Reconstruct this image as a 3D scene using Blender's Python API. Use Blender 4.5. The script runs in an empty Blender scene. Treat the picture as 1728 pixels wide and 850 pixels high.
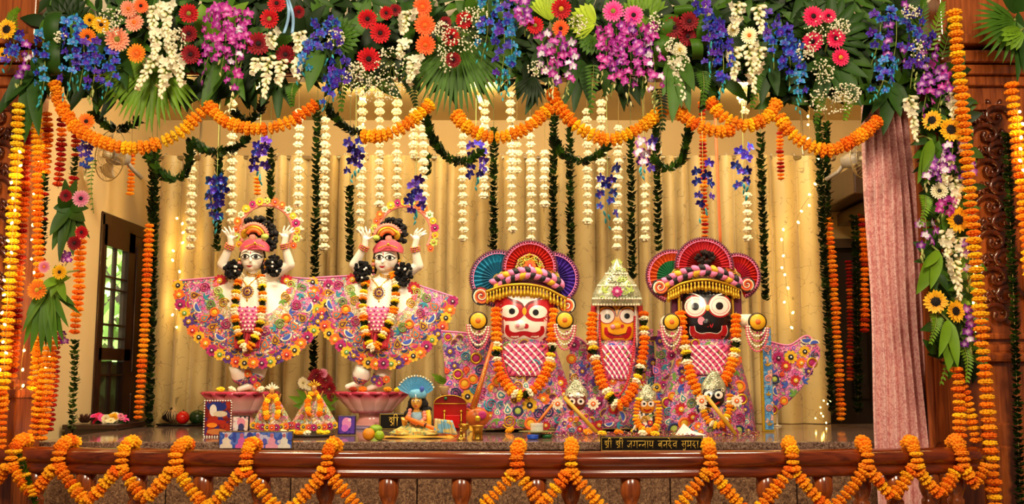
import bpy, bmesh, math, random
from mathutils import Vector as V, Matrix, Quaternion, noise as mnoise
SC = bpy.context.scene
COL = SC.collection
PI = math.pi
# ---------------------------------------------------------------- camera, world, lights, exposure
F = 1650.0                      # focal length in pixels of the 1728 x 850 frame
PITCH = math.radians(7.0)
CZ = 1.45
cam_d = bpy.data.cameras.new('camera'); cam = bpy.data.objects.new('camera', cam_d); COL.objects.link(cam)
cam.location = (0, 0, CZ); cam.rotation_euler = (PI / 2 + PITCH, 0, 0)
cam_d.sensor_width = 36; cam_d.lens = 36 * F / 1728; cam_d.clip_start = .05
SC.camera = cam
world = bpy.data.worlds.new('hall_light'); SC.world = world; world.use_nodes = True
world.node_tree.nodes['Background'].inputs[0].default_value = (1.0, .80, .58, 1)
world.node_tree.nodes['Background'].inputs[1].default_value = .13
def lamp(name, kind, loc, energy, color=(1, .83, .62), size=.5, size_y=None, aim=None, spread=None):
    d = bpy.data.lights.new(name, kind); d.energy = energy; d.color = color
    if kind == 'AREA':
        d.shape = 'RECTANGLE'; d.size = size; d.size_y = size_y or size
        if spread: d.spread = spread
    else:
        d.shadow_soft_size = size
    o = bpy.data.objects.new(name, d); COL.objects.link(o); o.location = loc
    if aim is not None:
        o.rotation_euler = (V(aim) - V(loc)).to_track_quat('-Z', 'Y').to_euler()
    o['kind'] = 'helper'
    return o
# hall ceiling lights in front of the shrine, and the ceiling lights inside the alcove behind the lintel
lamp('hall_ceiling_light', 'AREA', (-1.6, 1.1, 4.1), 142, (1, .83, .60), .9, .9, (-.6, 5.2, 1.9))
lamp('hall_ceiling_light', 'AREA', (1.6, 1.1, 4.1), 142, (1, .83, .60), .9, .9, (.6, 5.2, 1.9))
for _x in (-1.5, 0, 1.5):
    lamp('alcove_ceiling_light', 'AREA', (_x, 5.35, 3.36), 42, (1, .84, .60), .7, .3, (_x, 6.25, 1.6))
SC.view_settings.view_transform = 'Standard'
SC.view_settings.look = 'None'
SC.view_settings.gamma = 1.0
SC.view_settings.use_curve_mapping = False
SC.view_settings.exposure = 0.0

# ---------------------------------------------------------------- helpers: projection
_cp, _sp = math.cos(PITCH), math.sin(PITCH)
def P(u, v, Y):
    """the point at depth Y that stands at pixel (u, v) of the photograph"""
    cx = (u - 864) / F; cy = (425 - v) / F
    t = Y / (_cp - cy * _sp)
    return V((cx * t, Y, CZ + (_sp + cy * _cp) * t))
def K(v, Y):
    """metres per pixel at that height and depth"""
    return Y / (_cp - (425 - v) / F * _sp) / F
ZA = 1.102                      # altar top
def on(u, v, z=ZA):
    cx = (u - 864) / F; cy = (425 - v) / F
    t = (z - CZ) / (_sp + cy * _cp)
    return V((cx * t, (_cp - cy * _sp) * t, z))
RNG = random.Random(7)
def rr(a, b): return RNG.uniform(a, b)
ORD = ['first', 'second', 'third', 'fourth', 'fifth', 'sixth', 'seventh', 'eighth', 'ninth', 'tenth', 'eleventh', 'twelfth',
       'thirteenth', 'fourteenth', 'fifteenth', 'sixteenth', 'seventeenth', 'eighteenth', 'nineteenth', 'twentieth']

# ---------------------------------------------------------------- helpers: materials
def lin(h):
    h = h.lstrip('#'); o = []
    for i in (0, 2, 4):
        c = int(h[i:i + 2], 16) / 255
        o.append(c / 12.92 if c <= .04045 else ((c + .055) / 1.055) ** 2.4)
    return (*o, 1)
_MATS = {}
def _base(key):
    m = bpy.data.materials.new(key); m.use_nodes = True
    nt = m.node_tree; return m, nt, nt.nodes['Principled BSDF']
def _n(nt, t, **kw):
    n = nt.nodes.new(t)
    for k, v in kw.items(): setattr(n, k, v)
    return n
def _math(nt, op, a, b=None):
    n = _n(nt, 'ShaderNodeMath', operation=op)
    for i, x in enumerate((a, b)):
        if x is None: continue
        if isinstance(x, (int, float)): n.inputs[i].default_value = x
        else: nt.links.new(x, n.inputs[i])
    return n.outputs[0]
def mat(key, hexc=None, rough=.55, metal=0, var=.18, rnd=.16, hue=0.0, scale=40, bump=0, bscale=150, emit=0, spec=.4, sheen=0, coat=0,
        trans=0, ramp=None, radius=None, axis=None, alpha=1):
    """principled material: colour (or a ramp over the distance from the object's origin / along an axis), grain, and a small shift per object"""
    if key in _MATS: return _MATS[key]
    m, nt, b = _base(key); _MATS[key] = m
    b.inputs['Roughness'].default_value = rough; b.inputs['Metallic'].default_value = metal
    b.inputs['Specular IOR Level'].default_value = spec
    if sheen: b.inputs['Sheen Weight'].default_value = sheen
    if coat: b.inputs['Coat Weight'].default_value = coat; b.inputs['Coat Roughness'].default_value = .12
    if trans: b.inputs['Transmission Weight'].default_value = trans
    if alpha < 1: b.inputs['Alpha'].default_value = alpha
    tc = _n(nt, 'ShaderNodeTexCoord'); oi = _n(nt, 'ShaderNodeObjectInfo')
    nz = _n(nt, 'ShaderNodeTexNoise'); nz.inputs['Scale'].default_value = scale; nz.inputs['Detail'].default_value = 2
    nt.links.new(tc.outputs['Object'], nz.inputs['Vector'])
    hs = _n(nt, 'ShaderNodeHueSaturation')
    if ramp:
        cr = _n(nt, 'ShaderNodeValToRGB'); e = cr.color_ramp.elements
        for i, (p, c) in enumerate(ramp):
            el = e[i] if i < 2 else e.new(p)
            el.position = p; el.color = lin(c)
        if axis is None:
            ln = _n(nt, 'ShaderNodeVectorMath', operation='LENGTH'); nt.links.new(tc.outputs['Object'], ln.inputs[0]); src = ln.outputs['Value']
        else:
            sx = _n(nt, 'ShaderNodeSeparateXYZ'); nt.links.new(tc.outputs['Object'], sx.inputs[0]); src = sx.outputs[axis]
        src = _math(nt, 'DIVIDE', src, radius)
        nt.links.new(src, cr.inputs[0]); nt.links.new(cr.outputs[0], hs.inputs['Color'])
    else:
        hs.inputs['Color'].default_value = lin(hexc)
    v = _math(nt, 'MULTIPLY_ADD', nz.outputs['Fac'], 2 * var); v.node.inputs[2].default_value = 1 - var
    if rnd:
        r = _math(nt, 'MULTIPLY_ADD', oi.outputs['Random'], 2 * rnd); r.node.inputs[2].default_value = 1 - rnd
        v = _math(nt, 'MULTIPLY', v, r)
    nt.links.new(v, hs.inputs['Value'])
    if hue:
        h = _math(nt, 'MULTIPLY_ADD', oi.outputs['Random'], 2 * hue); h.node.inputs[2].default_value = .5 - hue
        nt.links.new(h, hs.inputs['Hue'])
    nt.links.new(hs.outputs[0], b.inputs['Base Color'])
    if emit:
        b.inputs['Emission Color'].default_value = lin(hexc); b.inputs['Emission Strength'].default_value = emit
    if bump:
        bn = _n(nt, 'ShaderNodeTexNoise'); bn.inputs['Scale'].default_value = bscale; nt.links.new(tc.outputs['Object'], bn.inputs['Vector'])
        bp = _n(nt, 'ShaderNodeBump'); bp.inputs['Strength'].default_value = bump; bp.inputs['Distance'].default_value = .01
        nt.links.new(bn.outputs['Fac'], bp.inputs['Height']); nt.links.new(bp.outputs[0], b.inputs['Normal'])
    return m
def mat_patches(key, cols, scale=60, rough=.6, line=None, lw=.06, metal=0):
    """embroidered or mottled surface: voronoi patches in a set of colours, with an optional outline thread"""
    if key in _MATS: return _MATS[key]
    m, nt, b = _base(key); _MATS[key] = m
    b.inputs['Roughness'].default_value = rough; b.inputs['Metallic'].default_value = metal
    tc = _n(nt, 'ShaderNodeTexCoord')
    nz = _n(nt, 'ShaderNodeTexNoise'); nz.inputs['Scale'].default_value = scale * .35; nt.links.new(tc.outputs['Object'], nz.inputs['Vector'])
    mx = _n(nt, 'ShaderNodeMixRGB'); mx.inputs[0].default_value = .06
    nt.links.new(tc.outputs['Object'], mx.inputs[1]); nt.links.new(nz.outputs['Color'], mx.inputs[2])
    vo = _n(nt, 'ShaderNodeTexVoronoi'); vo.inputs['Scale'].default_value = scale; nt.links.new(mx.outputs[0], vo.inputs['Vector'])
    sx = _n(nt, 'ShaderNodeSeparateColor'); nt.links.new(vo.outputs['Color'], sx.inputs[0])
    cr = _n(nt, 'ShaderNodeValToRGB'); cr.color_ramp.interpolation = 'CONSTANT'; e = cr.color_ramp.elements
    for i, c in enumerate(cols):
        el = e[i] if i < 2 else e.new(i / len(cols))
        el.position = i / len(cols); el.color = lin(c)
    nt.links.new(sx.outputs[0], cr.inputs[0]); out = cr.outputs[0]
    if line:
        ve = _n(nt, 'ShaderNodeTexVoronoi', feature='DISTANCE_TO_EDGE'); ve.inputs['Scale'].default_value = scale; nt.links.new(mx.outputs[0], ve.inputs['Vector'])
        lt = _math(nt, 'LESS_THAN', ve.outputs['Distance'], lw)
        ml = _n(nt, 'ShaderNodeMixRGB'); nt.links.new(lt, ml.inputs[0]); nt.links.new(out, ml.inputs[1]); ml.inputs[2].default_value = lin(line); out = ml.outputs[0]
    nt.links.new(out, b.inputs['Base Color'])
    return m

# ---------------------------------------------------------------- helpers: meshes
class G:
    """collects shapes; mesh() turns them into ONE mesh"""
    def __init__(s): s.v = []; s.f = []; s.m = []; s.s = []
    def add(s, vs, fs, m=0, T=None, smooth=True):
        o = len(s.v)
        s.v += [tuple(T @ V(p)) if T is not None else tuple(p) for p in vs]
        for f in fs: s.f.append(tuple(o + i for i in f)); s.m.append(m); s.s.append(smooth)
        return s
    def box(s, c, d, m=0, T=None, bev=0.0):
        x, y, z = (q / 2 for q in d); cx, cy, cz = c
        if bev <= 0:
            vs = [(cx + a * x, cy + b * y, cz + e * z) for a in (-1, 1) for b in (-1, 1) for e in (-1, 1)]
            return s.add(vs, [(0, 1, 3, 2), (4, 6, 7, 5), (0, 4, 5, 1), (2, 3, 7, 6), (0, 2, 6, 4), (1, 5, 7, 3)], m, T, False)
        bm = bmesh.new(); bmesh.ops.create_cube(bm, size=1)
        for w in bm.verts: w.co = V((w.co.x * d[0] + cx, w.co.y * d[1] + cy, w.co.z * d[2] + cz))
        bmesh.ops.bevel(bm, geom=list(bm.edges), offset=bev, segments=2, affect='EDGES', profile=.6)
        bm.verts.index_update()
        s.add([w.co.copy() for w in bm.verts], [[w.index for w in f.verts] for f in bm.faces], m, T, False); bm.free(); return s
    def tube(s, pts, r, n=8, m=0, closed=False, flat=1.0):
        pts = [V(p) for p in pts]; L = len(pts)
        rs = r if isinstance(r, (list, tuple)) else [r] * L
        vs, fs = [], []; up = None
        for i, p in enumerate(pts):
            a = pts[i - 1] if (i or closed) else p; b = pts[(i + 1) % L] if (i < L - 1 or closed) else p
            t = (b - a); t = t.normalized() if t.length > 1e-9 else V((0, 0, 1))
            if up is None: up = V((0, 1, 0)) if abs(t.y) < .9 else V((1, 0, 0))
            x = t.cross(up).normalized(); up = x.cross(t).normalized(); 
            for k in range(n):
                a = 2 * PI * k / n
                vs.append(p + (x * math.cos(a) + up * math.sin(a) * flat) * rs[i])
        R = L if closed else L - 1
        for i in range(R):
            for k in range(n):
                a, b = i * n + k, i * n + (k + 1) % n; c, d = ((i + 1) % L) * n + (k + 1) % n, ((i + 1) % L) * n + k
                fs.append((a, d, c, b))
        if not closed: fs += [tuple(range(n)), tuple(range((L - 1) * n + n - 1, (L - 1) * n - 1, -1))]
        return s.add(vs, fs, m)
    def lathe(s, prof, n=20, m=0, c=(0, 0, 0), sx=1, sy=1, T=None, cap=True, mf=None):
        vs, fs, ms = [], [], []
        for r, z in prof:
            for k in range(n):
                a = 2 * PI * k / n; vs.append((c[0] + r * sx * math.cos(a), c[1] + r * sy * math.sin(a), c[2] + z))
        o = len(s.v); s.v += [tuple(T @ V(p)) if T is not None else p for p in vs]
        for i in range(len(prof) - 1):
            for k in range(n):
                s.f.append((o + i * n + k, o + i * n + (k + 1) % n, o + (i + 1) * n + (k + 1) % n, o + (i + 1) * n + k)); s.m.append(mf(i) if mf else m); s.s.append(True)
        if cap:
            s.f.append(tuple(o + k for k in reversed(range(n)))); s.m.append(mf(0) if mf else m); s.s.append(False)
            s.f.append(tuple(o + (len(prof) - 1) * n + k for k in range(n))); s.m.append(mf(len(prof) - 2) if mf else m); s.s.append(False)
        return s
    def ell(s, c, r, n=12, k=8, m=0, T=None):
        if isinstance(r, (int, float)): r = (r, r, r)
        vs = [V((0, 0, r[2]))]; fs = []
        for i in range(1, k):
            th = PI * i / k
            for j in range(n): a = 2 * PI * j / n; vs.append(V((r[0] * math.sin(th) * math.cos(a), r[1] * math.sin(th) * math.sin(a), r[2] * math.cos(th))))
        vs.append(V((0, 0, -r[2]))); e = len(vs) - 1
        for j in range(n):
            fs.append((0, 1 + j, 1 + (j + 1) % n)); fs.append((e, 1 + (k - 2) * n + (j + 1) % n, 1 + (k - 2) * n + j))
        for i in range(k - 2):
            for j in range(n): fs.append((1 + i * n + j, 1 + (i + 1) * n + j, 1 + (i + 1) * n + (j + 1) % n, 1 + i * n + (j + 1) % n))
        TT = Matrix.Translation(V(c)) @ (T.to_4x4() if T is not None else Matrix.Identity(4))
        return s.add(vs, fs, m, TT)
    def sheet(s, fn, nu, nv, m=0, t=0.0, back=V((0, 1, 0)), mf=None):
        """grid fn(a, b) -> point, a and b in 0..1; t > 0 gives it thickness along back"""
        pts = [V(fn(i / nu, j / nv)) for j in range(nv + 1) for i in range(nu + 1)]
        o = len(s.v); s.v += [tuple(p) for p in pts]; W = nu + 1
        for j in range(nv):
            for i in range(nu):
                s.f.append((o + j * W + i, o + j * W + i + 1, o + (j + 1) * W + i + 1, o + (j + 1) * W + i)); s.m.append(mf((i + .5) / nu, (j + .5) / nv) if mf else m); s.s.append(True)
        if t:
            o2 = len(s.v); s.v += [tuple(p + back * t) for p in pts]
            for j in range(nv):
                for i in range(nu):
                    s.f.append((o2 + (j + 1) * W + i, o2 + (j + 1) * W + i + 1, o2 + j * W + i + 1, o2 + j * W + i)); s.m.append(mf((i + .5) / nu, (j + .5) / nv) if mf else m); s.s.append(True)
            rim = [(i, 0) for i in range(nu)] + [(nu, j) for j in range(nv)] + [(i, nv) for i in range(nu, 0, -1)] + [(0, j) for j in range(nv, 0, -1)]
            for q in range(len(rim)):
                (a, b), (c, d) = rim[q], rim[(q + 1) % len(rim)]
                i0, i1 = b * W + a, d * W + c
                s.f.append((o + i1, o + i0, o2 + i0, o2 + i1)); s.m.append(mf(min(a, nu - 1) / nu, min(b, nv - 1) / nv) if mf else m); s.s.append(False)
        return s
    def prism(s, poly, t, m=0, T=None):
        """flat outline in x, z at y = 0 (facing -y), thickness t towards +y"""
        n = len(poly); vs = [(x, 0, z) for x, z in poly] + [(x, t, z) for x, z in poly]
        fs = [tuple(range(n)), tuple(reversed(range(n, 2 * n)))] + [(i, n + i, n + (i + 1) % n, (i + 1) % n) for i in range(n)]
        return s.add(vs, fs, m, T, False)
    def join(s, g, T=None, m=None):
        o = len(s.v); s.v += [tuple(T @ V(p)) if T is not None else p for p in g.v]
        for f, mm, sm in zip(g.f, g.m, g.s): s.f.append(tuple(o + i for i in f)); s.m.append(mm if m is None else m); s.s.append(sm)
        return s
    def mesh(s, name, mats, off=None):
        me = bpy.data.meshes.new(name)
        vs = s.v if off is None else [(x - off[0], y - off[1], z - off[2]) for x, y, z in s.v]
        me.from_pydata(vs, [], s.f)
        for mt in (mats if isinstance(mats, (list, tuple)) else [mats]): me.materials.append(mt)
        me.polygons.foreach_set('material_index', s.m); me.polygons.foreach_set('use_smooth', s.s)
        me.update(); return me

def thing(name, label, cat, loc=(0, 0, 0), group=None, kind=None):
    o = bpy.data.objects.new(name, None); COL.objects.link(o); o.location = loc; o.empty_display_size = .05
    o['label'] = label; o['category'] = cat
    if group: o['group'] = group
    if kind: o['kind'] = kind
    return o
def put(name, me, parent=None, loc=None, rot=None, scale=None, label=None):
    """link a mesh as an object; loc / rot are in the parent's frame"""
    o = bpy.data.objects.new(name, me); COL.objects.link(o)
    if parent is not None: o.parent = parent
    if loc is not None: o.location = loc
    if rot is not None:
        if isinstance(rot, Quaternion): o.rotation_mode = 'QUATERNION'; o.rotation_quaternion = rot
        else: o.rotation_euler = rot
    if scale is not None: o.scale = (scale,) * 3 if isinstance(scale, (int, float)) else scale
    if label: o['label'] = label
    return o
def root_loc(o):
    l = V(o.location)
    while o.parent is not None: o = o.parent; l += V(o.location)
    return l
def wput(name, g, mats, parent=None, label=None, stuff=False):
    """a part modelled in world coordinates (its ancestors are only translated)"""
    off = root_loc(parent) if parent is not None else V((0, 0, 0))
    o = put(name, g.mesh(name, mats, off), parent, label=label)
    if stuff: o['kind'] = 'stuff'
    return o
def solo(name, g, mats, label, cat, base, group=None, kind=None):
    """a thing that is a single mesh; geometry in world coordinates, origin at base"""
    o = put(name, g.mesh(name, mats, V(base)), None, loc=base)
    o['label'] = label; o['category'] = cat
    if group: o['group'] = group
    if kind: o['kind'] = kind
    return o
def struct(name, g, mats, parent=None, label=None):
    o = wput(name, g, mats, parent)
    if parent is None: o['kind'] = 'structure'
    if label: o['label'] = label
    return o
def bez(pts, n=16):
    """smooth (Catmull-Rom) curve through the points"""
    pts = [V(p) for p in pts]; q = [pts[0] * 2 - pts[1]] + pts + [pts[-1] * 2 - pts[-2]]; out = []
    seg = len(pts) - 1
    for i in range(seg):
        p0, p1, p2, p3 = q[i:i + 4]; k = max(2, n // seg)
        for j in range(k):
            t = j / k
            out.append(.5 * ((2 * p1) + (p2 - p0) * t + (2 * p0 - 5 * p1 + 4 * p2 - p3) * t * t + (3 * p1 - p0 - 3 * p2 + p3) * t ** 3))
    out.append(pts[-1]); return out
def along(pts, step, start=0.0):
    """(point, tangent) every step metres along a polyline"""
    out = []; want = start; run = 0
    for a, b in zip(pts, pts[1:]):
        d = (b - a).length
        if d < 1e-9: continue
        while want <= run + d + 1e-9:
            t = (want - run) / d; out.append((a.lerp(b, t), (b - a).normalized())); want += step
        run += d
    return out
def face_rot(yaw=0, tilt=0, roll=0):
    """rotation for a flower modelled facing -y: yaw to the side, tilt down, roll about its own axis"""
    return (Matrix.Rotation(yaw, 3, 'Z') @ Matrix.Rotation(tilt, 3, 'X') @ Matrix.Rotation(roll, 3, 'Y')).to_quaternion()
# ================================================================ materials of the place
def m_curtain():
    if 'curtain_cloth' in _MATS: return _MATS['curtain_cloth']
    m, nt, b = _base('curtain_cloth'); _MATS['curtain_cloth'] = m
    tc = _n(nt, 'ShaderNodeTexCoord')
    mp = _n(nt, 'ShaderNodeMapping'); mp.inputs['Scale'].default_value = (1, .25, .8); nt.links.new(tc.outputs['Object'], mp.inputs[0])
    nz = _n(nt, 'ShaderNodeTexNoise'); nz.inputs['Scale'].default_value = 9; nt.links.new(mp.outputs[0], nz.inputs['Vector'])
    mx = _n(nt, 'ShaderNodeMixRGB'); mx.inputs[0].default_value = .09; nt.links.new(mp.outputs[0], mx.inputs[1]); nt.links.new(nz.outputs['Color'], mx.inputs[2])
    vo = _n(nt, 'ShaderNodeTexVoronoi', feature='DISTANCE_TO_EDGE'); vo.inputs['Scale'].default_value = 17; nt.links.new(mx.outputs[0], vo.inputs['Vector'])
    n2 = _n(nt, 'ShaderNodeTexNoise'); n2.inputs['Scale'].default_value = 17; nt.links.new(mp.outputs[0], n2.inputs['Vector'])
    a = _math(nt, 'LESS_THAN', vo.outputs['Distance'], .014); g = _math(nt, 'GREATER_THAN', n2.outputs['Fac'], .50)
    fac = _math(nt, 'MULTIPLY', a, g); fac = _math(nt, 'MULTIPLY', fac, .6)
    n3 = _n(nt, 'ShaderNodeTexNoise'); n3.inputs['Scale'].default_value = 3; nt.links.new(tc.outputs['Object'], n3.inputs['Vector'])
    c0 = _n(nt, 'ShaderNodeMixRGB'); c0.inputs[1].default_value = lin('#cdb679'); c0.inputs[2].default_value = lin('#b59a5c'); nt.links.new(n3.outputs['Fac'], c0.inputs[0])
    c1 = _n(nt, 'ShaderNodeMixRGB'); nt.links.new(fac, c1.inputs[0]); nt.links.new(c0.outputs[0], c1.inputs[1]); c1.inputs[2].default_value = lin('#5d4a22')
    nt.links.new(c1.outputs[0], b.inputs['Base Color']); b.inputs['Roughness'].default_value = .48; b.inputs['Sheen Weight'].default_value = .3
    return m
def m_granite(key, c1, c2, c3, rough, scale=120):
    if key in _MATS: return _MATS[key]
    m, nt, b = _base(key); _MATS[key] = m
    tc = _n(nt, 'ShaderNodeTexCoord')
    nz = _n(nt, 'ShaderNodeTexNoise'); nz.inputs['Scale'].default_value = scale; nz.inputs['Detail'].default_value = 6; nz.inputs['Roughness'].default_value = .7; nz.inputs['Distortion'].default_value = 1.2
    nt.links.new(tc.outputs['Object'], nz.inputs['Vector'])
    cr = _n(nt, 'ShaderNodeValToRGB'); e = cr.color_ramp.elements
    e[0].position = .38; e[0].color = lin(c1); e[1].position = .62; e[1].color = lin(c3); q = e.new(.5); q.color = lin(c2)
    nt.links.new(nz.outputs['Fac'], cr.inputs[0]); nt.links.new(cr.outputs[0], b.inputs['Base Color']); b.inputs['Roughness'].default_value = rough
    return m
def m_wood(key, c1, c2, rough=.22, scale=3, axis='Z'):
    if key in _MATS: return _MATS[key]
    m, nt, b = _base(key); _MATS[key] = m
    tc = _n(nt, 'ShaderNodeTexCoord'); mp = _n(nt, 'ShaderNodeMapping')
    mp.inputs['Scale'].default_value = {'Z': (14, 14, 1), 'X': (1, 14, 14)}[axis]; nt.links.new(tc.outputs['Object'], mp.inputs[0])
    nz = _n(nt, 'ShaderNodeTexNoise'); nz.inputs['Scale'].default_value = scale; nz.inputs['Detail'].default_value = 5; nz.inputs['Distortion'].default_value = .8; nt.links.new(mp.outputs[0], nz.inputs['Vector'])
    cr = _n(nt, 'ShaderNodeValToRGB'); e = cr.color_ramp.elements
    e[0].position = .3; e[0].color = lin(c1); e[1].position = .72; e[1].color = lin(c2)
    nt.links.new(nz.outputs['Fac'], cr.inputs[0]); nt.links.new(cr.outputs[0], b.inputs['Base Color']); b.inputs['Roughness'].default_value = rough
    b.inputs['Coat Weight'].default_value = .5; b.inputs['Coat Roughness'].default_value = .12
    return m
def m_brocade(key, c1, c2, scale=34):
    if key in _MATS: return _MATS[key]
    m, nt, b = _base(key); _MATS[key] = m
    tc = _n(nt, 'ShaderNodeTexCoord')
    nz = _n(nt, 'ShaderNodeTexNoise'); nz.inputs['Scale'].default_value = scale; nz.inputs['Distortion'].default_value = 2.5; nz.inputs['Detail'].default_value = 1; nt.links.new(tc.outputs['Object'], nz.inputs['Vector'])
    cr = _n(nt, 'ShaderNodeValToRGB'); e = cr.color_ramp.elements
    e[0].position = .44; e[0].color = lin(c1); e[1].position = .52; e[1].color = lin(c2)
    nt.links.new(nz.outputs['Fac'], cr.inputs[0]); nt.links.new(cr.outputs[0], b.inputs['Base Color'])
    r = _math(nt, 'MULTIPLY_ADD', cr.outputs[0], -.25); r.node.inputs[2].default_value = .6; nt.links.new(r, b.inputs['Roughness']); b.inputs['Sheen Weight'].default_value = .25
    return m
WOOD = m_wood('teak_wood', '#642a10', '#b05a26'); WOODX = m_wood('teak_rail_wood', '#481507', '#843412', .16, 3, 'X')
WOOD_D = m_wood('dark_door_wood', '#1f0d07', '#3a1a0e', .35)
PLASTER = mat('warm_plaster', '#d9bd86', .85, var=.05, rnd=0, scale=4, bump=.05)
PLASTER_F = mat('hall_plaster', '#cdbb9a', .85, var=.05, rnd=0, scale=4)
CEIL = mat('alcove_ceiling_paint', '#dcc793', .85, var=.04, rnd=0, scale=3)
GRAN_T = m_granite('polished_granite', '#3a2a22', '#75594a', '#a58c78', .07, 90)
GRAN_F = m_granite('brown_granite', '#3e281a', '#74523a', '#a8845e', .38, 70)
BRASS = mat('brass', '#c99a3a', .25, 1, rnd=0); GOLD = mat('gold_thread', '#d8a92c', .35, .7, rnd=.1); CHROME = mat('dull_steel', '#b8ae98', .35, .9, rnd=0)
BLACKM = mat('black_paint', '#0d0b0b', .4, var=.1, rnd=0)
THREAD = mat('cotton_thread', '#8f7a45', .8, rnd=0); THREAD_G = mat('green_thread', '#4a5a2a', .8, rnd=0)

# ================================================================ room shell
XL, XR, YB, ZC = -2.72, 2.78, 7.45, 3.40
struct('floor', G().box((0, 4, -.05), (9, 9, .1)), m_granite('floor_stone', '#6b4a36', '#8d6a4e', '#a78864', .25, 30))
struct('ceiling', G().box((0, 6.2, ZC + .05), (5.9, 2.7, .1)), CEIL)
struct('wall_back', G().box((0, YB + .05, 1.7), (5.9, .1, 3.5)), PLASTER)
struct('wall_right', G().box((XR + .05, 6.15, 1.7), (.1, 2.6, 3.5)), PLASTER)
DY0, DY1, DZ1 = 6.40, 7.22, 2.50                                  # doorway in the side wall
struct('wall_left', G().box((XL - .06, (4.85 + DY0) / 2, 1.7), (.12, DY0 - 4.85, 3.4)).box((XL - .06, (DY1 + YB) / 2, 1.7), (.12, YB - DY1, 3.4))
       .box((XL - .06, (DY0 + DY1) / 2, (DZ1 + 3.4) / 2), (.12, DY1 - DY0, 3.4 - DZ1)), PLASTER)
struct('wall_front', G().box((0, 4.99, 3.62), (7.4, .16, .92)).box((-3.35, 4.99, 1.6), (.98, .16, 3.2)).box((3.35, 4.99, 1.6), (1.2, .16, 3.2)), PLASTER_F)
# lintel over the opening (flowers are tied to it)
lt = thing('trim_1', 'brown moulded wooden lintel behind the flower valance', 'lintel', (0, 4.86, 2.95), kind='structure')
wput('beam', G().box((-.1, 4.90, 3.06), (5.4, .13, .22), bev=.01), WOODX, lt)
wput('moulding', G().box((-.1, 4.845, 2.975), (5.4, .06, .05), bev=.012).box((-.1, 4.84, 3.14), (5.4, .07, .04), bev=.012), WOODX, lt)
# glazed door in the left wall
d1 = thing('door_1', 'dark wooden glazed door with small panes in the side wall', 'door', (XL, 6.8, 0), kind='structure')
fr = G()
for y in (DY0 + .02, DY1 - .05): fr.box((XL - .03, y, DZ1 / 2), (.08, .05, DZ1), bev=.006)
fr.box((XL - .03, (DY0 + DY1) / 2, DZ1 - .035), (.08, DY1 - DY0, .09), bev=.006)
wput('door_frame', fr, WOOD_D, d1)
ly0, ly1 = 6.44, 6.97
lf = G()
zr = [.15, 1.10, 1.15, 1.52, 1.60, 2.30, 2.45]
lf.box((XL - .012, ly0 + .02, 1.28), (.05, .05, 2.3)).box((XL - .012, ly1 - .05, 1.28), (.05, .11, 2.3))
for a, b in ((.13, 1.15), (1.53, 1.61), (2.29, 2.43)): lf.box((XL - .012, (ly0 + ly1) / 2, (a + b) / 2), (.05, ly1 - ly0, b - a))
wput('door_leaf', lf, WOOD_D, d1)
wput('door_panel', G().box((XL - .02, (ly1 + DY1) / 2, 1.25), (.045, DY1 - ly1, 2.36)).box((XL + .006, (ly1 + DY1) / 2, 1.9), (.02, .16, .9), bev=.008).box((XL + .006, (ly1 + DY1) / 2, .9), (.02, .16, .8), bev=.008), WOOD_D, d1)
GLASS = mat('window_glass', '#dfe8df', .03, var=0, rnd=0, alpha=.10, spec=.5)
DGLASS = mat('frosted_dark_glass', '#3a3326', .12, var=.2, rnd=0, alpha=.9, scale=6)
rows = [(1.615, 1.67), (1.685, 1.76), (1.775, 2.00), (2.015, 2.08), (2.095, 2.28)]
yc = (ly0 + .045, (ly0 + ly1 - .11 + .05) / 2, ly1 - .105)
bars = G()
for z in (1.677, 1.767, 2.007, 2.087): bars.box((XL - .012, (yc[0] + yc[2]) / 2, z), (.03, yc[2] - yc[0], .014))
bars.box((XL - .012, yc[1], 1.95), (.03, .016, .7)).box((XL - .012, yc[1], 1.34), (.03, .016, .37)).box((XL - .012, (yc[0] + yc[2]) / 2, 1.43), (.03, yc[2] - yc[0], .014))
wput('glazing_bar', bars, WOOD_D, d1)
for a, b in rows:
    for y0, y1 in ((yc[0], yc[1]), (yc[1], yc[2])): wput('pane', G().box((XL - .014, (y0 + y1) / 2, (a + b) / 2), (.006, y1 - y0 - .01, b - a)), GLASS, d1)
for a, b in ((1.16, 1.425), (1.435, 1.52)):
    for y0, y1 in ((yc[0], yc[1]), (yc[1], yc[2])): wput('pane', G().box((XL - .014, (y0 + y1) / 2, (a + b) / 2), (.006, y1 - y0 - .01, b - a)), DGLASS, d1, 'dark frosted pane')
# doorway and hanging loft at the far right
d2 = thing('door_2', 'dark open doorway in the far wall beside the backdrop', 'doorway', (2.55, YB, 0), kind='structure')
wput('door_frame', G().box((2.30, YB - .05, 1.2), (.07, .1, 2.4)).box((2.52, YB - .05, 2.42), (.5, .1, .07)), WOOD_D, d2)
wput('door_panel', G().box((2.53, YB - .02, 1.2), (.42, .03, 2.36)).box((2.62, YB - .05, 1.75), (.12, .03, 1.0), bev=.01), mat('painted_room_shade', '#24130b', .6, rnd=0), d2)  # dark brown sheet paints the shade of the unlit room behind the doorway
lof = thing('storage_loft', 'dark brown wooden box mounted high behind the pink curtain', 'loft', (2.55, 6.9, 2.62))
wput('body', G().box((2.55, 6.98, 2.76), (.42, .8, .20), bev=.01), WOOD_D, lof); wput('lower_shelf', G().box((2.62, 6.98, 2.60), (.28, .8, .1), bev=.01), WOOD_D, lof)
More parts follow.
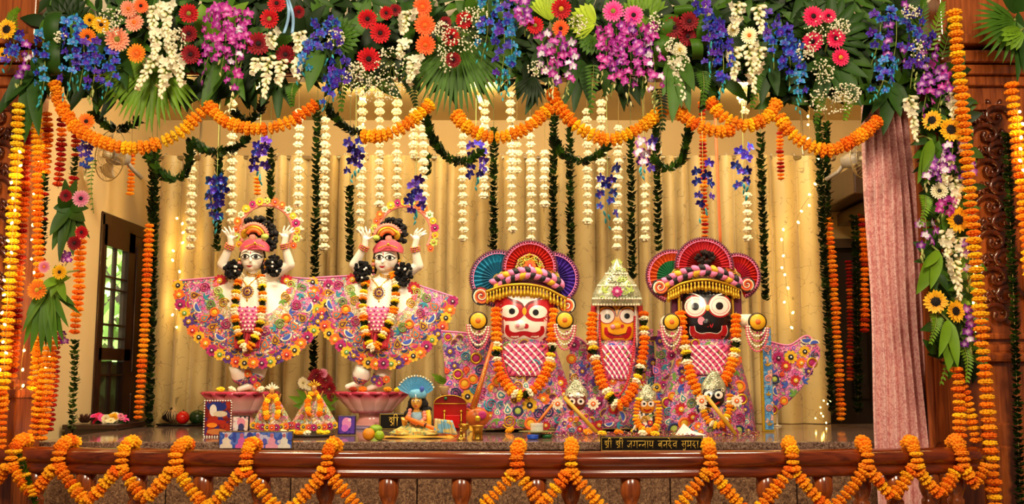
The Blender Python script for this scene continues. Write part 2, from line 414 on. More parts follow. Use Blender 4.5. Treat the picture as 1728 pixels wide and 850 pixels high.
# greenery outside the door
LEAFOUT = mat('outdoor_leaf', '#7fa24a', .6, var=.3, rnd=0, scale=6)
g = G()
for i in range(1500):
    c = V((rr(-5.8, -4.3), rr(7, 14), rr(.9, 3.6))); L = rr(.1, .26)
    R = Matrix.Rotation(rr(0, 6.3), 4, 'Z') @ Matrix.Rotation(rr(-1.2, 1.2), 4, 'X')
    g.add([(0, 0, 0), (L * .4, 0, L * .5), (0, .02, L * 1.3), (-L * .4, 0, L * .5)], [(0, 1, 2, 3)], 0, Matrix.Translation(c) @ R)
ot = thing('garden_shrub', 'sunlit green shrubs outside the glazed door', 'shrub', (-4.6, 9, 0))
wput('foliage', g, LEAFOUT, ot, stuff=True)
tr = G()
for y in (6.6, 8.2, 10, 11.8): tr.tube([(-4.7, y, 0), (-4.6, y + .1, 1.6), (-4.75, y, 3.2)], [.06, .05, .02], 7)
wput('trunk', tr, WOOD_D, ot)
lamp('daylight_outside', 'AREA', (-3.3, 10.0, 4.6), 2600, (.95, 1, .93), 2.5, 5, (-4.9, 11, 1.6))

# ================================================================ altar platform
al = thing('altar_platform', 'polished brown granite altar platform carrying all the figures', 'altar', (0, 5.8, 0))
wput('top_slab', G().box((.05, 5.87, ZA - .02), (4.92, 1.74, .04), bev=.008), GRAN_T, al)
wput('edge_strip', G().box((.05, 5.04, ZA - .06), (4.86, .06, .045), bev=.004), m_granite('dark_granite_edge', '#140d09', '#2e1f16', '#4a3526', .3, 120), al)
xs = [-2.36, -1.75, -1.12, -.48, .16, .80, 1.44, 2.08, 2.44]
for a, b in zip(xs, xs[1:]):
    wput('granite_panel', G().box(((a + b) / 2, 5.075, .53), (b - a - .006, .05, 1.02), bev=.003), GRAN_F, al)
wput('core', G().box((.04, 5.9, .53), (4.78, 1.58, 1.02)), GRAN_F, al)

# ================================================================ backdrop curtain
cu = thing('backdrop_curtain', 'cream gold curtain with a twig pattern hung in folds behind the figures', 'curtain', (0, 6.72, ZA))
CX0, CX1 = -2.47, 2.17
CT = m_curtain()
ph = [0]; rf = random.Random(3)
while len(ph) < 62: ph.append(ph[-1] + rf.uniform(.5, 1.5))
def fold(x):
    t = (x - CX0) / (CX1 - CX0) * 40; i = int(t); f = t - i
    i = min(i, 60)
    return 2 * abs(math.sin((ph[i] * (1 - f) + ph[min(i + 1, 61)] * f) * PI)) ** .75 - 1
for q in range(5):
    a = CX0 + (CX1 - CX0) * q / 5; b = CX0 + (CX1 - CX0) * (q + 1) / 5 + (.012 if q < 4 else 0)
    def fn(s, t, a=a, b=b, q=q):
        x = a + (b - a) * s; z = ZA + .004 + (2.95 - ZA) * t
        w = .030 + .016 * (1 - t) ** .6
        f = fold(x)
        y = 6.73 - w * (f + .35 * math.sin(7 * x + 2 * t)) + .004 * q % .008
        x += .012 * math.sin(9 * x + 3 * t) * (1 - t) + .008 * (1 - t) * math.sin(23 * x + q)
        return (x, y, z)
    wput('curtain_panel', G().sheet(fn, 150, 14), CT, cu)
wput('curtain_rod', G().tube([(CX0 - .06, 6.74, 2.945), (CX1 + .06, 6.74, 2.945)], .014, 10).ell((CX0 - .08, 6.74, 2.945), .028).ell((CX1 + .08, 6.74, 2.945), .028), CHROME, cu)
for x in (-2.2, -1.1, 0, 1.05, 2.05): wput('rod_hanger', G().tube([(x, 6.74, 2.95), (x, 6.76, 3.0), (x, 6.76, ZC)], .008, 6), CHROME, cu)
for q in range(30):
    x = CX0 + .04 + (CX1 - CX0 - .08) * q / 29
    wput('curtain_hook', G().tube([(x + .012 * math.cos(a), 6.735 + .004 * math.sin(a), 2.955 + .022 * math.sin(a)) for a in (0, .8, 1.6, 2.4, 3.2, 4, 4.8, 5.6)], .003, 5, closed=True), CHROME, cu)
# pink side curtain
pc = thing('pink_curtain', 'pink brocade curtain hanging in long folds beside the carved pillar', 'curtain', (1.75, 4.84, .3))
def pfn(s, t):
    z = .25 + (2.98 - .25) * t; top = t
    xl = P(1466 - 4 * (1 - t), 400, 4.84).x; xr = P(1532 + 36 * (1 - t) ** .7, 400, 4.84).x
    x = xl + (xr - xl) * s + .006 * math.sin(14 * t + 5 * s)
    y = 4.86 - (.028 + .012 * (1 - t)) * math.sin(s * 2 * PI * 6.3 + .8 * math.sin(4 * t)) * (.5 + .5 * s) - .03 * s
    return (x, y, z)
wput('curtain_cloth', G().sheet(pfn, 120, 40, t=.004), m_brocade('pink_brocade', '#d48c88', '#eebcb2'), pc)
wput('hem', G().tube([pfn(s / 60, 0) for s in range(61)], .006, 6), m_brocade('pink_brocade', '#d48c88', '#eebcb2'), pc)

# ================================================================ carved wooden pillars and jamb
def carved_pillar(name_label, x0, x1, zb, carve, y=4.70):
    xc, w = (x0 + x1) / 2, x1 - x0
    t = thing('carved_pillar', name_label, 'pillar', (xc, y + .1, 0))
    wput('base', G().box((xc, y + .09, zb / 2), (w + .10, .26, zb), bev=.008), WOOD, t)
    wput('base_moulding', G().box((xc, y + .08, zb + .02), (w + .15, .31, .045), bev=.015).box((xc, y + .085, zb + .06), (w + .08, .27, .05), bev=.018), WOOD, t)
    bp = wput('base_panel', G().box((xc, y - .045, zb * .45), (w * .72, .03, zb * .72), bev=.012), WOOD, t)
    wput('panel_field', G().box((xc, y - .065, zb * .45), (w * .5, .03, zb * .58), bev=.012), WOOD, bp)
    wput('shaft', G().box((xc, y + .10, (zb + 2.85) / 2), (w, .22, 2.85 - zb), bev=.006), WOOD, t)
    cx0, cx1 = carve
    fr = G()
    for x in (cx0 - .02, cx1 + .02): fr.box((x, y - .015, (zb + 2.80) / 2 + .05), (.03, .035, 2.62 - zb), bev=.008)
    for z in (zb + .12, 2.74): fr.box(((cx0 + cx1) / 2, y - .015, z), (cx1 - cx0 + .07, .035, .03), bev=.008)
    wput('panel_frame', fr, WOOD, t)
    g = G(); z = zb + .17; k = 0; pw = (cx1 - cx0)
    while z < 2.70:                                            # scrolling vine with volutes and leaves, cut in relief
        sgn = 1 if k % 2 else -1; c = V(((cx0 + cx1) / 2 + sgn * pw * .12, y - .012, z + .05))
        pts = [(c.x + sgn * math.cos(a * 1.0) * (.075 - .009 * a), c.y - .012 - .002 * a, c.z + math.sin(a) * (.062 - .0075 * a)) for a in [q * .45 for q in range(16)]]
        g.tube(pts, [.016 - .0006 * q for q in range(16)], 7)
        g.ell((pts[-1][0], y - .03, pts[-1][2]), .016, 8, 6)
        for q in range(5):
            a = 1.2 + q * .75; rad = .082
            lc = V((c.x - sgn * rad * math.cos(a) * .9, y - .015, c.z + rad * math.sin(a)))
            if cx0 + .015 < lc.x < cx1 - .015: g.ell(lc, (.022, .014, .012), 8, 6, T=Matrix.Rotation(a * sgn, 3, 'Y'))
        o = V((c.x - sgn * pw * .30, y - .012, z + .02))
        g.tube([(o.x - sgn * math.cos(a) * (.040 - .005 * a), o.y - .010, o.z + math.sin(a) * (.040 - .005 * a)) for a in [q * .5 for q in range(12)]], [.010 - .0005 * q for q in range(12)], 6)
        for q in range(3): g.ell((o.x + sgn * (.02 - .03 * q), y - .012, o.z + .05 - .012 * q), (.026, .012, .010), 8, 6, T=Matrix.Rotation(sgn * (.6 + .5 * q), 3, 'Y'))
        z += .088; k += 1
    wput('carving', g, m_wood('carved_teak', '#331206', '#6b2c10', .2), t, 'glossy carved vine scrolls', stuff=True)
    cap = G()
    for i, (dz, dw, h) in enumerate(((2.87, .02, .05), (2.92, .07, .05), (2.98, .12, .06), (3.06, .16, .05))): cap.box((xc, y + .09, dz), (w + dw, .24 + dw, h), bev=.012)
    wput('capital', cap, WOOD, t)
    wput('top_block', G().box((xc, y + .09, 3.2), (w + .06, .26, .24), bev=.006), WOOD, t)
    return t
carved_pillar('glossy carved teak pillar with scrollwork at the right side of the opening', P(1612, 400, 4.7).x, P(1752, 400, 4.7).x, 1.50, (P(1642, 400, 4.7).x, P(1716, 400, 4.7).x))
carved_pillar('dark carved teak pillar beside the yellow marigold strand', -2.86, P(34, 400, 4.7).x, 1.33, (-2.66, P(26, 400, 4.7).x))
jb = thing('door_jamb', 'plain varnished teak post between pink curtain and flower column', 'post', (2.0, 4.85, 0))
wput('post', G().box((P(1575, 400, 4.85).x, 4.86, 1.5), (.17, .14, 3.0), bev=.008), WOOD, jb)
wput('bead_moulding', G().box((P(1556, 400, 4.79).x, 4.79, 1.5), (.03, .03, 3.0), bev=.008), WOOD, jb)

# ================================================================ railing
rl = thing('wooden_railing', 'curved polished teak railing with turned balusters across the front', 'railing', (0, 4.3, 0))
def ry(x): return 4.2 + .30 * (x / 2.25) ** 2
ZR = 1.119
prof = [(.060, -.008), (.052, .006), (.030, .016), (0, .019), (-.030, .016), (-.054, .004), (-.062, -.016), (-.058, -.036), (-.046, -.048), (-.040, -.056), (-.050, -.062), (-.052, -.080), (-.044, -.092), (.044, -.092), (.052, -.080), (.050, -.062), (.040, -.056), (.058, -.036)]
def sweep(path, prof):
    g = G(); n = len(prof); vs, fs = [], []
    for i, p in enumerate(path):
        a = path[max(0, i - 1)]; b = path[min(len(path) - 1, i + 1)]; t = (b - a).normalized(); nrm = V((-t.y, t.x, 0)).normalized()
        for (d, z) in prof: vs.append(p + nrm * d + V((0, 0, z)))
    for i in range(len(path) - 1):
        for k in range(n): fs.append((i * n + k, i * n + (k + 1) % n, (i + 1) * n + (k + 1) % n, (i + 1) * n + k))
    fs += [tuple(range(n))[::-1], tuple((len(path) - 1) * n + k for k in range(n))]
    return g.add(vs, fs, 0, None, True)
path = [V((-3.0 + 5.03 * i / 80, ry(-3.0 + 5.03 * i / 80), ZR - .019)) for i in range(81)]
e = path[-1]; path += [e + V((.035, .02, 0)), e + V((.055, .055, 0)), e + V((.06, .11, 0)), e + V((.06, .35, 0))]
wput('top_rail', sweep(path, prof), WOODX, rl)
path2 = [V((-3.0 + 5.03 * i / 60, ry(-3.0 + 5.03 * i / 60), .12)) for i in range(61)]
wput('bottom_rail', sweep(path2, [(.05, -.04), (.05, .03), (.03, .045), (-.03, .045), (-.05, .03), (-.05, -.04)]), WOODX, rl)
bp = [(.030, 0), (.036, .02), (.036, .10), (.028, .115), (.026, .14), (.034, .155), (.026, .17), (.022, .2), (.034, .30), (.040, .38), (.034, .47), (.026, .60), (.024, .67), (.032, .685), (.034, .698), (.025, .708), (.033, .722), (.036, .736), (.036, .748), (.026, .758), (.034, .772), (.040, .790), (.043, .80), (.043, .88)]
bm_ = G().lathe([(r, z) for r, z in bp], 20).mesh('baluster', WOOD)
for u in (-55, 62, 145, 231, 343, 440, 550, 656, 779, 905, 963, 1064, 1187, 1293, 1388, 1453, 1510, 1568, 1612):
    x = P(u, 820, 4.3).x
    for _ in range(3): x = P(u, 820, ry(x)).x
    put('baluster', bm_, rl, loc=V((x, ry(x), .145)) - V(rl.location))
# ================================================================ flower and leaf meshes (unit size, facing -y)
def petal(g, ang, r0, r1, w, y0=0, y1=0, m=0, n=3, cup=.0, tip=.3, c=(0, 0, 0), sharp=1.0):
    vs, fs = [], []; ca, sa = math.cos(ang), math.sin(ang)
    for i in range(n + 1):
        t = i / n; r = r0 + (r1 - r0) * t
        ww = w * (tip if i == n else (.40 + .60 * math.sin(PI * (.15 + .55 * t)) ** sharp))
        y = y0 + (y1 - y0) * t ** 1.4
        for k, q in ((-1, cup), (0, 0), (1, cup)):
            vs.append((c[0] + r * ca - k * ww * sa, c[1] + y - q * ww, c[2] + r * sa + k * ww * ca))
    for i in range(n):
        for k in (0, 1): a = i * 3 + k; fs.append((a, a + 1, a + 4, a + 3))
    g.add(vs, fs, m)
def leafblade(g, base, tip, w, droop=0.0, fold=.15, n=6, m=0, nrm=V((0, -1, 0)), point=1.0, wave=0.0):
    """a leaf from base to tip: midrib fold, pointed ends"""
    base, tip = V(base), V(tip); d = tip - base; L = d.length; t = d.normalized(); s = t.cross(nrm).normalized(); nn = s.cross(t).normalized()
    vs, fs = [], []
    for i in range(n + 1):
        q = i / n; ww = w * max(.02, math.sin(PI * min(1, q ** .75 * .97 + .03)) ** point)
        c = base + d * q + nn * (droop * L * (q - q * q) * 2) + V((0, 0, -1)) * droop * L * q * q * .5
        wv = wave * math.sin(q * 17) * ww
        vs += [c - s * ww + nn * (fold * ww + wv), c, c + s * ww + nn * (fold * ww - wv)]
    for i in range(n):
        for k in (0, 1): a = i * 3 + k; fs.append((a, a + 1, a + 4, a + 3))
    g.add(vs, fs, m)
_ME = {}
def cached(key, fn):
    if key not in _ME: _ME[key] = fn()
    return _ME[key]
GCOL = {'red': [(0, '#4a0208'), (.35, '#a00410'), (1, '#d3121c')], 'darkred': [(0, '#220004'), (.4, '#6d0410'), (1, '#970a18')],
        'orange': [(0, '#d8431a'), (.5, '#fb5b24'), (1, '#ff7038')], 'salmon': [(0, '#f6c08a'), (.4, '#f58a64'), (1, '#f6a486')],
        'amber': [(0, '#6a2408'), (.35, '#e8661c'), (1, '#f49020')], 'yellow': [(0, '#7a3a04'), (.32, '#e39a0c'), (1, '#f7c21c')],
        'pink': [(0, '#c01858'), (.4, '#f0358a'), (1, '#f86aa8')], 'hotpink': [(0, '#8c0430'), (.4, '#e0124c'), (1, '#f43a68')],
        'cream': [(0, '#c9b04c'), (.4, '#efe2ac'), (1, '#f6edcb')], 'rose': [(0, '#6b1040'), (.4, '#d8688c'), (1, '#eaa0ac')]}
CCOL = {'dark': '#1d0a06', 'red': '#2a0306', 'orange': '#e07020', 'yellow': '#c9a020', 'brown': '#150a05', 'olive': '#8c8a30'}
def gerbera_meshes(col, seed=0):
    def mk():
        r = random.Random(seed); g = G()
        for k in range(20): petal(g, 2 * PI * k / 20 + r.uniform(-.05, .05), .2, r.uniform(.93, 1.0), .13, 0, r.uniform(-.02, -.16), cup=.25, tip=.45)
        for k in range(16): petal(g, 2 * PI * (k + .5) / 16 + r.uniform(-.06, .06), .18, r.uniform(.70, .8), .11, -.06, r.uniform(-.2, -.12), cup=.25, tip=.45)
        for k in range(14): petal(g, 2 * PI * k / 14 + r.uniform(-.06, .06), .14, r.uniform(.38, .46), .07, -.10, -.22, cup=.25, tip=.4, n=2)
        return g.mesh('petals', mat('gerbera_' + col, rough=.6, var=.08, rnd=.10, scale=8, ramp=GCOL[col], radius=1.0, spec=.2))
    return cached(('ger', col, seed), mk)
def center_mesh(col, r=.24, dome=.14):
    def mk():
        g = G(); g.lathe([(r * q, dome * (1 - q * q)) for q in (1, .85, .7, .5, .3, .1)], 14, T=Matrix.Rotation(PI / 2, 4, 'X'))
        rg = random.Random(1)
        for k in range(26):
            a = k * 2.4; q = r * math.sqrt((k + .5) / 26); g.ell((q * math.cos(a), -dome * (1 - (q / r) ** 2) - .01, q * math.sin(a)), r * .12, 5, 4)
        return g.mesh('flower_center', mat('center_' + col, CCOL[col], .75, var=.3, rnd=.1, scale=20))
    return cached(('cen', col, r), mk)
def gerbera(label, u, v, rpx, col='red', cen='dark', Y=4.52, yaw=0, tilt=0, cat='gerbera', group=None, name='gerbera'):
    p = P(u, v, Y); s = rpx * K(v, Y)
    t = thing(name, label, cat, p, group); q = face_rot(yaw + rr(-.15, .15), tilt + .05, rr(0, 6))
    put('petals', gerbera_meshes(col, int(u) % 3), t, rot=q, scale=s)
    put('flower_center', center_mesh(cen), t, loc=q @ V((0, -.12 * s, 0)), rot=q, scale=s)
    put('stem', cached('gstem', lambda: G().tube([(0, 0, 0), (.1, .8, -.1), (.1, 1.6, -.3), (.05, 2.2, -.4)], .06, 6).mesh('stem', mat('flower_stem', '#3d5a20', .6))), t, rot=q, scale=s)
    return t
def sunflower_mesh():
    def mk():
        g = G(); r = random.Random(5)
        for k in range(19): petal(g, 2 * PI * k / 19 + r.uniform(-.07, .07), .38, r.uniform(.9, 1.02), .135, -.02, r.uniform(-.02, -.2), cup=.3, tip=.08)
        for k in range(17): petal(g, 2 * PI * (k + .4) / 17 + r.uniform(-.07, .07), .36, r.uniform(.78, .92), .12, -.08, r.uniform(-.10, -.26), cup=.3, tip=.08)
        return g.mesh('petals', mat('sunflower_petal', rough=.55, var=.06, rnd=.06, scale=6, ramp=[(0, '#b35c04'), (.45, '#eea30a'), (1, '#fcc722')], radius=1.0))
    return cached('sunp', mk)
def sunflower(label, u, v, rpx, Y=4.50, yaw=0, tilt=0, pale=False):
    p = P(u, v, Y); s = rpx * K(v, Y); t = thing('sunflower', label, 'sunflower', p, 'sunflowers tied into the floral decoration'); q = face_rot(yaw, tilt, rr(0, 6))
    put('petals', gerbera_meshes('cream', 1) if pale else sunflower_mesh(), t, rot=q, scale=s)
    put('flower_center', center_mesh('brown', .46, .12), t, loc=q @ V((0, -.05 * s, 0)), rot=q, scale=s)
    put('stem', cached('gstem', None), t, rot=q, scale=s); return t
# orchids ---------------------------------------------------------------
OCOL = {'blue': [(0, '#e9e4f4'), (.2, '#4a1a98'), (.5, '#2c24a8'), (1, '#1f80c8')], 'violet': [(0, '#f0e4f4'), (.2, '#3a0c78'), (.6, '#48209c'), (1, '#2c40b4')],
        'cobalt': [(0, '#5ab8e8'), (.25, '#1c2ca8'), (.6, '#1c1284'), (1, '#3428b4')], 'teal': [(0, '#d8e8f0'), (.3, '#2a60b0'), (1, '#38a8c8')],
        'magenta': [(0, '#f8e8f4'), (.3, '#d060b8'), (.6, '#a81c88'), (1, '#b83098')], 'purple': [(0, '#f6eef6'), (.35, '#c070c0'), (.6, '#7a1e90'), (1, '#6a1680')],
        'white': [(0, '#e8e0f0'), (.5, '#efe6ea'), (.75, '#b060b0'), (1, '#8a2a98')]}
def orchid_mesh(col, seed):
    def mk():
        g = G(); r = random.Random(seed)
        for a in (PI / 2, PI / 2 + 2.15, PI / 2 - 2.15): petal(g, a + r.uniform(-.12, .12), .06, 1.0, .24, 0, r.uniform(-.35, .1), cup=.3, tip=.12)
        for a in (.22, PI - .22): petal(g, a + r.uniform(-.12, .12), .05, .95, .38, -.04, r.uniform(-.35, .05), cup=.2, tip=.22)
        petal(g, -PI / 2 + r.uniform(-.1, .1), .02, .5, .22, -.14, -.55, cup=.7, tip=.4)
        g.ell((0, -.16, .06), (.09, .16, .09), 6, 5)
        return g.mesh('blossom', mat('orchid_' + col, rough=.5, var=.1, rnd=.16, hue=.02, scale=5, ramp=OCOL[col], radius=1.0))
    return cached(('orc', col, seed), mk)
def bud_mesh(kind):
    c = {'green': '#a9b060', 'teal': '#2f9fa8', 'cream': '#d9cf90', 'purple': '#7a2a70', 'bluebud': '#2f60c0'}[kind]
    return cached(('bud', kind), lambda: G().lathe([(.02, .5), (.16, .3), (.24, 0), (.2, -.35), (.1, -.6), (.02, -.75)], 8).mesh('bud', mat('bud_' + kind, c, .5, rnd=.2, scale=6)))
STEMG = mat('pale_green_stem', '#7d8a3a', .6, rnd=.1)
def orchid_spray(label, p0, p1, n, cols=('blue',), buds='teal', nb=4, w=12, Y=4.50, size=10.5, group=None, sway=6, string=None, t=None, bar=0.0):
    """blossoms along a hanging stem from pixel p0 to p1, smaller towards the tip and ending in buds"""
    (u0, v0), (u1, v1) = p0, p1; k = K((v0 + v1) / 2, Y)
    a, b = P(u0, v0, Y + .03), P(u1, v1, Y + .01)
    mid = P((u0 + u1) / 2 + sway, (v0 + v1) / 2, Y - .02)
    path = bez([a, mid, b], 16)
    t = thing('orchid_spray', label, 'orchid spray', a, group or 'orchid sprays')
    stem = path if string is None else [V((path[0].x, path[0].y, ZC))] + path
    put('stem', G().tube(stem, .0025 if string is None else .0015, 5).mesh('stem', STEMG, a), t)
    tot = len(path) - 1
    for i in range(n):
        q = (i + rr(.1, .8)) / n * (.80 if nb else 1.0); c = path[int(q * tot)]
        s = size * k * (1.0 - .28 * q) * rr(.85, 1.12); side = (-1 if i % 2 else 1) * rr(.15, 1.0) * w * k
        put('blossom', orchid_mesh(cols[RNG.randrange(len(cols))], RNG.randrange(4)), t, loc=c + V((side, -rr(0, .05), rr(-3, 3) * k)) - a,
            rot=face_rot((side / (w * k)) * .7 + rr(-.3, .3), rr(-.1, .6), rr(-.5, .5)), scale=s)
    for i in range(nb):
        q = .72 + .28 * (i + 1) / nb; c = path[min(tot, int(q * tot))]
        put('bud', bud_mesh(buds), t, loc=c + V((rr(-.5, .5) * w * k, -rr(0, .02), 0)) - a, rot=(rr(-.4, .4), rr(-.5, .5), 0), scale=size * k * rr(.55, .85))
    return t
# tuberose -----------------------------------------------------------------
TUB = lambda: mat('tuberose_petal', rough=.55, var=.06, rnd=.08, ramp=[(0, '#b9bb70'), (.4, '#ece0ac'), (1, '#f6eed2')], radius=1.0, scale=6)
def floret_mesh(op):
    def mk():
        g = G(); g.lathe([(.07, 0), (.13, .3), (.20, .55), (.23, .75), (.05, 1.0) if not op else (.22, .82)], 7)
        if op:
            T = Matrix.Translation((0, 0, .82)) @ Matrix.Rotation(-PI / 2, 4, 'X'); h = G()
            for k in range(6): petal(h, 2 * PI * k / 6, .08, .50, .19, 0, -.10 if k % 2 else .02, cup=.2, tip=.15, n=2)
            g.join(h, T)
        return g.mesh('floret', TUB())
    return cached(('flo', op), mk)
def tuberose(label, p0, p1, n=13, Y=4.48, size=17, opn=.35, group='tuberose stalks'):
    (u0, v0), (u1, v1) = p0, p1; k = K((v0 + v1) / 2, Y); a, b = P(u0, v0, Y + .04), P(u1, v1, Y)
    t = thing('tuberose_stalk', label, 'tuberose', a, group)
    put('stem', G().tube([a, a.lerp(b, .5) + V((0, -.01, 0)), b], [.004, .003, .002], 5).mesh('stem', STEMG, a), t)
    d = (b - a).normalized()
    n = int(n * 1.6)
    for i in range(n):
        q = (i + .5) / n; c = a.lerp(b, q); ang = i * 2.4
        o = V((math.cos(ang), -.6 + .5 * math.sin(ang), 0)); o = (o - d * o.dot(d)).normalized()
        dr = (o * (1.0 - .55 * q) + d * (.55 + .75 * q)).normalized()
        put('floret', floret_mesh(1 if rr(0, 1) < opn * (1.2 - q) else 0), t, loc=c - a, rot=V((0, 0, 1)).rotation_difference(dr), scale=size * k * (1.05 - .35 * q) * rr(.9, 1.1))
    return t
# leaves -------------------------------------------------------------------
LG = {'deep': '#26450e', 'mid': '#3c6012', 'bright': '#628618', 'lime': '#a4bc2c', 'dark': '#182c08'}
def mleaf(c): return mat('leaf_' + c, LG[c], .5, var=.25, rnd=.2, scale=14, spec=.22)
def fan_leaf(label, hub, rpx, a0, a1, n, col='mid', Y=4.60, w=.10, point=.7, name='palm_leaf', cat='palm leaf', jit=.12, fwd=.10, stalk=True, fold=.5):
    """leaflets radiating from a hub; angles in degrees, 0 = towards +u, 90 = up"""
    u, v = hub; h = P(u, v, Y); k = K(v, Y); t = thing(name, label, cat, h, 'palm and fan leaves')
    for i in range(n):
        a = math.radians(a0 + (a1 - a0) * (i + .5) / n); R = rpx * k * (1 - jit * rr(0, 1)) * (.82 + .18 * math.sin(PI * (i + .5) / n))
        g = G(); tip = V((math.cos(a) * R, -fwd * R * rr(.5, 1.2), math.sin(a) * R))
        leafblade(g, (math.cos(a) * R * .03, 0, math.sin(a) * R * .03), tip, R * w, droop=.10, fold=fold, n=5, point=point)
        put('leaflet', g.mesh('leaflet', mleaf(col)), t)
    if stalk:
        am = math.radians((a0 + a1) / 2 + 180)
        put('leaf_stalk', G().tube([(0, 0, 0), (math.cos(am) * .06, .06, math.sin(am) * .06), (math.cos(am) * .1, .14, math.sin(am) * .1)], .006, 6).mesh('leaf_stalk', STEMG), t)
    return t
def leaf_cluster(label, base, tips, col='deep', wpx=14, Y=4.56, cat='leaves', name='leaf_cluster', fold=.25, wave=0.0, droop=.06):
    u, v = base; b = P(u, v, Y); k = K(v, Y); t = thing(name, label, cat, b, 'broad leaf clusters')
    for i, tp in enumerate(tips):
        g = G(); tu, tv = tp[0], tp[1]; ww = (tp[2] if len(tp) > 2 else wpx) * k
        leafblade(g, V((0, 0, 0)), P(tu, tv, Y - .04 - .015 * (i % 3)) - b, ww, droop=droop, fold=fold, n=8, point=.8, wave=wave)
        put('leaf', g.mesh('leaf', mleaf(col)), t)
    put('stem', G().tube([(0, 0, 0), (0, .08, .04), (0, .2, .06)], .005, 6).mesh('stem', STEMG), t)
    return t
def looped_leaf(label, loops, col='deep', Y=4.50):
    """glossy strap leaves bent over into loops: (u, v, width, height, lean)"""
    u0, v0 = loops[0][:2]; b = P(u0, v0, Y); t = thing('looped_leaf', label, 'leaf', b, 'looped leaves')
    for (u, v, w, h, lean) in loops:
        k = K(v, Y); c = P(u, v, Y) - b
        def fn(s, q, w=w, h=h, lean=lean, k=k, c=c):
            a = PI * (1.15 * q - .08); x = (s - .5) * w * k * (1 - .25 * abs(q - .5))
            y = .04 - math.sin(a) * .07; z = math.cos(a) * h * k * .5
            return c + V((x + lean * k * (1 - q), y + .3 * abs(s - .5) * w * k, z))
        put('leaf', G().sheet(fn, 4, 12).mesh('leaf', mleaf(col)), t)
    return t
def fern(label, p0, p1, n=13, wpx=16, col='mid', Y=4.56, name='fern_frond'):
    a, b = P(*p0, Y), P(*p1, Y - .04); k = K(p0[1], Y); t = thing(name, label, 'fern', a, 'fern fronds')
    path = bez([a, a.lerp(b, .5) + V((0, -.03, .01)), b], 12); d = (b - a); L = d.length; s = d.normalized().cross(V((0, -1, 0))).normalized()
    put('stem', G().tube(path, .0022, 5).mesh('stem', STEMG, a), t)
    for i in range(n):
        q = (i + 1) / (n + 1); c = path[int(q * (len(path) - 1))]
        for sg in (-1, 1):
            g = G(); tip = s * sg * wpx * k * (1.08 - q * .9) + d.normalized() * wpx * k * .45 + V((0, -.012, 0))
            leafblade(g, V((0, 0, 0)), tip, .14 * wpx * k, fold=.2, n=3, point=.7); put('leaflet', g.mesh('leaflet', mleaf(col)), t, loc=c - a)
    return t
BBW = mat('tiny_white_blossom', '#efe6c4', .7, rnd=0, scale=20)
def babys_breath(label, spots, n=70, Y=4.48, r=1.7):
    """a haze of tiny white blossoms on hair-thin stems: (u, v, ru, rv) ellipses"""
    u0, v0 = spots[0][:2]; b = P(u0, v0, Y); g = G(); k = K(v0, Y)
    dot = G().ell((0, 0, 0), 1, 5, 4)
    for (u, v, ru, rv) in spots:
        for i in range(int(n * 1.5)):
            a = rr(0, 6.283); q = math.sqrt(rr(0, 1)); p = P(u + ru * q * math.cos(a), v + rv * q * math.sin(a), Y - rr(-.04, .08))
            g.join(dot, Matrix.Translation(p) @ Matrix.Scale(r * k * rr(.7, 1.2), 4), 0)
            if i % 3 == 0: g.tube([p, p.lerp(P(u, v - rv * .4, Y + .08), .5) + V((rr(-.01, .01), 0, 0)), P(u, v - rv * .4, Y + .1)], .0007, 3, 1)
    return solo('babys_breath', g, [BBW, STEMG], label, 'filler flowers', b, kind='stuff', group='tiny white filler flowers')
# garland pieces -------------------------------------------------------------
MG = {'orange': '#fb991c', 'deep': '#f67c14', 'yellow': '#fdb81c', 'lemon': '#f8cc28', 'rust': '#a8280c', 'red': '#8c1410'}
def lobed(g, r, rings, z_sq=1.0):
    """a pompom of small petal lobes: (count, ring radius, height, lobe radius)"""
    for n, rad, z, lr in rings:
        for k in range(n):
            a = 2 * PI * (k + r.uniform(-.2, .2)) / n; q = rad * r.uniform(.92, 1.06)
            g.ell((q * math.cos(a), q * math.sin(a), z + r.uniform(-.05, .05)), (lr * r.uniform(.9, 1.15), lr * r.uniform(.75, 1.0), lr * .62 * z_sq), 7, 5, T=Matrix.Rotation(a, 3, 'Z') @ Matrix.Rotation(r.uniform(-.3, .3), 3, 'Y'))
def marigold_mesh(col, seed):
    """ruffled pompom, flattened along its own z (the thread)"""
    def mk():
        r = random.Random(seed * 7 + 1); g = G()
        lobed(g, r, ((10, .72, .10, .30), (10, .70, -.16, .28), (7, .46, .32, .26), (7, .46, -.36, .24), (3, .16, .42, .2)))
        g.ell((0, 0, 0), (.66, .66, .36), 8, 6)
        return g.mesh('marigold', mat('marigold_' + col, MG[col], .75, var=.22, rnd=.12, hue=.010, scale=4, spec=.15))
    return cached(('mar', col, seed), mk)
def cream_mesh(seed):
    def mk():
        r = random.Random(seed * 3 + 2); g = G(); lobed(g, r, ((7, .64, .0, .38), (5, .42, .34, .34), (5, .42, -.34, .34)), 1.2); g.ell((0, 0, 0), (.5, .5, .42), 8, 6)
        return g.mesh('cream_blossom', mat('cream_petal', '#f4e8c0', .6, var=.10, rnd=.06, scale=3, spec=.2))
    return cached(('cre', seed), mk)
def leafknot_mesh(col, seed):
    def mk():
        r = random.Random(seed * 5 + 3); g = G()
        for k in range(11):
            a = 2 * PI * k / 11 * 2 + r.uniform(-.3, .3); o = V((math.cos(a), math.sin(a), 0)); z = .55 - .9 * k / 11
            leafblade(g, o * .12 + V((0, 0, z)), o * r.uniform(.75, 1.05) + V((r.uniform(-.3, .3), r.uniform(-.3, .3), z - r.uniform(.35, .8))), .40, fold=.2, n=4, nrm=(o + V((0, 0, .7))).normalized(), point=.55)
        return g.mesh('leaf_knot', mleaf(col))
    return cached(('lk', col, seed), mk)
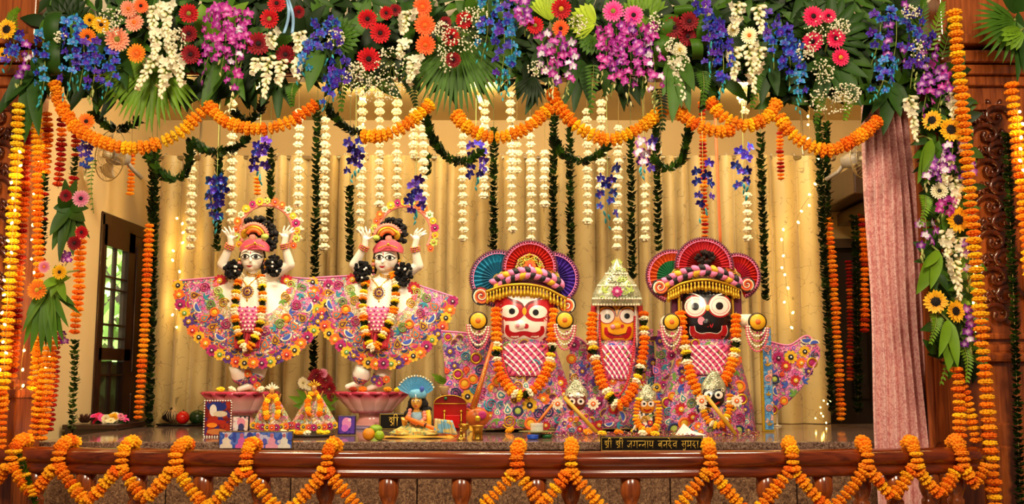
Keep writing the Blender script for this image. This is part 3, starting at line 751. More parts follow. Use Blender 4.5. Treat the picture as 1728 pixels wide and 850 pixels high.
def piece(kind):
    s = RNG.randrange(3)
    if kind == 'cream': return 'cream_blossom', cream_mesh(s)
    if kind.startswith('leaf'): return 'leaf_knot', leafknot_mesh(kind[5:] or 'dark', s)
    return 'marigold', marigold_mesh(kind, s)
def garland(label, pts, seq, rpx_m, step, cat='garland', name='marigold_garland', group=None, flat=.62, thread=True, jitter=.12, gaps=None, t=None, thread_mat=None, sub=None):
    """flowers threaded along a polyline; seq(i, fraction) names each one; rpx_m is the flower radius in metres"""
    b = V(pts[0])
    if t is None: t = thing(name, label, cat, b, group)
    b = root_loc(t) if sub is None else root_loc(sub)
    host = sub or t
    sp = along(pts, step, step * .3); N = len(sp)
    for i, (p, d) in enumerate(sp):
        kd = seq(i, i / max(1, N - 1))
        if kd is None: continue
        nm, me = piece(kd); s = rpx_m * rr(1 - jitter, 1 + jitter)
        q = V((0, 0, 1)).rotation_difference(d if d.z <= 0 else -d) @ Quaternion((0, 0, 1), rr(0, 6.28))
        put(nm, me, host, loc=p - b + V((rr(-1, 1), rr(-1, 1), 0)) * rpx_m * jitter * .8, rot=q, scale=(s, s, s * flat * 1.2))
    if thread: put('thread', G().tube(pts, .0018, 5).mesh('thread', thread_mat or THREAD, b), host)
    return t
def drop(u, v0, v1, Y, u1=None, sway=0, n=10):
    """a hanging line from pixel (u, v0) to (u1, v1) at one depth"""
    u1 = u if u1 is None else u1
    return [P(u + (u1 - u) * i / n + sway * math.sin(PI * i / n), v0 + (v1 - v0) * i / n, Y) for i in range(n + 1)]
def mix(*w):
    """weighted random flower colours"""
    ks = [k for k, c in w for _ in range(c)]
    return lambda i, f: ks[RNG.randrange(len(ks))]
def runs(*spec):
    """blocks along the strand: (end fraction, kind, kind, ...)"""
    def f(i, q):
        for e, *ks in spec:
            if q <= e: return ks[RNG.randrange(len(ks))]
        return spec[-1][1]
    return f
# ================================================================ flower valance along the lintel
# packed greenery behind the flowers
def filler(u0, u1, seed, label, vmax=150, n=420, dens='deep', Y=4.78, vmin=-20):
    r = random.Random(seed); g = G()
    for i in range(n):
        u = r.uniform(u0, u1); edge = vmax + 16 * math.sin(u / 23) + 10 * math.sin(u / 9)
        v = vmin + (edge - vmin) * r.random() ** .85
        y = Y - r.uniform(0, .14); k = K(v, y); b = P(u, v, y); a = r.uniform(-PI * .9, -PI * .1) if r.random() < .75 else r.uniform(0, PI)
        L = r.uniform(26, 58) * k
        leafblade(g, b, b + V((math.cos(a) * L, r.uniform(-.06, .02), math.sin(a) * L)), L * r.uniform(.12, .26), droop=.12, fold=.25, n=4, m=r.randrange(3))
    return solo('packed_greenery', g, [mleaf('dark'), mleaf('deep'), mleaf('mid')], label, 'greenery', P((u0 + u1) / 2, 100, Y), kind='stuff')
filler(72, 440, 1, 'packed dark leaves behind the flowers over the glazed door side', 150, 520)
filler(430, 860, 2, 'packed dark leaves behind the flowers over the dancing figures', 120, 460)
filler(850, 1280, 3, 'packed dark leaves behind the flowers over the masked figures', 130, 460)
filler(1270, 1546, 4, 'packed dark leaves behind the flowers next to the carved pillar', 150, 420)

# --- gerberas: (u, v, radius, colour, centre, label)
for u, v, r, c, ce, lb in [
    (5, 92, 12, 'yellow', 'dark', 'small yellow daisy peeking out beneath the yellow flower at the valance end'),
    (171, 42, 15, 'yellow', 'red', 'yellow daisy with a red-brown centre beside two amber daisies'),
    (152, 34, 12, 'yellow', 'dark', 'half-hidden yellow daisy tucked behind the amber daisy'),
    (148, 62, 15, 'amber', 'dark', 'amber daisy with a dark centre below the yellow daisies'),
    (198, 66, 21, 'salmon', 'olive', 'largest salmon gerbera, just above the orange gerbera'),
    (227, 38, 17, 'salmon', 'orange', 'salmon gerbera upper neighbour of the largest salmon one'),
    (217, 15, 15, 'salmon', 'orange', 'topmost salmon gerbera near the ceiling edge'),
    (238, 10, 13, 'orange', 'dark', 'small orange gerbera touching the topmost salmon gerbera'),
    (231, 90, 17, 'amber', 'orange', 'burnt orange gerbera below the salmon gerberas'),
    (319, 23, 17, 'red', 'olive', 'top red gerbera in the column of three beside tuberoses'),
    (319, 57, 15, 'darkred', 'red', 'middle dark red gerbera in the column of three beside tuberoses'),
    (322, 92, 17, 'darkred', 'red', 'bottom dark red gerbera in the column of three beside tuberoses'),
    (436, 74, 20, 'darkred', 'dark', 'big dark red gerbera below the blue ribbon bouquet'),
    (455, 32, 17, 'red', 'olive', 'red gerbera directly above the big dark red one'),
    (467, 6, 16, 'red', 'dark', 'red gerbera at the top edge beside the blue ribbon'),
    (504, 20, 11, 'darkred', 'dark', 'small dark red gerbera at the other side of the blue ribbon'),
    (482, 92, 17, 'darkred', 'red', 'drooping dark red gerbera above the tuberose tips'),
    (620, 32, 17, 'red', 'dark', 'upper red gerbera of the loose red group beside the round leaf'),
    (642, 56, 18, 'red', 'dark', 'middle red gerbera of the loose red group beside the round leaf'),
    (622, 100, 21, 'red', 'dark', 'largest bright red gerbera hanging above the tiny white blossoms'),
    (652, 22, 12, 'red', 'dark', 'half-hidden red gerbera behind the loose red group'),
    (667, 17, 11, 'darkred', 'dark', 'small dark red gerbera at the top of the loose red group'),
    (713, 12, 17, 'orange', 'orange', 'top orange gerbera in the column of three'),
    (717, 43, 19, 'orange', 'orange', 'middle orange gerbera in the column of three'),
    (718, 76, 18, 'orange', 'orange', 'bottom orange gerbera in the column of three'),
    (783, 34, 15, 'red', 'dark', 'top red gerbera over the palm leaf'),
    (761, 63, 16, 'red', 'dark', 'middle red gerbera over the palm leaf'),
    (765, 101, 14, 'darkred', 'dark', 'lowest dark red gerbera over the palm leaf'),
    (752, 38, 11, 'darkred', 'dark', 'small dark red gerbera sunk in white sprigs above the palm leaf'),
    (947, 15, 18, 'red', 'yellow', 'scarlet gerbera at the top between two lime fan leaves'),
    (903, 43, 15, 'red', 'olive', 'scarlet gerbera with a green centre beside the lime fan leaf'),
    (946, 48, 15, 'orange', 'red', 'single orange gerbera beneath the scarlet ones'),
    (1035, 19, 19, 'pink', 'olive', 'pink gerbera first of the pair above the big magenta orchids'),
    (1069, 26, 18, 'pink', 'dark', 'pink gerbera second of the pair above the big magenta orchids'),
    (1137, 46, 19, 'darkred', 'red', 'dark red gerbera at the near side of the looped leaf ring'),
    (1163, 36, 17, 'darkred', 'red', 'upper dark red gerbera inside the looped leaf ring'),
    (1160, 61, 17, 'darkred', 'red', 'lower dark red gerbera inside the looped leaf ring'),
    (1147, 85, 14, 'cream', 'yellow', 'cream double blossom under the dark red trio'),
    (1237, 50, 12, 'cream', 'yellow', 'small cream daisy among the pale tuberoses'),
    (1264, 60, 15, 'cream', 'orange', 'larger cream daisy with an orange centre among tuberoses'),
    (1372, 28, 19, 'hotpink', 'dark', 'top hot pink gerbera of the group on dark broad leaves'),
    (1398, 27, 13, 'hotpink', 'dark', 'small hot pink gerbera behind the top one'),
    (1371, 70, 18, 'hotpink', 'dark', 'hot pink gerbera below the top pair, over the white sprigs'),
    (1410, 65, 17, 'hotpink', 'dark', 'hot pink gerbera at the middle of the group on broad leaves'),
    (1418, 97, 16, 'hotpink', 'yellow', 'lowest hot pink gerbera of the group, with a pale centre'),
]:
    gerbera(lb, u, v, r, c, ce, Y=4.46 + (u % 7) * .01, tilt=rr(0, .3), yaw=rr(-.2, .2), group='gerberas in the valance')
sunflower('yellow sunflower at the very end of the valance', 12, 50, 19, Y=4.48, yaw=-.1)

# --- orchid sprays: (from, to, blossoms, colours, bud, buds, width, label)
for p0, p1, n, cs, bd, nb, w, lb in [
    ((22, 60), (14, 120), 8, ('violet', 'blue'), 'teal', 2, 16, 'violet orchids below the yellow sunflower at the valance end'),
    ((50, 75), (24, 160), 7, ('purple', 'white'), 'green', 6, 9, 'purple and white orchid spray ending in pale green buds'),
    ((72, 62), (68, 178), 10, ('blue', 'teal'), 'teal', 8, 10, 'teal orchid spray hanging just past the looped strap leaves'),
    ((124, 32), (112, 168), 16, ('blue', 'violet', 'teal'), 'teal', 6, 14, 'dense blue orchid spray hanging straight beside the looped strap leaves'),
    ((138, 44), (134, 150), 10, ('violet', 'blue'), 'teal', 5, 12, 'violet orchid spray under the amber daisy'),
    ((158, 72), (150, 172), 12, ('violet', 'blue'), 'green', 5, 13, 'deep violet orchid spray below the yellow daisies'),
    ((190, 82), (176, 166), 11, ('blue', 'violet'), 'teal', 4, 15, 'blue violet orchid spray below the largest salmon gerbera'),
    ((362, 14), (338, 140), 14, ('magenta',), 'purple', 4, 12, 'magenta orchid spray along the near edge of the first magenta bunch'),
    ((378, 12), (372, 126), 18, ('magenta',), 'cream', 2, 17, 'full magenta orchid spray at the heart of the first magenta bunch'),
    ((396, 24), (388, 190), 17, ('magenta', 'magenta', 'white'), 'cream', 8, 14, 'longest magenta orchid spray with a tail of cream buds'),
    ((410, 30), (404, 120), 10, ('magenta',), 'green', 2, 12, 'magenta orchid spray at the far edge of the first magenta bunch'),
    ((548, 34), (512, 112), 12, ('violet', 'blue'), 'teal', 3, 14, 'violet orchid spray slanting beside the round pleated leaf'),
    ((558, 40), (556, 110), 9, ('blue', 'violet'), 'teal', 3, 13, 'blue orchid spray over the round pleated leaf'),
    ((522, 80), (504, 140), 8, ('teal', 'blue'), 'teal', 4, 10, 'teal orchid spray dangling past the broad green leaf'),
    ((574, 102), (568, 168), 10, ('violet', 'cobalt'), 'teal', 3, 14, 'cobalt orchid spray below the round pleated leaf'),
    ((556, 126), (548, 186), 6, ('blue',), 'teal', 3, 9, 'short blue orchid spray at the end of the second swag'),
    ((822, -5), (812, 104), 12, ('blue', 'teal'), 'teal', 5, 15, 'blue orchid spray between palm leaf and magenta blooms'),
    ((848, 2), (842, 160), 16, ('blue', 'violet', 'teal'), 'teal', 8, 15, 'long blue orchid spray with many teal buds'),
    ((862, 20), (852, 168), 10, ('teal', 'blue'), 'teal', 7, 10, 'thin teal orchid spray behind the long blue one'),
    ((872, 0), (886, 62), 10, ('magenta', 'purple'), 'green', 2, 14, 'magenta orchids mixed with blue near the top'),
    ((912, 60), (926, 160), 11, ('magenta', 'white'), 'cream', 6, 13, 'magenta and white orchid spray under the scarlet gerbera'),
    ((938, 66), (930, 164), 9, ('purple', 'magenta'), 'cream', 5, 10, 'purple orchid spray ending above the swag joint'),
    ((958, 70), (954, 165), 9, ('magenta', 'white'), 'green', 6, 9, 'slender magenta orchid spray with green buds under the orange gerbera'),
    ((1022, 50), (1012, 140), 14, ('magenta',), 'cream', 3, 13, 'magenta orchid spray at the near edge of the biggest bunch'),
    ((1040, 48), (1030, 166), 18, ('magenta', 'magenta', 'purple'), 'cream', 5, 15, 'magenta orchid spray left of the middle in the biggest bunch'),
    ((1060, 46), (1058, 176), 20, ('magenta',), 'cream', 4, 16, 'longest magenta orchid spray in the middle of the biggest bunch'),
    ((1078, 50), (1084, 150), 16, ('magenta', 'purple'), 'cream', 4, 14, 'magenta orchid spray right of the middle in the biggest bunch'),
    ((1094, 50), (1104, 190), 12, ('magenta', 'white'), 'green', 7, 10, 'outermost magenta orchid spray with trailing green buds, biggest bunch'),
    ((1184, 6), (1198, 90), 11, ('cobalt', 'violet'), 'teal', 3, 14, 'cobalt orchid spray at the top past the looped leaf ring'),
    ((1206, 40), (1196, 130), 13, ('blue', 'violet'), 'teal', 4, 15, 'blue orchid spray between looped leaf ring and tuberoses'),
    ((1216, 60), (1214, 165), 12, ('cobalt', 'blue'), 'teal', 7, 12, 'long cobalt orchid spray with teal buds before the tuberoses'),
    ((1290, 24), (1306, 118), 13, ('blue', 'violet'), 'teal', 3, 16, 'blue violet orchid spray next to the larger cream daisy'),
    ((1322, 50), (1332, 150), 16, ('cobalt', 'blue'), 'teal', 4, 16, 'thick cobalt orchid spray beside the hot pink group'),
    ((1336, 80), (1346, 190), 10, ('blue', 'teal'), 'teal', 8, 10, 'blue orchid spray trailing teal buds below the hot pink group'),
    ((1486, 20), (1470, 110), 11, ('violet', 'blue'), 'teal', 3, 15, 'violet orchid spray past the broad leaves of the hot pink group'),
    ((1512, 16), (1500, 130), 15, ('violet', 'purple', 'blue'), 'teal', 4, 18, 'dense violet orchid spray at the corner of the valance'),
    ((1494, 100), (1474, 172), 11, ('blue', 'teal'), 'teal', 5, 15, 'teal blue orchid spray above the pink curtain'),
    ((1536, 24), (1536, 150), 14, ('violet', 'blue'), 'green', 5, 16, 'violet orchid spray above the flower column'),
    ((1556, 60), (1560, 122), 8, ('violet', 'purple'), 'green', 2, 12, 'last violet spray of the corner next to the fern'),
]:
    orchid_spray('spray of ' + lb if lb.split()[0] in ('violet', 'magenta') and 'orchids' in lb else lb, p0, p1, n, cs, bd, nb, w, Y=4.52 - (p0[0] % 5) * .012)

# --- tuberoses
for p0, p1, n, lb in [
    ((262, 6), (258, 60), 14, 'upright looking tuberose stalk at the top of the big cream bunch'),
    ((282, 4), (284, 66), 15, 'tuberose stalk at the top of the big cream bunch beside the red column'),
    ((268, 48), (262, 96), 13, 'tuberose stalk in the middle of the big cream bunch'),
    ((288, 52), (292, 102), 13, 'tuberose stalk of the big cream bunch touching the red column'),
    ((268, 92), (234, 146), 13, 'tuberose stalk slanting over the fan palm leaf'),
    ((284, 96), (272, 160), 14, 'tuberose stalk hanging straight over the fan palm leaf'),
    ((300, 90), (306, 142), 13, 'tuberose stalk nearest the red column over the fan palm leaf'),
    ((440, 96), (428, 120), 7, 'short tuberose tip under the big dark red gerbera'),
    ((456, 92), (447, 160), 14, 'long tuberose stalk under the big dark red gerbera'),
    ((476, 100), (472, 140), 11, 'tuberose stalk under the drooping dark red gerbera'),
    ((504, 98), (502, 128), 8, 'short tuberose stalk beside the teal orchid spray'),
    ((508, 52), (504, 84), 10, 'cream tuberose head beside the blue ribbon'),
    ((456, 54), (462, 76), 7, 'cream tuberose head between two red gerberas'),
    ((690, 16), (682, 54), 10, 'cream tuberose head beside the top orange gerbera'),
    ((688, 66), (674, 92), 8, 'cream tuberose head beside the bottom orange gerbera'),
    ((702, 92), (692, 136), 11, 'tuberose stalk beside the rim of the big palm leaf'),
    ((1138, 96), (1152, 164), 13, 'tuberose stalk dropping out of the looped leaf ring'),
    ((1240, 78), (1238, 130), 12, 'tuberose stalk dropping beside the cobalt orchids'),
    ((1262, 70), (1272, 152), 15, 'longest tuberose stalk next to the larger cream daisy'),
    ((1246, 4), (1240, 44), 10, 'tuberose head at the top edge over the small cream daisy'),
    ((1278, 8), (1284, 52), 10, 'tuberose head at the top edge over the larger cream daisy'),
    ((1282, 78), (1278, 116), 9, 'pale tuberose tip beside the blue violet orchids'),
]:
    tuberose(lb, p0, p1, n)

# --- palm, fan and broad leaves
fan_leaf('large green fan palm leaf spreading over the first swag', (268, 96), 132, 196, 318, 24, 'bright', Y=4.60, w=.045)
fan_leaf('large dark palm leaf spreading down below red gerberas', (772, 66), 142, 196, 338, 30, 'mid', Y=4.60, w=.034)
fan_leaf('round pleated green leaf beside the violet orchids', (566, 62), 44, -70, 92, 12, 'mid', Y=4.56, w=.16, point=.35, jit=.04, name='fan_leaf', cat='leaf')
fan_leaf('lime green pleated fan leaf near the scarlet gerbera', (930, 34), 52, 70, 150, 8, 'lime', Y=4.62, w=.13, point=.35, jit=.04, name='fan_leaf', cat='leaf')
fan_leaf('bright pleated fan leaf before the pink gerberas', (1003, 40), 46, 95, 235, 11, 'lime', Y=4.58, w=.14, point=.35, jit=.04, name='fan_leaf', cat='leaf')
fan_leaf('pale green fan leaf standing behind the pink gerberas', (1082, 50), 72, 30, 125, 11, 'bright', Y=4.66, w=.12, point=.4, jit=.05, name='fan_leaf', cat='leaf')
fan_leaf('small pleated leaf under the bright fan leaf', (1002, 62), 34, 180, 300, 8, 'mid', Y=4.58, w=.16, point=.35, jit=.05, name='fan_leaf', cat='leaf')
fan_leaf('small dark palm leaf beside the swag joint', (902, 128), 58, 200, 300, 10, 'dark', Y=4.60, w=.06)
fan_leaf('fan palm leaf on the far side of the carved pillar top', (1712, 34), 88, 140, 300, 17, 'mid', Y=4.50, w=.055)
fan_leaf('small bright torn leaf over the pillar palm leaf', (1722, 52), 42, 170, 260, 6, 'bright', Y=4.44, w=.18, point=.4, name='fan_leaf', cat='leaf')
fan_leaf('radiating broad leaves behind the hot pink gerberas', (1398, 64), 84, -40, 215, 15, 'deep', Y=4.64, w=.13, point=.55)
fan_leaf('dark fan leaf standing at the top near the daisies', (118, 44), 62, 20, 160, 9, 'dark', Y=4.64, w=.16, point=.5, name='fan_leaf', cat='leaf')
leaf_cluster('long dark leaves hanging at the valance end before the pillar', (60, 112), [(42, 238, 17), (66, 226, 14), (8, 172, 15), (-8, 196, 12), (24, 150, 14)], 'deep')
leaf_cluster('broad leaves hanging behind the deep violet orchids', (202, 88), [(196, 156, 14), (214, 150, 12), (224, 128, 10)], 'deep', Y=4.6)
leaf_cluster('pair of broad leaves below the first magenta bunch', (384, 96), [(340, 178, 15), (414, 168, 12), (356, 150, 10)], 'mid')
leaf_cluster('large glossy leaves standing behind the first magenta bunch', (352, 66), [(340, 4, 18), (372, 0, 16), (420, 0, 16), (330, 30, 14)], 'bright', Y=4.64)
leaf_cluster('broad leaf hanging in front of violet orchids', (540, 78), [(520, 154, 15)], 'mid', Y=4.48)
leaf_cluster('broad leaves below the tuberose tips', (470, 120), [(470, 204, 10), (440, 178, 12), (492, 180, 9)], 'deep', Y=4.6)
leaf_cluster('dark upright leaves above the drooping dark red gerbera', (510, 60), [(520, 10, 16), (550, 6, 12), (500, 0, 9)], 'dark', Y=4.64)
leaf_cluster('large leaves hanging out of the looped leaf ring', (1142, 92), [(1118, 160, 14), (1134, 204, 15), (1172, 152, 13), (1164, 188, 12), (1150, 180, 9)], 'mid', Y=4.52)
leaf_cluster('broad leaves under the blue spray beside tuberoses', (1296, 90), [(1284, 176, 13), (1312, 160, 12), (1268, 168, 9)], 'deep', Y=4.6)
leaf_cluster('long pointed leaves hanging below the hot pink gerberas', (1402, 100), [(1366, 178, 11), (1414, 160, 9), (1454, 178, 12), (1392, 166, 8), (1348, 120, 9), (1466, 130, 10)], 'deep', Y=4.56)
leaf_cluster('deep green leaves hanging in front of the pink curtain top', (1500, 140), [(1490, 226, 14), (1520, 196, 12), (1470, 190, 10), (1534, 170, 10)], 'deep', Y=4.6)
leaf_cluster('dark leaves at the top edge between red and orange gerberas', (690, 40), [(676, 4, 10), (664, 44, 10), (736, 0, 12), (748, 10, 12)], 'deep', Y=4.64)
leaf_cluster('broad leaves at the top edge above the palm gerberas', (800, 30), [(768, 0, 14), (824, 6, 14), (790, -10, 12)], 'mid', Y=4.64)
leaf_cluster('dark strap leaves behind the pillar palm leaf', (1718, 20), [(1690, -6, 12), (1716, 138, 9), (1726, 120, 8), (1730, -10, 14)], 'deep', Y=4.52)
leaf_cluster('dark leaves behind the slender magenta orchids', (980, 100), [(968, 190, 11), (996, 176, 10), (946, 188, 8)], 'deep', Y=4.62)
looped_leaf('glossy strap leaves looped over beside the blue orchids', [(87, 44, 26, 60, 4), (92, 92, 28, 62, -4), (74, 112, 26, 40, -14)], 'deep')
looped_leaf('ring of looped glossy leaves around the dark red trio', [(1112, 76, 26, 46, 8), (1120, 42, 26, 46, 18), (1160, 16, 46, 22, 0), (1186, 44, 20, 50, -6), (1180, 78, 20, 34, -10)], 'mid')
for p0, p1, c, lb in [((586, 120), (576, 190), 'mid', 'fern frond below the cobalt orchids'), ((496, 140), (494, 180), 'mid', 'fern frond beside the long tuberose stalk'),
    ((1002, 110), (996, 194), 'mid', 'fern frond before the biggest magenta bunch'), ((1112, 150), (1118, 222), 'dark', 'dark fern frond next to the fifth swag'),
    ((1186, 120), (1186, 178), 'mid', 'fern frond below the blue orchids at the looped ring'), ((1274, 120), (1268, 184), 'mid', 'fern frond beside the longest tuberose stalk'),
    ((1566, 84), (1590, 4), 'bright', 'upright fern frond at the corner over the column'), ((1548, 60), (1556, -4), 'mid', 'upright fern frond behind the violet corner orchids'),
    ((1590, 96), (1604, 30), 'mid', 'upright fern frond leaning to the carved pillar'), ((1432, 150), (1424, 204), 'bright', 'fern frond below the white sprigs'),
    ((690, 132), (702, 180), 'dark', 'dark fern frond where the third swag ends'), ((20, 60), (34, 18), 'bright', 'small fern frond above the end sunflower'),
    ((1380, 150), (1376, 210), 'mid', 'fern frond under the long pointed leaves')]:
    fern(lb, p0, p1, col=c)
babys_breath('haze of tiny white blossoms around the largest red gerbera', [(604, 140, 34, 24), (660, 112, 30, 34), (640, 150, 44, 22), (600, 120, 18, 16)], 60)
babys_breath('tiny white sprigs over the round pleated leaf', [(566, 64, 16, 16)], 40)
babys_breath('tiny white sprigs near the salmon gerberas', [(186, 30, 22, 18), (300, 66, 14, 20)], 45)
babys_breath('tiny white sprigs around the palm gerberas', [(788, 62, 24, 30), (752, 92, 14, 34), (800, 24, 24, 14), (745, 50, 16, 14)], 50)
babys_breath('tiny white sprigs between scarlet and pink gerberas', [(976, 40, 16, 18), (906, 116, 16, 14), (1108, 36, 14, 18)], 34)
babys_breath('tiny white sprigs inside the looped leaf ring', [(1144, 100, 20, 18), (1132, 76, 10, 14)], 40)
babys_breath('tiny white sprigs around the hot pink gerberas', [(1390, 50, 34, 26), (1360, 86, 18, 16), (1420, 44, 18, 14), (1388, 120, 20, 24)], 46)
babys_breath('haze of tiny white blossoms hanging below the hot pink group', [(1400, 170, 42, 22), (1428, 158, 26, 18)], 80)
babys_breath('tiny yellowish sprigs at the corner next to the fern', [(1550, 84, 14, 18), (1536, 20, 16, 12)], 36)
babys_breath('tiny white sprigs near the end sunflower', [(100, 62, 12, 10), (186, 52, 14, 10)], 24)
# blue ribbon tied round the bouquet
rb = G()
for du in (-3, 4): rb.sheet(lambda s, t, du=du: P(484 + du * t * 2 + (s - .5) * 5 + 6 * math.sin(3 * t), -6 + 62 * t, 4.42 - .02 * math.sin(5 * t)), 2, 14, t=.001)
solo('blue_ribbon', rb, mat('blue_satin', '#8fb8dc', .35, rnd=0), 'pale blue ribbon hanging over the red gerberas', 'ribbon', P(484, 20, 4.44))

# --- flower column down the post by the carved pillar
g = G(); r_ = random.Random(9)
for i in range(520):
    v = r_.uniform(120, 610); u = 1592 + (v - 120) / 490 * 22 + r_.uniform(-34, 30); y = 4.66 - r_.uniform(0, .12); k = K(v, y); b = P(u, v, y); a = r_.uniform(0, 6.28); L = r_.uniform(16, 40) * k
    leafblade(g, b, b + V((math.cos(a) * L, r_.uniform(-.05, .02), math.sin(a) * L)), L * r_.uniform(.16, .3), droop=.12, fold=.25, n=4, m=r_.randrange(3))
solo('packed_greenery', g, [mleaf('dark'), mleaf('deep'), mleaf('mid')], 'packed dark leaves backing the flower column by the carved pillar', 'greenery', P(1600, 400, 4.7), kind='stuff')
for u, v, r, yw, lb, pale in [(1604, 219, 22, .1, 'full-faced sunflower topmost of the flower column', False), (1573, 203, 18, -.7, 'sunflower turned aside behind the topmost one', False),
    (1585, 322, 15, -.2, 'pale daisy with a black centre in the flower column', True), (1616, 371, 23, .15, 'large sunflower halfway down the flower column', False),
    (1579, 509, 21, -.3, 'lower sunflower of the column on the pink curtain side', False), (1612, 525, 20, .3, 'lowest sunflower of the column on the pillar side', False)]:
    sunflower(lb, u, v, r, Y=4.50, yaw=yw, pale=pale)
for p0, p1, n, cs, bd, nb, w, lb in [
    ((1560, 100), (1556, 196), 11, ('magenta', 'purple'), 'purple', 3, 14, 'purple magenta orchid spray at the top of the flower column'),
    ((1584, 116), (1582, 186), 9, ('purple', 'magenta'), 'green', 2, 12, 'purple orchid spray above the topmost column sunflower'),
    ((1608, 244), (1588, 310), 11, ('white', 'purple'), 'green', 2, 16, 'white and purple orchids below the topmost column sunflower'),
    ((1574, 262), (1558, 320), 9, ('purple', 'white'), 'cream', 3, 13, 'purple orchid spray on the curtain side of the column'),
    ((1592, 330), (1580, 372), 7, ('purple', 'magenta'), 'green', 2, 13, 'purple orchids beside the large column sunflower'),
    ((1626, 280), (1622, 330), 7, ('purple',), 'purple', 2, 10, 'dark purple orchids between column and marigold strand'),
    ((1562, 370), (1552, 440), 6, ('white', 'purple'), 'green', 5, 10, 'small white purple spray dangling over the pink curtain edge'),
    ((1628, 404), (1634, 488), 7, ('purple', 'white'), 'green', 5, 9, 'purple spray beside the lower tuberose stalk of the column'),
    ((1634, 520), (1634, 604), 12, ('white', 'purple'), 'green', 3, 15, 'white purple orchid spray below the lowest column sunflower')]:
    orchid_spray(lb, p0, p1, n, cs, bd, nb, w, Y=4.52, size=11)
for p0, p1, n, lb in [((1612, 140), (1606, 196), 11, 'tuberose stalk at the top of the flower column'), ((1534, 160), (1544, 232), 14, 'greenish tuberose stalk at the curtain corner'),
    ((1594, 270), (1594, 306), 9, 'tuberose head beneath the topmost column sunflower'), ((1610, 296), (1612, 344), 10, 'tuberose stalk above the large column sunflower'),
    ((1596, 384), (1598, 430), 11, 'tuberose stalk below the large column sunflower'), ((1606, 420), (1618, 500), 15, 'long tuberose stalk in the middle of the column'),
    ((1616, 400), (1626, 430), 8, 'short tuberose head under the large column sunflower')]:
    tuberose(lb, p0, p1, n, Y=4.50, opn=.6)
leaf_cluster('pale green leaf blades beside the second column sunflower', (1572, 236), [(1548, 308, 11), (1556, 290, 8)], 'bright', Y=4.52)
leaf_cluster('pale bent leaves over the pink curtain edge', (1584, 424), [(1546, 494, 15), (1570, 486, 10), (1560, 450, 8)], 'bright', Y=4.52)
leaf_cluster('long pale leaves ending the flower column', (1600, 540), [(1600, 624, 15), (1616, 618, 10), (1584, 600, 9)], 'bright', Y=4.50)
for p0, p1, lb in [((1606, 570), (1586, 650), 'fern frond at the foot of the flower column'), ((1626, 580), (1630, 646), 'fern frond beside the marigolds at the column foot'), ((1562, 330), (1552, 380), 'fern frond halfway along the curtain side of the column'), ((1580, 530), (1568, 580), 'fern frond under the curtain-side sunflower')]:
    fern(lb, p0, p1, n=12, wpx=14, col='bright', Y=4.54)

# --- hanging flower string in front of the left wall
leaf_cluster('drooping strap leaves at the end of the left flower string', (84, 482), [(40, 578, 8), (52, 590, 9), (86, 590, 9), (108, 572, 8), (128, 512, 7), (70, 594, 8), (136, 526, 6), (44, 530, 7), (98, 584, 8), (60, 570, 8), (116, 548, 7), (38, 556, 7), (78, 580, 9)], 'mid', Y=4.50, droop=.1)
leaf_cluster('dark leaves in the middle of the left flower string', (118, 350), [(96, 372, 12), (144, 372, 13), (84, 396, 11), (108, 414, 12), (150, 350, 9), (98, 330, 11), (152, 400, 8), (110, 300, 9), (130, 300, 9), (88, 420, 10), (124, 430, 10), (100, 440, 9), (90, 350, 10)], 'deep', Y=4.62)
leaf_cluster('small leaves above the drooping strap leaves', (100, 470), [(86, 500, 8), (112, 508, 8), (66, 486, 8), (118, 468, 7), (94, 446, 8)], 'bright', Y=4.48)
for u, v, r, c, ce, lb in [(137, 335, 15, 'rose', 'dark', 'pink daisy with a dark centre on the left flower string'), (111, 330, 11, 'darkred', 'red', 'wine red flower beside the pink daisy'),
    (138, 392, 12, 'red', 'red', 'red carnation on the left flower string'), (126, 410, 13, 'darkred', 'red', 'dark red carnation just below the red one'),
    (101, 459, 13, 'yellow', 'dark', 'yellow daisy above the drooping strap leaves'), (63, 489, 17, 'amber', 'yellow', 'orange gerbera with a yellow eye on strap leaves'),
    (75, 450, 11, 'rose', 'orange', 'small salmon flower behind the yellow daisy'), (146, 205, 15, 'amber', 'dark', 'orange sunflower-like daisy tucked under the first swag')]:
    gerbera(lb, u, v, r, c, ce, Y=4.42 if v > 300 else 4.58)
for p0, p1, n, cs, bd, nb, w, lb in [((142, 240), (142, 300), 9, ('violet', 'cobalt'), 'cream', 3, 9, 'violet orchid spray heading the left flower string'),
    ((108, 428), (110, 448), 4, ('purple',), 'purple', 1, 6, 'purple orchids above the yellow daisy'), ((106, 560), (104, 582), 3, ('purple',), 'green', 1, 6, 'purple orchid tip below the strap leaves')]:
    orchid_spray(lb, p0, p1, n, cs, bd, nb, w, Y=4.6, size=9)
fern('narrow fern hanging beside the pink daisy', (158, 270), (158, 360), col='mid', wpx=9)
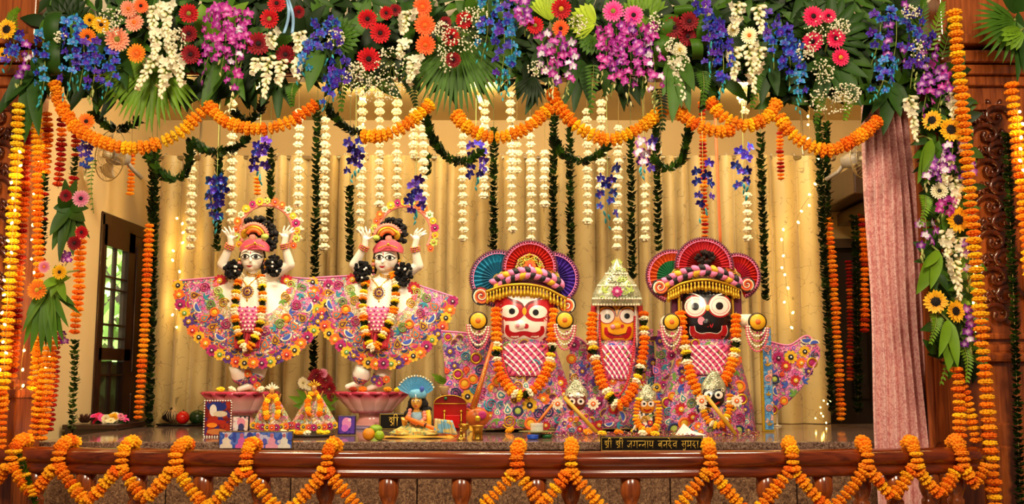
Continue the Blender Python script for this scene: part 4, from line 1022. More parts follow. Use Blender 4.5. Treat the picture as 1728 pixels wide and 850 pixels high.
# ================================================================ marigold swags under the valance
def swag_path(pts, Y, n=40, belly=.04):
    L = len(pts) - 1
    return bez([P(u, v, Y - belly * math.sin(PI * i / L)) for i, (u, v) in enumerate(pts)], n)
OR = mix(('orange', 6), ('deep', 2), ('yellow', 1))
for i, (pts, seq, lb) in enumerate([
    ([(92, 140), (104, 180), (140, 224), (215, 250), (290, 232), (352, 178)], runs((.3, 'deep', 'orange'), (.52, 'orange'), (.6, 'yellow'), (.74, 'orange'), (.9, 'lemon', 'yellow'), (1, 'orange')), 'first marigold swag, hanging below the fan palm leaf'),
    ([(350, 176), (382, 206), (440, 218), (492, 204), (538, 172)], mix(('orange', 7), ('deep', 2)), 'second marigold swag, below the first magenta orchids'),
    ([(612, 230), (650, 228), (690, 208), (726, 176)], mix(('orange', 3), ('yellow', 3)), 'short rising marigold swag below the largest red gerbera'),
    ([(768, 192), (790, 216), (836, 232), (888, 216), (932, 178)], mix(('orange', 5), ('yellow', 3)), 'marigold swag below the big dark palm leaf'),
    ([(930, 152), (944, 180), (978, 216), (1028, 236), (1078, 216), (1122, 184)], runs((.3, 'orange', 'deep'), (.6, 'yellow', 'orange'), (1, 'orange', 'yellow')), 'deep marigold swag below the biggest magenta orchids'),
    ([(1144, 186), (1170, 208), (1208, 222), (1242, 218)], mix(('orange', 4), ('deep', 2)), 'low marigold swag below the looped leaf ring'),
    ([(1196, 168), (1222, 198), (1262, 212), (1296, 196), (1310, 174)], mix(('orange', 4), ('yellow', 2), ('deep', 1)), 'short marigold swag crossing over the low one'),
    ([(1314, 196), (1340, 230), (1394, 254), (1444, 234), (1482, 204)], mix(('orange', 6), ('deep', 2), ('yellow', 1)), 'last marigold swag, below the hot pink gerberas')]):
    Y = 4.56 - .012 * (i % 2)
    garland(lb, swag_path(pts, Y), seq, 12 * K(200, Y), 9.6 * K(200, Y), group='marigold swags under the valance')
# leaf swags
for pts, lb in [
    ([(250, 262), (272, 292), (298, 302), (318, 282), (322, 236)], 'dark leaf swag hanging before the curtain by the door side'),
    ([(328, 240), (352, 254), (392, 252), (420, 232)], 'dark leaf swag behind the second marigold swag'),
    ([(552, 180), (572, 206), (596, 222), (616, 226)], 'green leaf rope that continues the short rising marigold swag'),
    ([(720, 196), (732, 238), (758, 266), (788, 272), (812, 256)], 'leaf swag hanging under the big dark palm leaf'),
    ([(936, 236), (952, 262), (984, 272), (1014, 258), (1026, 240)], 'leaf swag hanging behind the deep marigold swag'),
    ([(1104, 268), (1122, 284), (1148, 272), (1160, 234), (1164, 200)], 'leaf swag hanging below the looped leaf ring'),
    ([(160, 190), (180, 212), (210, 216), (240, 200)], 'small leaf swag against the plaster above the wall fan'),
    ([(396, 190), (416, 206), (438, 186), (446, 164)], 'leaf swag tucked behind the tuberose tips')]:
    Y = 4.9 if pts[0][0] < 400 else 5.0
    garland(lb, swag_path(pts, Y), mix(('leaf_deep', 2), ('leaf_dark', 2), ('leaf_mid', 1)), 10 * K(240, Y), 8.5 * K(240, Y), name='leaf_garland', group='leaf swags', flat=.8, thread_mat=THREAD_G)

# ================================================================ strings hanging in front of the backdrop curtain (from the alcove ceiling)
YS = 6.42
def top_v(Y, u): return 130
white = [(325, 242, 412, 322), (391, 160, 372, None), (505, 190, 402, 504), (550, 200, 420, 546), (612, 150, 392, 608), (641, 160, 342, 641), (670, 150, 342, 670), (700, 190, 262, 698), (714, 190, 345, 714),
         (780, 200, 402, 782), (818, 170, 330, 817), (862, 155, 390, 864), (894, 195, 400, 897), (872, 230, 292, 873), (920, 256, 352, 918), (990, 190, 380, 992), (1014, 170, 310, 1014), (1044, 220, 418, 1042), (1087, 320, 398, 1089), (1255, 152, 192, 1256), (1258, 338, 400, 1262)]
white.sort()
for i, (u, v0, v1, u1) in enumerate(white):
    Y = YS - .04 * (i % 3)
    line = drop(u, 128, v1 + 6, Y, u1)
    f0 = (v0 - 128) / (v1 + 6 - 128)
    garland('string of cream blossoms before the curtain, %s of its kind counting from the door' % (ORD[i] if i < 20 else 'last'), line,
            lambda j, f, f0=f0: 'cream' if f >= f0 - .02 else None, 8.6 * K(280, Y), 14.5 * K(280, Y), name='blossom_string', cat='flower string', group='cream blossom strings', flat=.92, jitter=.16)
green = [(258, 236, 380, 256), (268, 240, 722, 252), (374, 260, 420, 366), (458, 255, 378, 456), (537, 170, 630, 528), (592, 320, 445, 590), (722, 262, 300, 722), (833, 212, 432, 833), (934, 170, 432, 934), (961, 200, 440, 963), (1063, 214, 470, 1067), (1106, 186, 424, 1111), (1280, 222, 506, 1292), (1376, 200, 700, 1404), (1392, 210, 380, 1398)]
for i, (u, v0, v1, u1) in enumerate(green):
    Y = YS - .02 - .04 * (i % 2)
    line = drop(u, 128, v1, Y, u1, n=14); f0 = (v0 - 128) / (v1 - 128)
    garland('dark green leaf string before the curtain, %s of its kind counting from the door' % ORD[i], line,
            lambda j, f, f0=f0: ('leaf_dark' if RNG.random() < .7 else 'leaf_deep') if f >= f0 else None, 9.0 * K(300, Y), 9.2 * K(300, Y), name='leaf_string', cat='leaf string', group='leaf strings', flat=.75, thread_mat=THREAD_G)
for u, v0, v1, u1, kd, lb in [(1183, 170, 400, 1190, ('rust', 'deep'), 'thin rust-red strand hanging above the black-faced figure'), (1313, 226, 306, 1318, ('rust', 'deep'), 'short rust-red strand below the last marigold swag'),
    (436, 300, 332, 434, ('deep', 'orange'), 'short orange strand above the halo of the first dancer'), (226, 255, 330, 220, ('deep', 'orange'), 'short orange strand hanging over the glazed door')]:
    Y = 6.35; garland(lb, drop(u, 128, v1, Y, u1), (lambda f0, kd: lambda j, f: kd[RNG.randrange(2)] if f >= f0 else None)((v0 - 128) / (v1 - 128), kd), 6.5 * K(250, Y), 6.5 * K(250, Y), group='thin marigold strands')
rib = G()
rib.sheet(lambda s, t: P(1204 + 12 * t + (s - .5) * 5, 128 + 290 * t, 6.5), 1, 12, t=.001)
solo('orange_ribbon', rib, mat('orange_satin', '#d9713a', .4, rnd=0), 'narrow orange ribbon hanging above the black-faced figure', 'ribbon', P(1210, 300, 6.5))
# blue orchid pendants on threads
for u, v0, v1, n, cs, lb in [(439, 236, 310, 8, ('cobalt', 'violet'), 'blue orchid pendant hanging from the second marigold swag'), (366, 302, 390, 10, ('cobalt', 'blue'), 'blue orchid pendant beside the first dancer with halo'),
    (600, 234, 306, 8, ('cobalt', 'violet'), 'blue orchid pendant at the leaf rope joint'), (702, 306, 376, 8, ('cobalt', 'violet'), 'blue orchid pendant touching the halo of the second dancer'),
    (803, 242, 318, 9, ('cobalt', 'violet'), 'blue orchid pendant above the blue headdress fan'), (1025, 288, 384, 9, ('blue', 'cobalt'), 'blue orchid pendant above the silver crown'),
    (1086, 240, 300, 9, ('violet', 'white'), 'white and violet orchid pendant below the biggest magenta bunch'), (1186, 276, 372, 8, ('cobalt', 'violet'), 'blue orchid pendant on the rust-red strand'),
    (1254, 252, 334, 8, ('cobalt', 'blue'), 'large blue orchid pendant under the crossing swags')]:
    orchid_spray(lb, (u, v0), (u, v1), n, cs, 'teal', 4, 13, Y=5.6, size=12, group='blue orchid pendants', sway=0, string=(u + 2, 150))

# ================================================================ strands at the left and right sides
k47 = K(400, 4.55)
side = [
    (4.50, 32, 175, 700, 2, 'side', runs((.22, 'yellow', 'lemon'), (.62, 'lemon', 'yellow'), (1, 'yellow', 'orange')), 11.2, 'lemon yellow marigold strand beside the dark carved pillar'),
    (4.62, 46, 220, 640, 20, 'side', mix(('deep', 2), ('rust', 2)), 9, 'rust red strand just behind the lemon yellow one'),
    (4.58, 62, 200, 740, 64, 'a', runs((.12, 'yellow'), (.5, 'deep', 'orange'), (.75, 'orange'), (1, 'orange', 'yellow')), 9.6, 'long orange strand next to the lemon yellow one'),
    (4.72, 80, 190, 292, 75, 'a', mix(('deep', 3), ('rust', 1)), 9, 'rust orange strand ending in dark leaves by the pillar'),
    (4.72, 76, 292, 445, 68, 'leaf', mix(('leaf_dark', 3), ('rust', 1)), 8.5, 'dark leaf string below the rust orange strand'),
    (4.76, 104, 200, 318, 98, 'a', mix(('rust', 3), ('deep', 1)), 8.5, 'dark red strand hanging above the left flower string'),
    (4.76, 128, 220, 318, 122, 'a', mix(('rust', 2), ('leaf_dark', 2)), 8, 'dark red and green strand beside the violet orchids'),
    (4.70, 136, 405, 560, 126, 'a', mix(('deep', 4), ('orange', 1)), 9.5, 'orange strand hanging against the plaster beside the door'),
    (4.70, 126, 574, 724, 120, 'leaf', mix(('leaf_deep', 2), ('leaf_mid', 1)), 9, 'green leaf string below the orange strand on plaster'),
    (4.55, 84, 575, 745, 52, 'a', mix(('orange', 4), ('deep', 2)), 9.4, 'orange strand from the strap leaves down to the rail, outer one'),
    (4.55, 88, 575, 745, 70, 'a', mix(('orange', 4), ('deep', 2)), 9.4, 'orange strand from the strap leaves down to the rail, inner one'),
    (4.66, 62, 575, 662, 52, 'a', mix(('orange', 3), ('yellow', 1)), 8.5, 'short orange strand behind the two rail strands'),
    (4.74, 96, 560, 728, 82, 'a', mix(('rust', 3), ('red', 2)), 8, 'dark wine red strand by the altar end'),
    (6.30, 252, 378, 708, 233, 'a', mix(('deep', 3), ('orange', 2)), 8.5, 'orange strand along the edge of the backdrop by the door'),
    (6.40, 1398, 368, 712, 1420, 'a', mix(('deep', 3), ('orange', 2)), 8, 'orange strand along the far edge of the backdrop'),
    (6.9, 1455, 360, 560, 1458, 'a', mix(('deep', 3), ('rust', 1)), 8.5, 'orange strand hanging next to the pink curtain'),
    (6.9, 1442, 365, 700, 1448, 'leaf', mix(('leaf_dark', 3), ('leaf_deep', 1)), 9, 'dark leaf string hanging in the far doorway'),
    (6.95, 1432, 440, 640, 1434, 'a', mix(('rust', 3), ('deep', 1)), 6, 'thin rust strand deep in the far doorway'),
    (4.44, 1609, 18, 868, 1680, 'a', runs((.06, 'yellow', 'orange'), (.16, 'yellow', 'orange'), (.3, 'orange'), (.38, 'yellow', 'orange'), (.48, 'orange', 'deep'), (.7, 'yellow', 'orange'), (1, 'orange', 'deep', 'yellow')), 12.5, 'longest marigold strand, running the full height beside the carving'),
    (4.50, 1614, 620, 746, 1620, 'a', mix(('orange', 3), ('deep', 2), ('yellow', 1)), 11, 'marigold strand from the flower column down to the rail end'),
    (4.52, 1622, 640, 746, 1648, 'a', mix(('orange', 3), ('deep', 2), ('yellow', 1)), 10, 'slanting marigold strand from the flower column to the rail end'),
    (4.46, 1706, 140, 470, 1738, 'a', mix(('orange', 3), ('yellow', 2), ('deep', 2)), 12, 'marigold strand over the outer edge of the carving'),
    (4.55, 1698, 225, 860, 1722, 'leaf', mix(('leaf_dark', 2), ('leaf_deep', 2)), 10, 'dark leaf string over the outer side of the carved pillar'),
    (4.48, 3, 660, 760, 0, 'a', mix(('orange', 3), ('deep', 1)), 10, 'orange strand at the extreme edge beside the pillar base'),
    (4.3, 30, 760, 860, 62, 'a', mix(('yellow', 2), ('leaf_mid', 1)), 7, 'thin yellowish strand under the rail by the pillar'),
]
for Y, u, v0, v1, u1, nm, seq, r, lb in side:
    k = K((v0 + v1) / 2, Y)
    garland(lb, drop(u, v0, v1, Y, u1, sway=2, n=16), seq, r * k, (r * 1.0 if nm != 'leaf' else r * 1.0) * k, name='leaf_string' if nm == 'leaf' else 'marigold_strand', cat='leaf string' if nm == 'leaf' else 'garland',
            group='strands at the sides', flat=.66)
# far-right garland pieces above the outer strand (hook)
# ================================================================ garlands draped over the rail
anch = [-30, 34, 112, 216, 306, 422, 557, 870, 959, 1190, 1326, 1450, 1530, 1606, 1650]
low = [806 + .47 * (b - a) for a, b in zip(anch, anch[1:])]
rx = []
for u in anch:
    x = P(u, 765, 4.3).x
    for _ in range(3): x = P(u, 765, ry(x)).x
    rx.append(x)
for i in range(len(anch) - 1):
    xa, xb = rx[i], rx[i + 1]; ya, yb = ry(xa), ry(xb)
    if i >= len(anch) - 2: yb = ry(xb)
    zl = P(864, low[i], 4.15).z; s = .006
    pts = [V((xa + s + .014, ya + .05, ZR + .012)), V((xa + s + .006, ya - .01, ZR + .032)), V((xa + s, ya - .078, ZR - .005)), V((xa + s, ya - .088, ZR - .05)), V((xa + s + .006, ya - .085, ZR - .085))]
    n = 14
    for q in range(1, n):
        t = q / n; w = (1 - abs(2 * t - 1) ** 1.18)
        pts.append(V((xa + s + .006 + (xb - xa - .02 - s) * t, ya + (yb - ya) * t - .085, (ZR - .085) + (zl - ZR + .085) * w)))
    pts += [V((xb - .014, yb - .090, ZR - .088)), V((xb - .008, yb - .094, ZR - .066))]
    garland('marigold garland looped over the rail, %s loop from the dark pillar' % ORD[i], bez(pts, 66), mix(('orange', 7), ('yellow', 2), ('deep', 2)), .0295, .0255, group='marigold garlands draped over the rail', flat=.62)
# ================================================================ shared shapes for the dressed figures
from mathutils.bvhtree import BVHTree
def blend(g, voxel, smooth=4, name='body'):
    """fuse the gathered shapes into one continuous skin"""
    me = g.mesh(name, mat('tmp_skin', '#ffffff')); o = bpy.data.objects.new('tmp', me); COL.objects.link(o)
    r = o.modifiers.new('r', 'REMESH'); r.mode = 'VOXEL'; r.voxel_size = voxel; r.use_smooth_shade = True
    s = o.modifiers.new('s', 'SMOOTH'); s.iterations = smooth; s.factor = .5
    dg = bpy.context.evaluated_depsgraph_get(); out = bpy.data.meshes.new_from_object(o.evaluated_get(dg)); out.name = name
    bpy.data.objects.remove(o); bpy.data.meshes.remove(me)
    return out
def capsule(g, a, b, ra, rb, n=12):
    a, b = V(a), V(b); pts = [a.lerp(b, t) for t in (0, .25, .5, .75, 1)]
    g.tube(pts, [ra + (rb - ra) * t for t in (0, .25, .5, .75, 1)], n); g.ell(a, ra, n, 8); g.ell(b, rb, n, 8)
MARBLE = mat('painted_marble', '#f0e6d4', .28, var=.03, rnd=0, scale=3, coat=.3)
AP = {'yellow': '#e8b41c', 'orange': '#e8681c', 'magenta': '#b01866', 'purple': '#54287c', 'pink': '#ec80b0', 'red': '#c01c2c', 'teal': '#2c8ca0', 'blue': '#3a58b8', 'navy': '#20285c',
      'green': '#6a9a3a', 'lime': '#b8cc5a', 'cream': '#f2e6c4', 'white': '#f4efe4', 'wine': '#5c1038', 'gold': '#cfa53a', 'black': '#141012', 'rose': '#e05c7c', 'sky': '#7cb8d8', 'salmon': '#ee8c78'}
def ap(c): return mat('thread_' + c, AP[c], .55, var=.15, rnd=.06, scale=30, sheen=.15) if c != 'gold' else GOLD
def ap_flower(c, cc, n=8):
    def mk():
        g = G()
        for k in range(n): petal(g, 2 * PI * k / n, .12, 1.0, .34 if n < 9 else .26, -.06, -.1, cup=-.2, tip=.5, n=3)
        g.lathe([(.42, .1), (.42, .16), (.34, .22)], 10, 1, T=Matrix.Rotation(PI / 2, 4, 'X')); g.lathe([(.16, .2), (.14, .3), (.05, .32)], 8, 2, T=Matrix.Rotation(PI / 2, 4, 'X'))
        return g.mesh('applique_flower', [ap(c), ap(cc), ap('white')])
    return cached(('apf', c, cc, n), mk)
def ap_spiral(c):
    def mk():
        g = G(); n = 22; pts = [((1 - .85 * i / n) * math.cos(i * .62), -.06, (1 - .85 * i / n) * math.sin(i * .62)) for i in range(n + 1)]
        g.tube(pts, [.16 - .004 * i for i in range(n + 1)], 5); return g.mesh('applique_spiral', ap(c))
    return cached(('aps', c), mk)
def ap_paisley(c, rim):
    def mk():
        out = lambda sc: [(sc * (.62 * math.cos(a) * (1 - .0 * a)) * (1 if math.sin(a) < 0 else 1 - .75 * math.sin(a)) + sc * .25 * max(0, math.sin(a)) ** 2, sc * (.55 * math.sin(a) if math.sin(a) < 0 else 1.05 * math.sin(a))) for a in [2 * PI * q / 18 for q in range(18)]]
        g = G(); g.prism(out(1.0), .08, 0, Matrix.Translation((0, -.08, 0))); g.prism(out(.68), .05, 1, Matrix.Translation((0, -.13, 0))); g.prism(out(.35), .05, 0, Matrix.Translation((0, -.17, 0)))
        return g.mesh('applique_paisley', [ap(rim), ap(c)])
    return cached(('app', c, rim), mk)
def ap_scallop(c, rim):
    def mk():
        h = lambda r: [(r * math.cos(a), -r * math.sin(a) * .8) for a in [PI * q / 12 for q in range(13)]]
        g = G(); g.prism(h(1.0), .08, 0, Matrix.Translation((0, -.08, 0))); g.prism(h(.74), .05, 1, Matrix.Translation((0, -.12, -.03)))
        return g.mesh('applique_scallop', [ap(rim), ap(c)])
    return cached(('apsc', c, rim), mk)
def ap_ring(c, cc):
    def mk():
        g = G(); g.tube([(.78 * math.cos(a), -.06, .78 * math.sin(a)) for a in [2 * PI * q / 16 for q in range(16)]], .2, 6, 0, True)
        g.lathe([(.6, 0), (.55, .1), (.2, .14)], 12, 1, T=Matrix.Rotation(PI / 2, 4, 'X')); return g.mesh('applique_ring', [ap(c), ap(cc)])
    return cached(('apr', c, cc), mk)
def ap_leaf(c):
    def mk():
        g = G()
        for a in (.5, 1.57, 2.64): leafblade(g, (0, -.04, -.6), (math.cos(a) * 1.0, -.1, -.6 + math.sin(a) * 1.4), .24, fold=-.3, n=4)
        return g.mesh('applique_leaf', ap(c))
    return cached(('apl', c), mk)
DRESS = [lambda: ap_flower('magenta', 'wine'), lambda: ap_flower('yellow', 'black'), lambda: ap_flower('orange', 'yellow'), lambda: ap_flower('purple', 'gold'), lambda: ap_flower('red', 'yellow', 10),
         lambda: ap_spiral('navy'), lambda: ap_spiral('green'), lambda: ap_spiral('teal'), lambda: ap_spiral('magenta'), lambda: ap_spiral('gold'), lambda: ap_paisley('wine', 'gold'), lambda: ap_paisley('teal', 'cream'), lambda: ap_paisley('orange', 'red'), lambda: ap_paisley('blue', 'pink'),
         lambda: ap_ring('navy', 'lime'), lambda: ap_ring('gold', 'magenta'), lambda: ap_ring('orange', 'yellow'), lambda: ap_leaf('teal'), lambda: ap_leaf('green'), lambda: ap_leaf('blue'), lambda: ap_scallop('wine', 'gold'), lambda: ap_scallop('blue', 'cream')]
def scatter(host, surf, ok, box, n, r0, r1, k, kinds=DRESS, seed=1, gap=.78, avoid=()):
    rg = random.Random(seed); got = list(avoid); b = root_loc(host); tries = 0; cnt = 0
    while cnt < n and tries < n * 30:
        tries += 1; u = rg.uniform(box[0], box[2]); v = rg.uniform(box[1], box[3]); r = rg.uniform(r0, r1)
        if not ok(u, v) or any((u - a) ** 2 + (v - c) ** 2 < ((r + q) * gap) ** 2 for a, c, q in got): continue
        p = surf(u, v)
        if p is None: continue
        got.append((u, v, r)); cnt += 1; me = kinds[rg.randrange(len(kinds))]()
        put(me.name.split('.')[0], me, host, loc=p - b + V((0, -.003, 0)), rot=face_rot(0, 0, rg.uniform(0, 6.28)), scale=r * k)
    return got
def beads(pts, r, step, m=0, g=None):
    g = g or G(); dot = G().ell((0, 0, 0), r, 6, 4)
    for p, _ in along([V(p) for p in pts], step): g.join(dot, Matrix.Translation(p), m)
    return g
def strip_decal(pts, widths, proj, off, m, g, n=24):
    """a painted band along a curve, laid onto a surface"""
    c = bez([V((p[0], 0, p[1])) for p in pts], n); L = len(c); vs, fs = [], []
    for i, p in enumerate(c):
        t = (c[min(L - 1, i + 1)] - c[max(0, i - 1)]).normalized(); s = V((-t.z, 0, t.x)); q = i / (L - 1) * (len(widths) - 1); j = min(int(q), len(widths) - 2) if len(widths) > 1 else 0
        w = widths[0] if len(widths) == 1 else widths[j] + (widths[j + 1] - widths[j]) * (q - j)
        for sg in (-1, 0, 1): a = p + s * w * sg; vs.append(proj(a.x, a.z) + V((0, -off, 0)))
    for i in range(L - 1):
        for k in (0, 1): a = i * 3 + k; fs.append((a, a + 1, a + 4, a + 3))
    g.add(vs, fs, m)
def disc_decal(c, r, proj, off, m, g, n=24, shape=None, rings=4):
    vs = [proj(*c) + V((0, -off, 0))]; fs = []
    for i in range(1, rings + 1):
        for k in range(n):
            a = 2 * PI * k / n; f = shape(a) if shape else 1; vs.append(proj(c[0] + r[0] * f * math.cos(a) * i / rings, c[1] + r[1] * f * math.sin(a) * i / rings) + V((0, -off, 0)))
    for k in range(n): fs.append((0, 1 + k, 1 + (k + 1) % n))
    for i in range(rings - 1):
        for k in range(n): fs.append((1 + i * n + k, 1 + (i + 1) * n + k, 1 + (i + 1) * n + (k + 1) % n, 1 + i * n + (k + 1) % n))
    g.add(vs, fs, m)
def pleated_fan(host, name, c, r, a0, a1, mats, Y, k, pleats=22, depth=.012, hub=.2, rim=None, label=None):
    """pleated cloth fan about pixel c, radius r px; the rim is a ringed border"""
    g = G(); n = pleats * 2; C = P(c[0], c[1], Y); vs, fs, ms = [], [], []
    for j, q in enumerate((hub, .6, 1.0)):
        for i in range(n + 1):
            a = math.radians(a0 + (a1 - a0) * i / n); vs.append(C + V((math.cos(a) * r * k * q, -depth * q * (1 if i % 2 else -1) * .8, math.sin(a) * r * k * q)))
    for j in range(2):
        for i in range(n): w = j * (n + 1) + i; g.add([vs[w], vs[w + 1], vs[w + n + 2], vs[w + n + 1]], [(0, 1, 2, 3)], 0 if j else 1, None, False)
    g.add([v + V((0, .02, 0)) for v in vs], [(j * (n + 1) + i, (j + 1) * (n + 1) + i, (j + 1) * (n + 1) + i + 1, j * (n + 1) + i + 1) for j in range(2) for i in range(n)], 0)
    o = wput(name, g, mats, host, label)
    arc = lambda q, d=0: [C + V((math.cos(math.radians(a0 + (a1 - a0) * i / 36)) * r * k * q, d, math.sin(math.radians(a0 + (a1 - a0) * i / 36)) * r * k * q)) for i in range(37)]
    rg = G(); rg.tube(arc(1.0, -.004), .0055, 6, 0); rg.tube(arc(.90, -.012), .003, 5, 1); beads(arc(.95, -.012), .0042, .016, 1, rg); beads(arc(1.05, -.004), .0035, .014, 2, rg)
    wput('fan_border', rg, [ap(rim or 'wine'), ap('pink'), ap('wine')], o)
    return o
EMB = mat_patches('pink_embroidery', ['#e070a8', '#ec98bc', '#d04c90', '#d8c498', '#98b078', '#d8589c', '#a878b8', '#e8a898', '#5888a0', '#e884b0'], 72, .6, '#6a2058', .07)
EMB_W = mat_patches('ivory_embroidery', ['#e6d8bc', '#e0d0b0', '#d8b898', '#e0a098', '#b0c088', '#e084ac', '#98b4a8', '#d8a848'], 66, .55, '#8a6838', .07)
EMB_M = mat_patches('bright_embroidery', ['#d8608c', '#d89820', '#4a3488', '#d8c8a0', '#c03878', '#3c8090', '#d86020', '#30407c'], 80, .6, '#3c1850', .06)
SATIN = mat('white_satin', '#f2ebdd', .35, var=.04, rnd=0, sheen=.3)

# ================================================================ dancing figures on lotus pedestals
LOTP = mat('pink_glaze', rough=.18, var=.05, rnd=0, coat=.5, ramp=[(0, '#c83c5c'), (.2, '#f0c4bc'), (.6, '#efb4ac'), (.84, '#d8506c'), (1, '#b82848')], radius=1.0, axis=2)
def lotus_pedestal(label, cu, rpx, v_top=660, v_bot=722, Y=6.22):
    z1 = P(cu, v_top, Y).z; c = P(cu, v_top, Y); k = K(v_top, Y); R = rpx * k; t = thing('lotus_pedestal', label, 'pedestal', (c.x, Y, ZA), 'lotus pedestals'); H = z1 - ZA
    g = G(); prof = [(.50 * R, 0), (.50 * R, .10 * H), (.42 * R, .14 * H), (.34 * R, .28 * H), (.34 * R, .42 * H), (.40 * R, .50 * H), (.58 * R, .72 * H), (.84 * R, .92 * H), (.93 * R, .97 * H), (.85 * R, H)]
    g.lathe(prof, 40, c=(c.x, Y, ZA)); wput('pedestal_body', g, mat('pale_glaze', '#e8a49c', .2, var=.1, rnd=0, scale=12, coat=.5), t)
    wput('pedestal_base', G().lathe([(.66 * R, 0), (.66 * R, .05 * H), (.52 * R, .09 * H)], 32, c=(c.x, Y, ZA + .0005)), mat('lilac_glaze', '#8a7a9c', .3, rnd=0), t)
    n = 13
    def pet(up):
        h = G()
        def fn(a, b):                                           # a across, b upward; unit petal, z 0..1
            w = (math.sin(PI * min(1, .22 + .62 * b)) ** .8) * .5; x = (a - .5) * 2 * w
            return (x, -(.55 * b ** 1.3 if up else .42 * b) - .16 * (1 - (2 * a - 1) ** 2) - .04 * math.sin(PI * b), b)
        h.sheet(fn, 8, 8, t=.06); return h.mesh('petal', LOTP)
    up, dn = pet(True), pet(False)
    for i in range(n):
        a = 2 * PI * i / n; q = Matrix.Rotation(a, 3, 'Z').to_quaternion(); d = q @ V((0, -1, 0))
        put('petal', up, t, loc=V((0, 0, .42 * H)) + d * R * .40, rot=q, scale=(R * .50, R * .92, .55 * H))
    for i in range(10):
        a = 2 * PI * (i + .5) / 10; q = Matrix.Rotation(a, 3, 'Z').to_quaternion(); d = q @ V((0, -1, 0))
        put('petal', dn, t, loc=V((0, 0, .40 * H)) + d * R * .33, rot=q @ Quaternion((1, 0, 0), PI), scale=(R * .24, R * .2, .30 * H))
    ring = G().tube([(c.x + .965 * R * math.cos(a), Y + .965 * R * math.sin(a), z1 - .008) for a in [2 * PI * i / 48 for i in range(48)]], .010, 8, 0, True)
    wput('rim', ring, mat('rim_glaze', '#b8304c', .2, rnd=0, coat=.5), t)
    return z1
ZL1 = lotus_pedestal('pink glazed lotus pedestal partly hidden by the red framed print', 406, 64)
ZL2 = lotus_pedestal('pink glazed lotus pedestal standing fully visible beside the fruit', 628, 63)

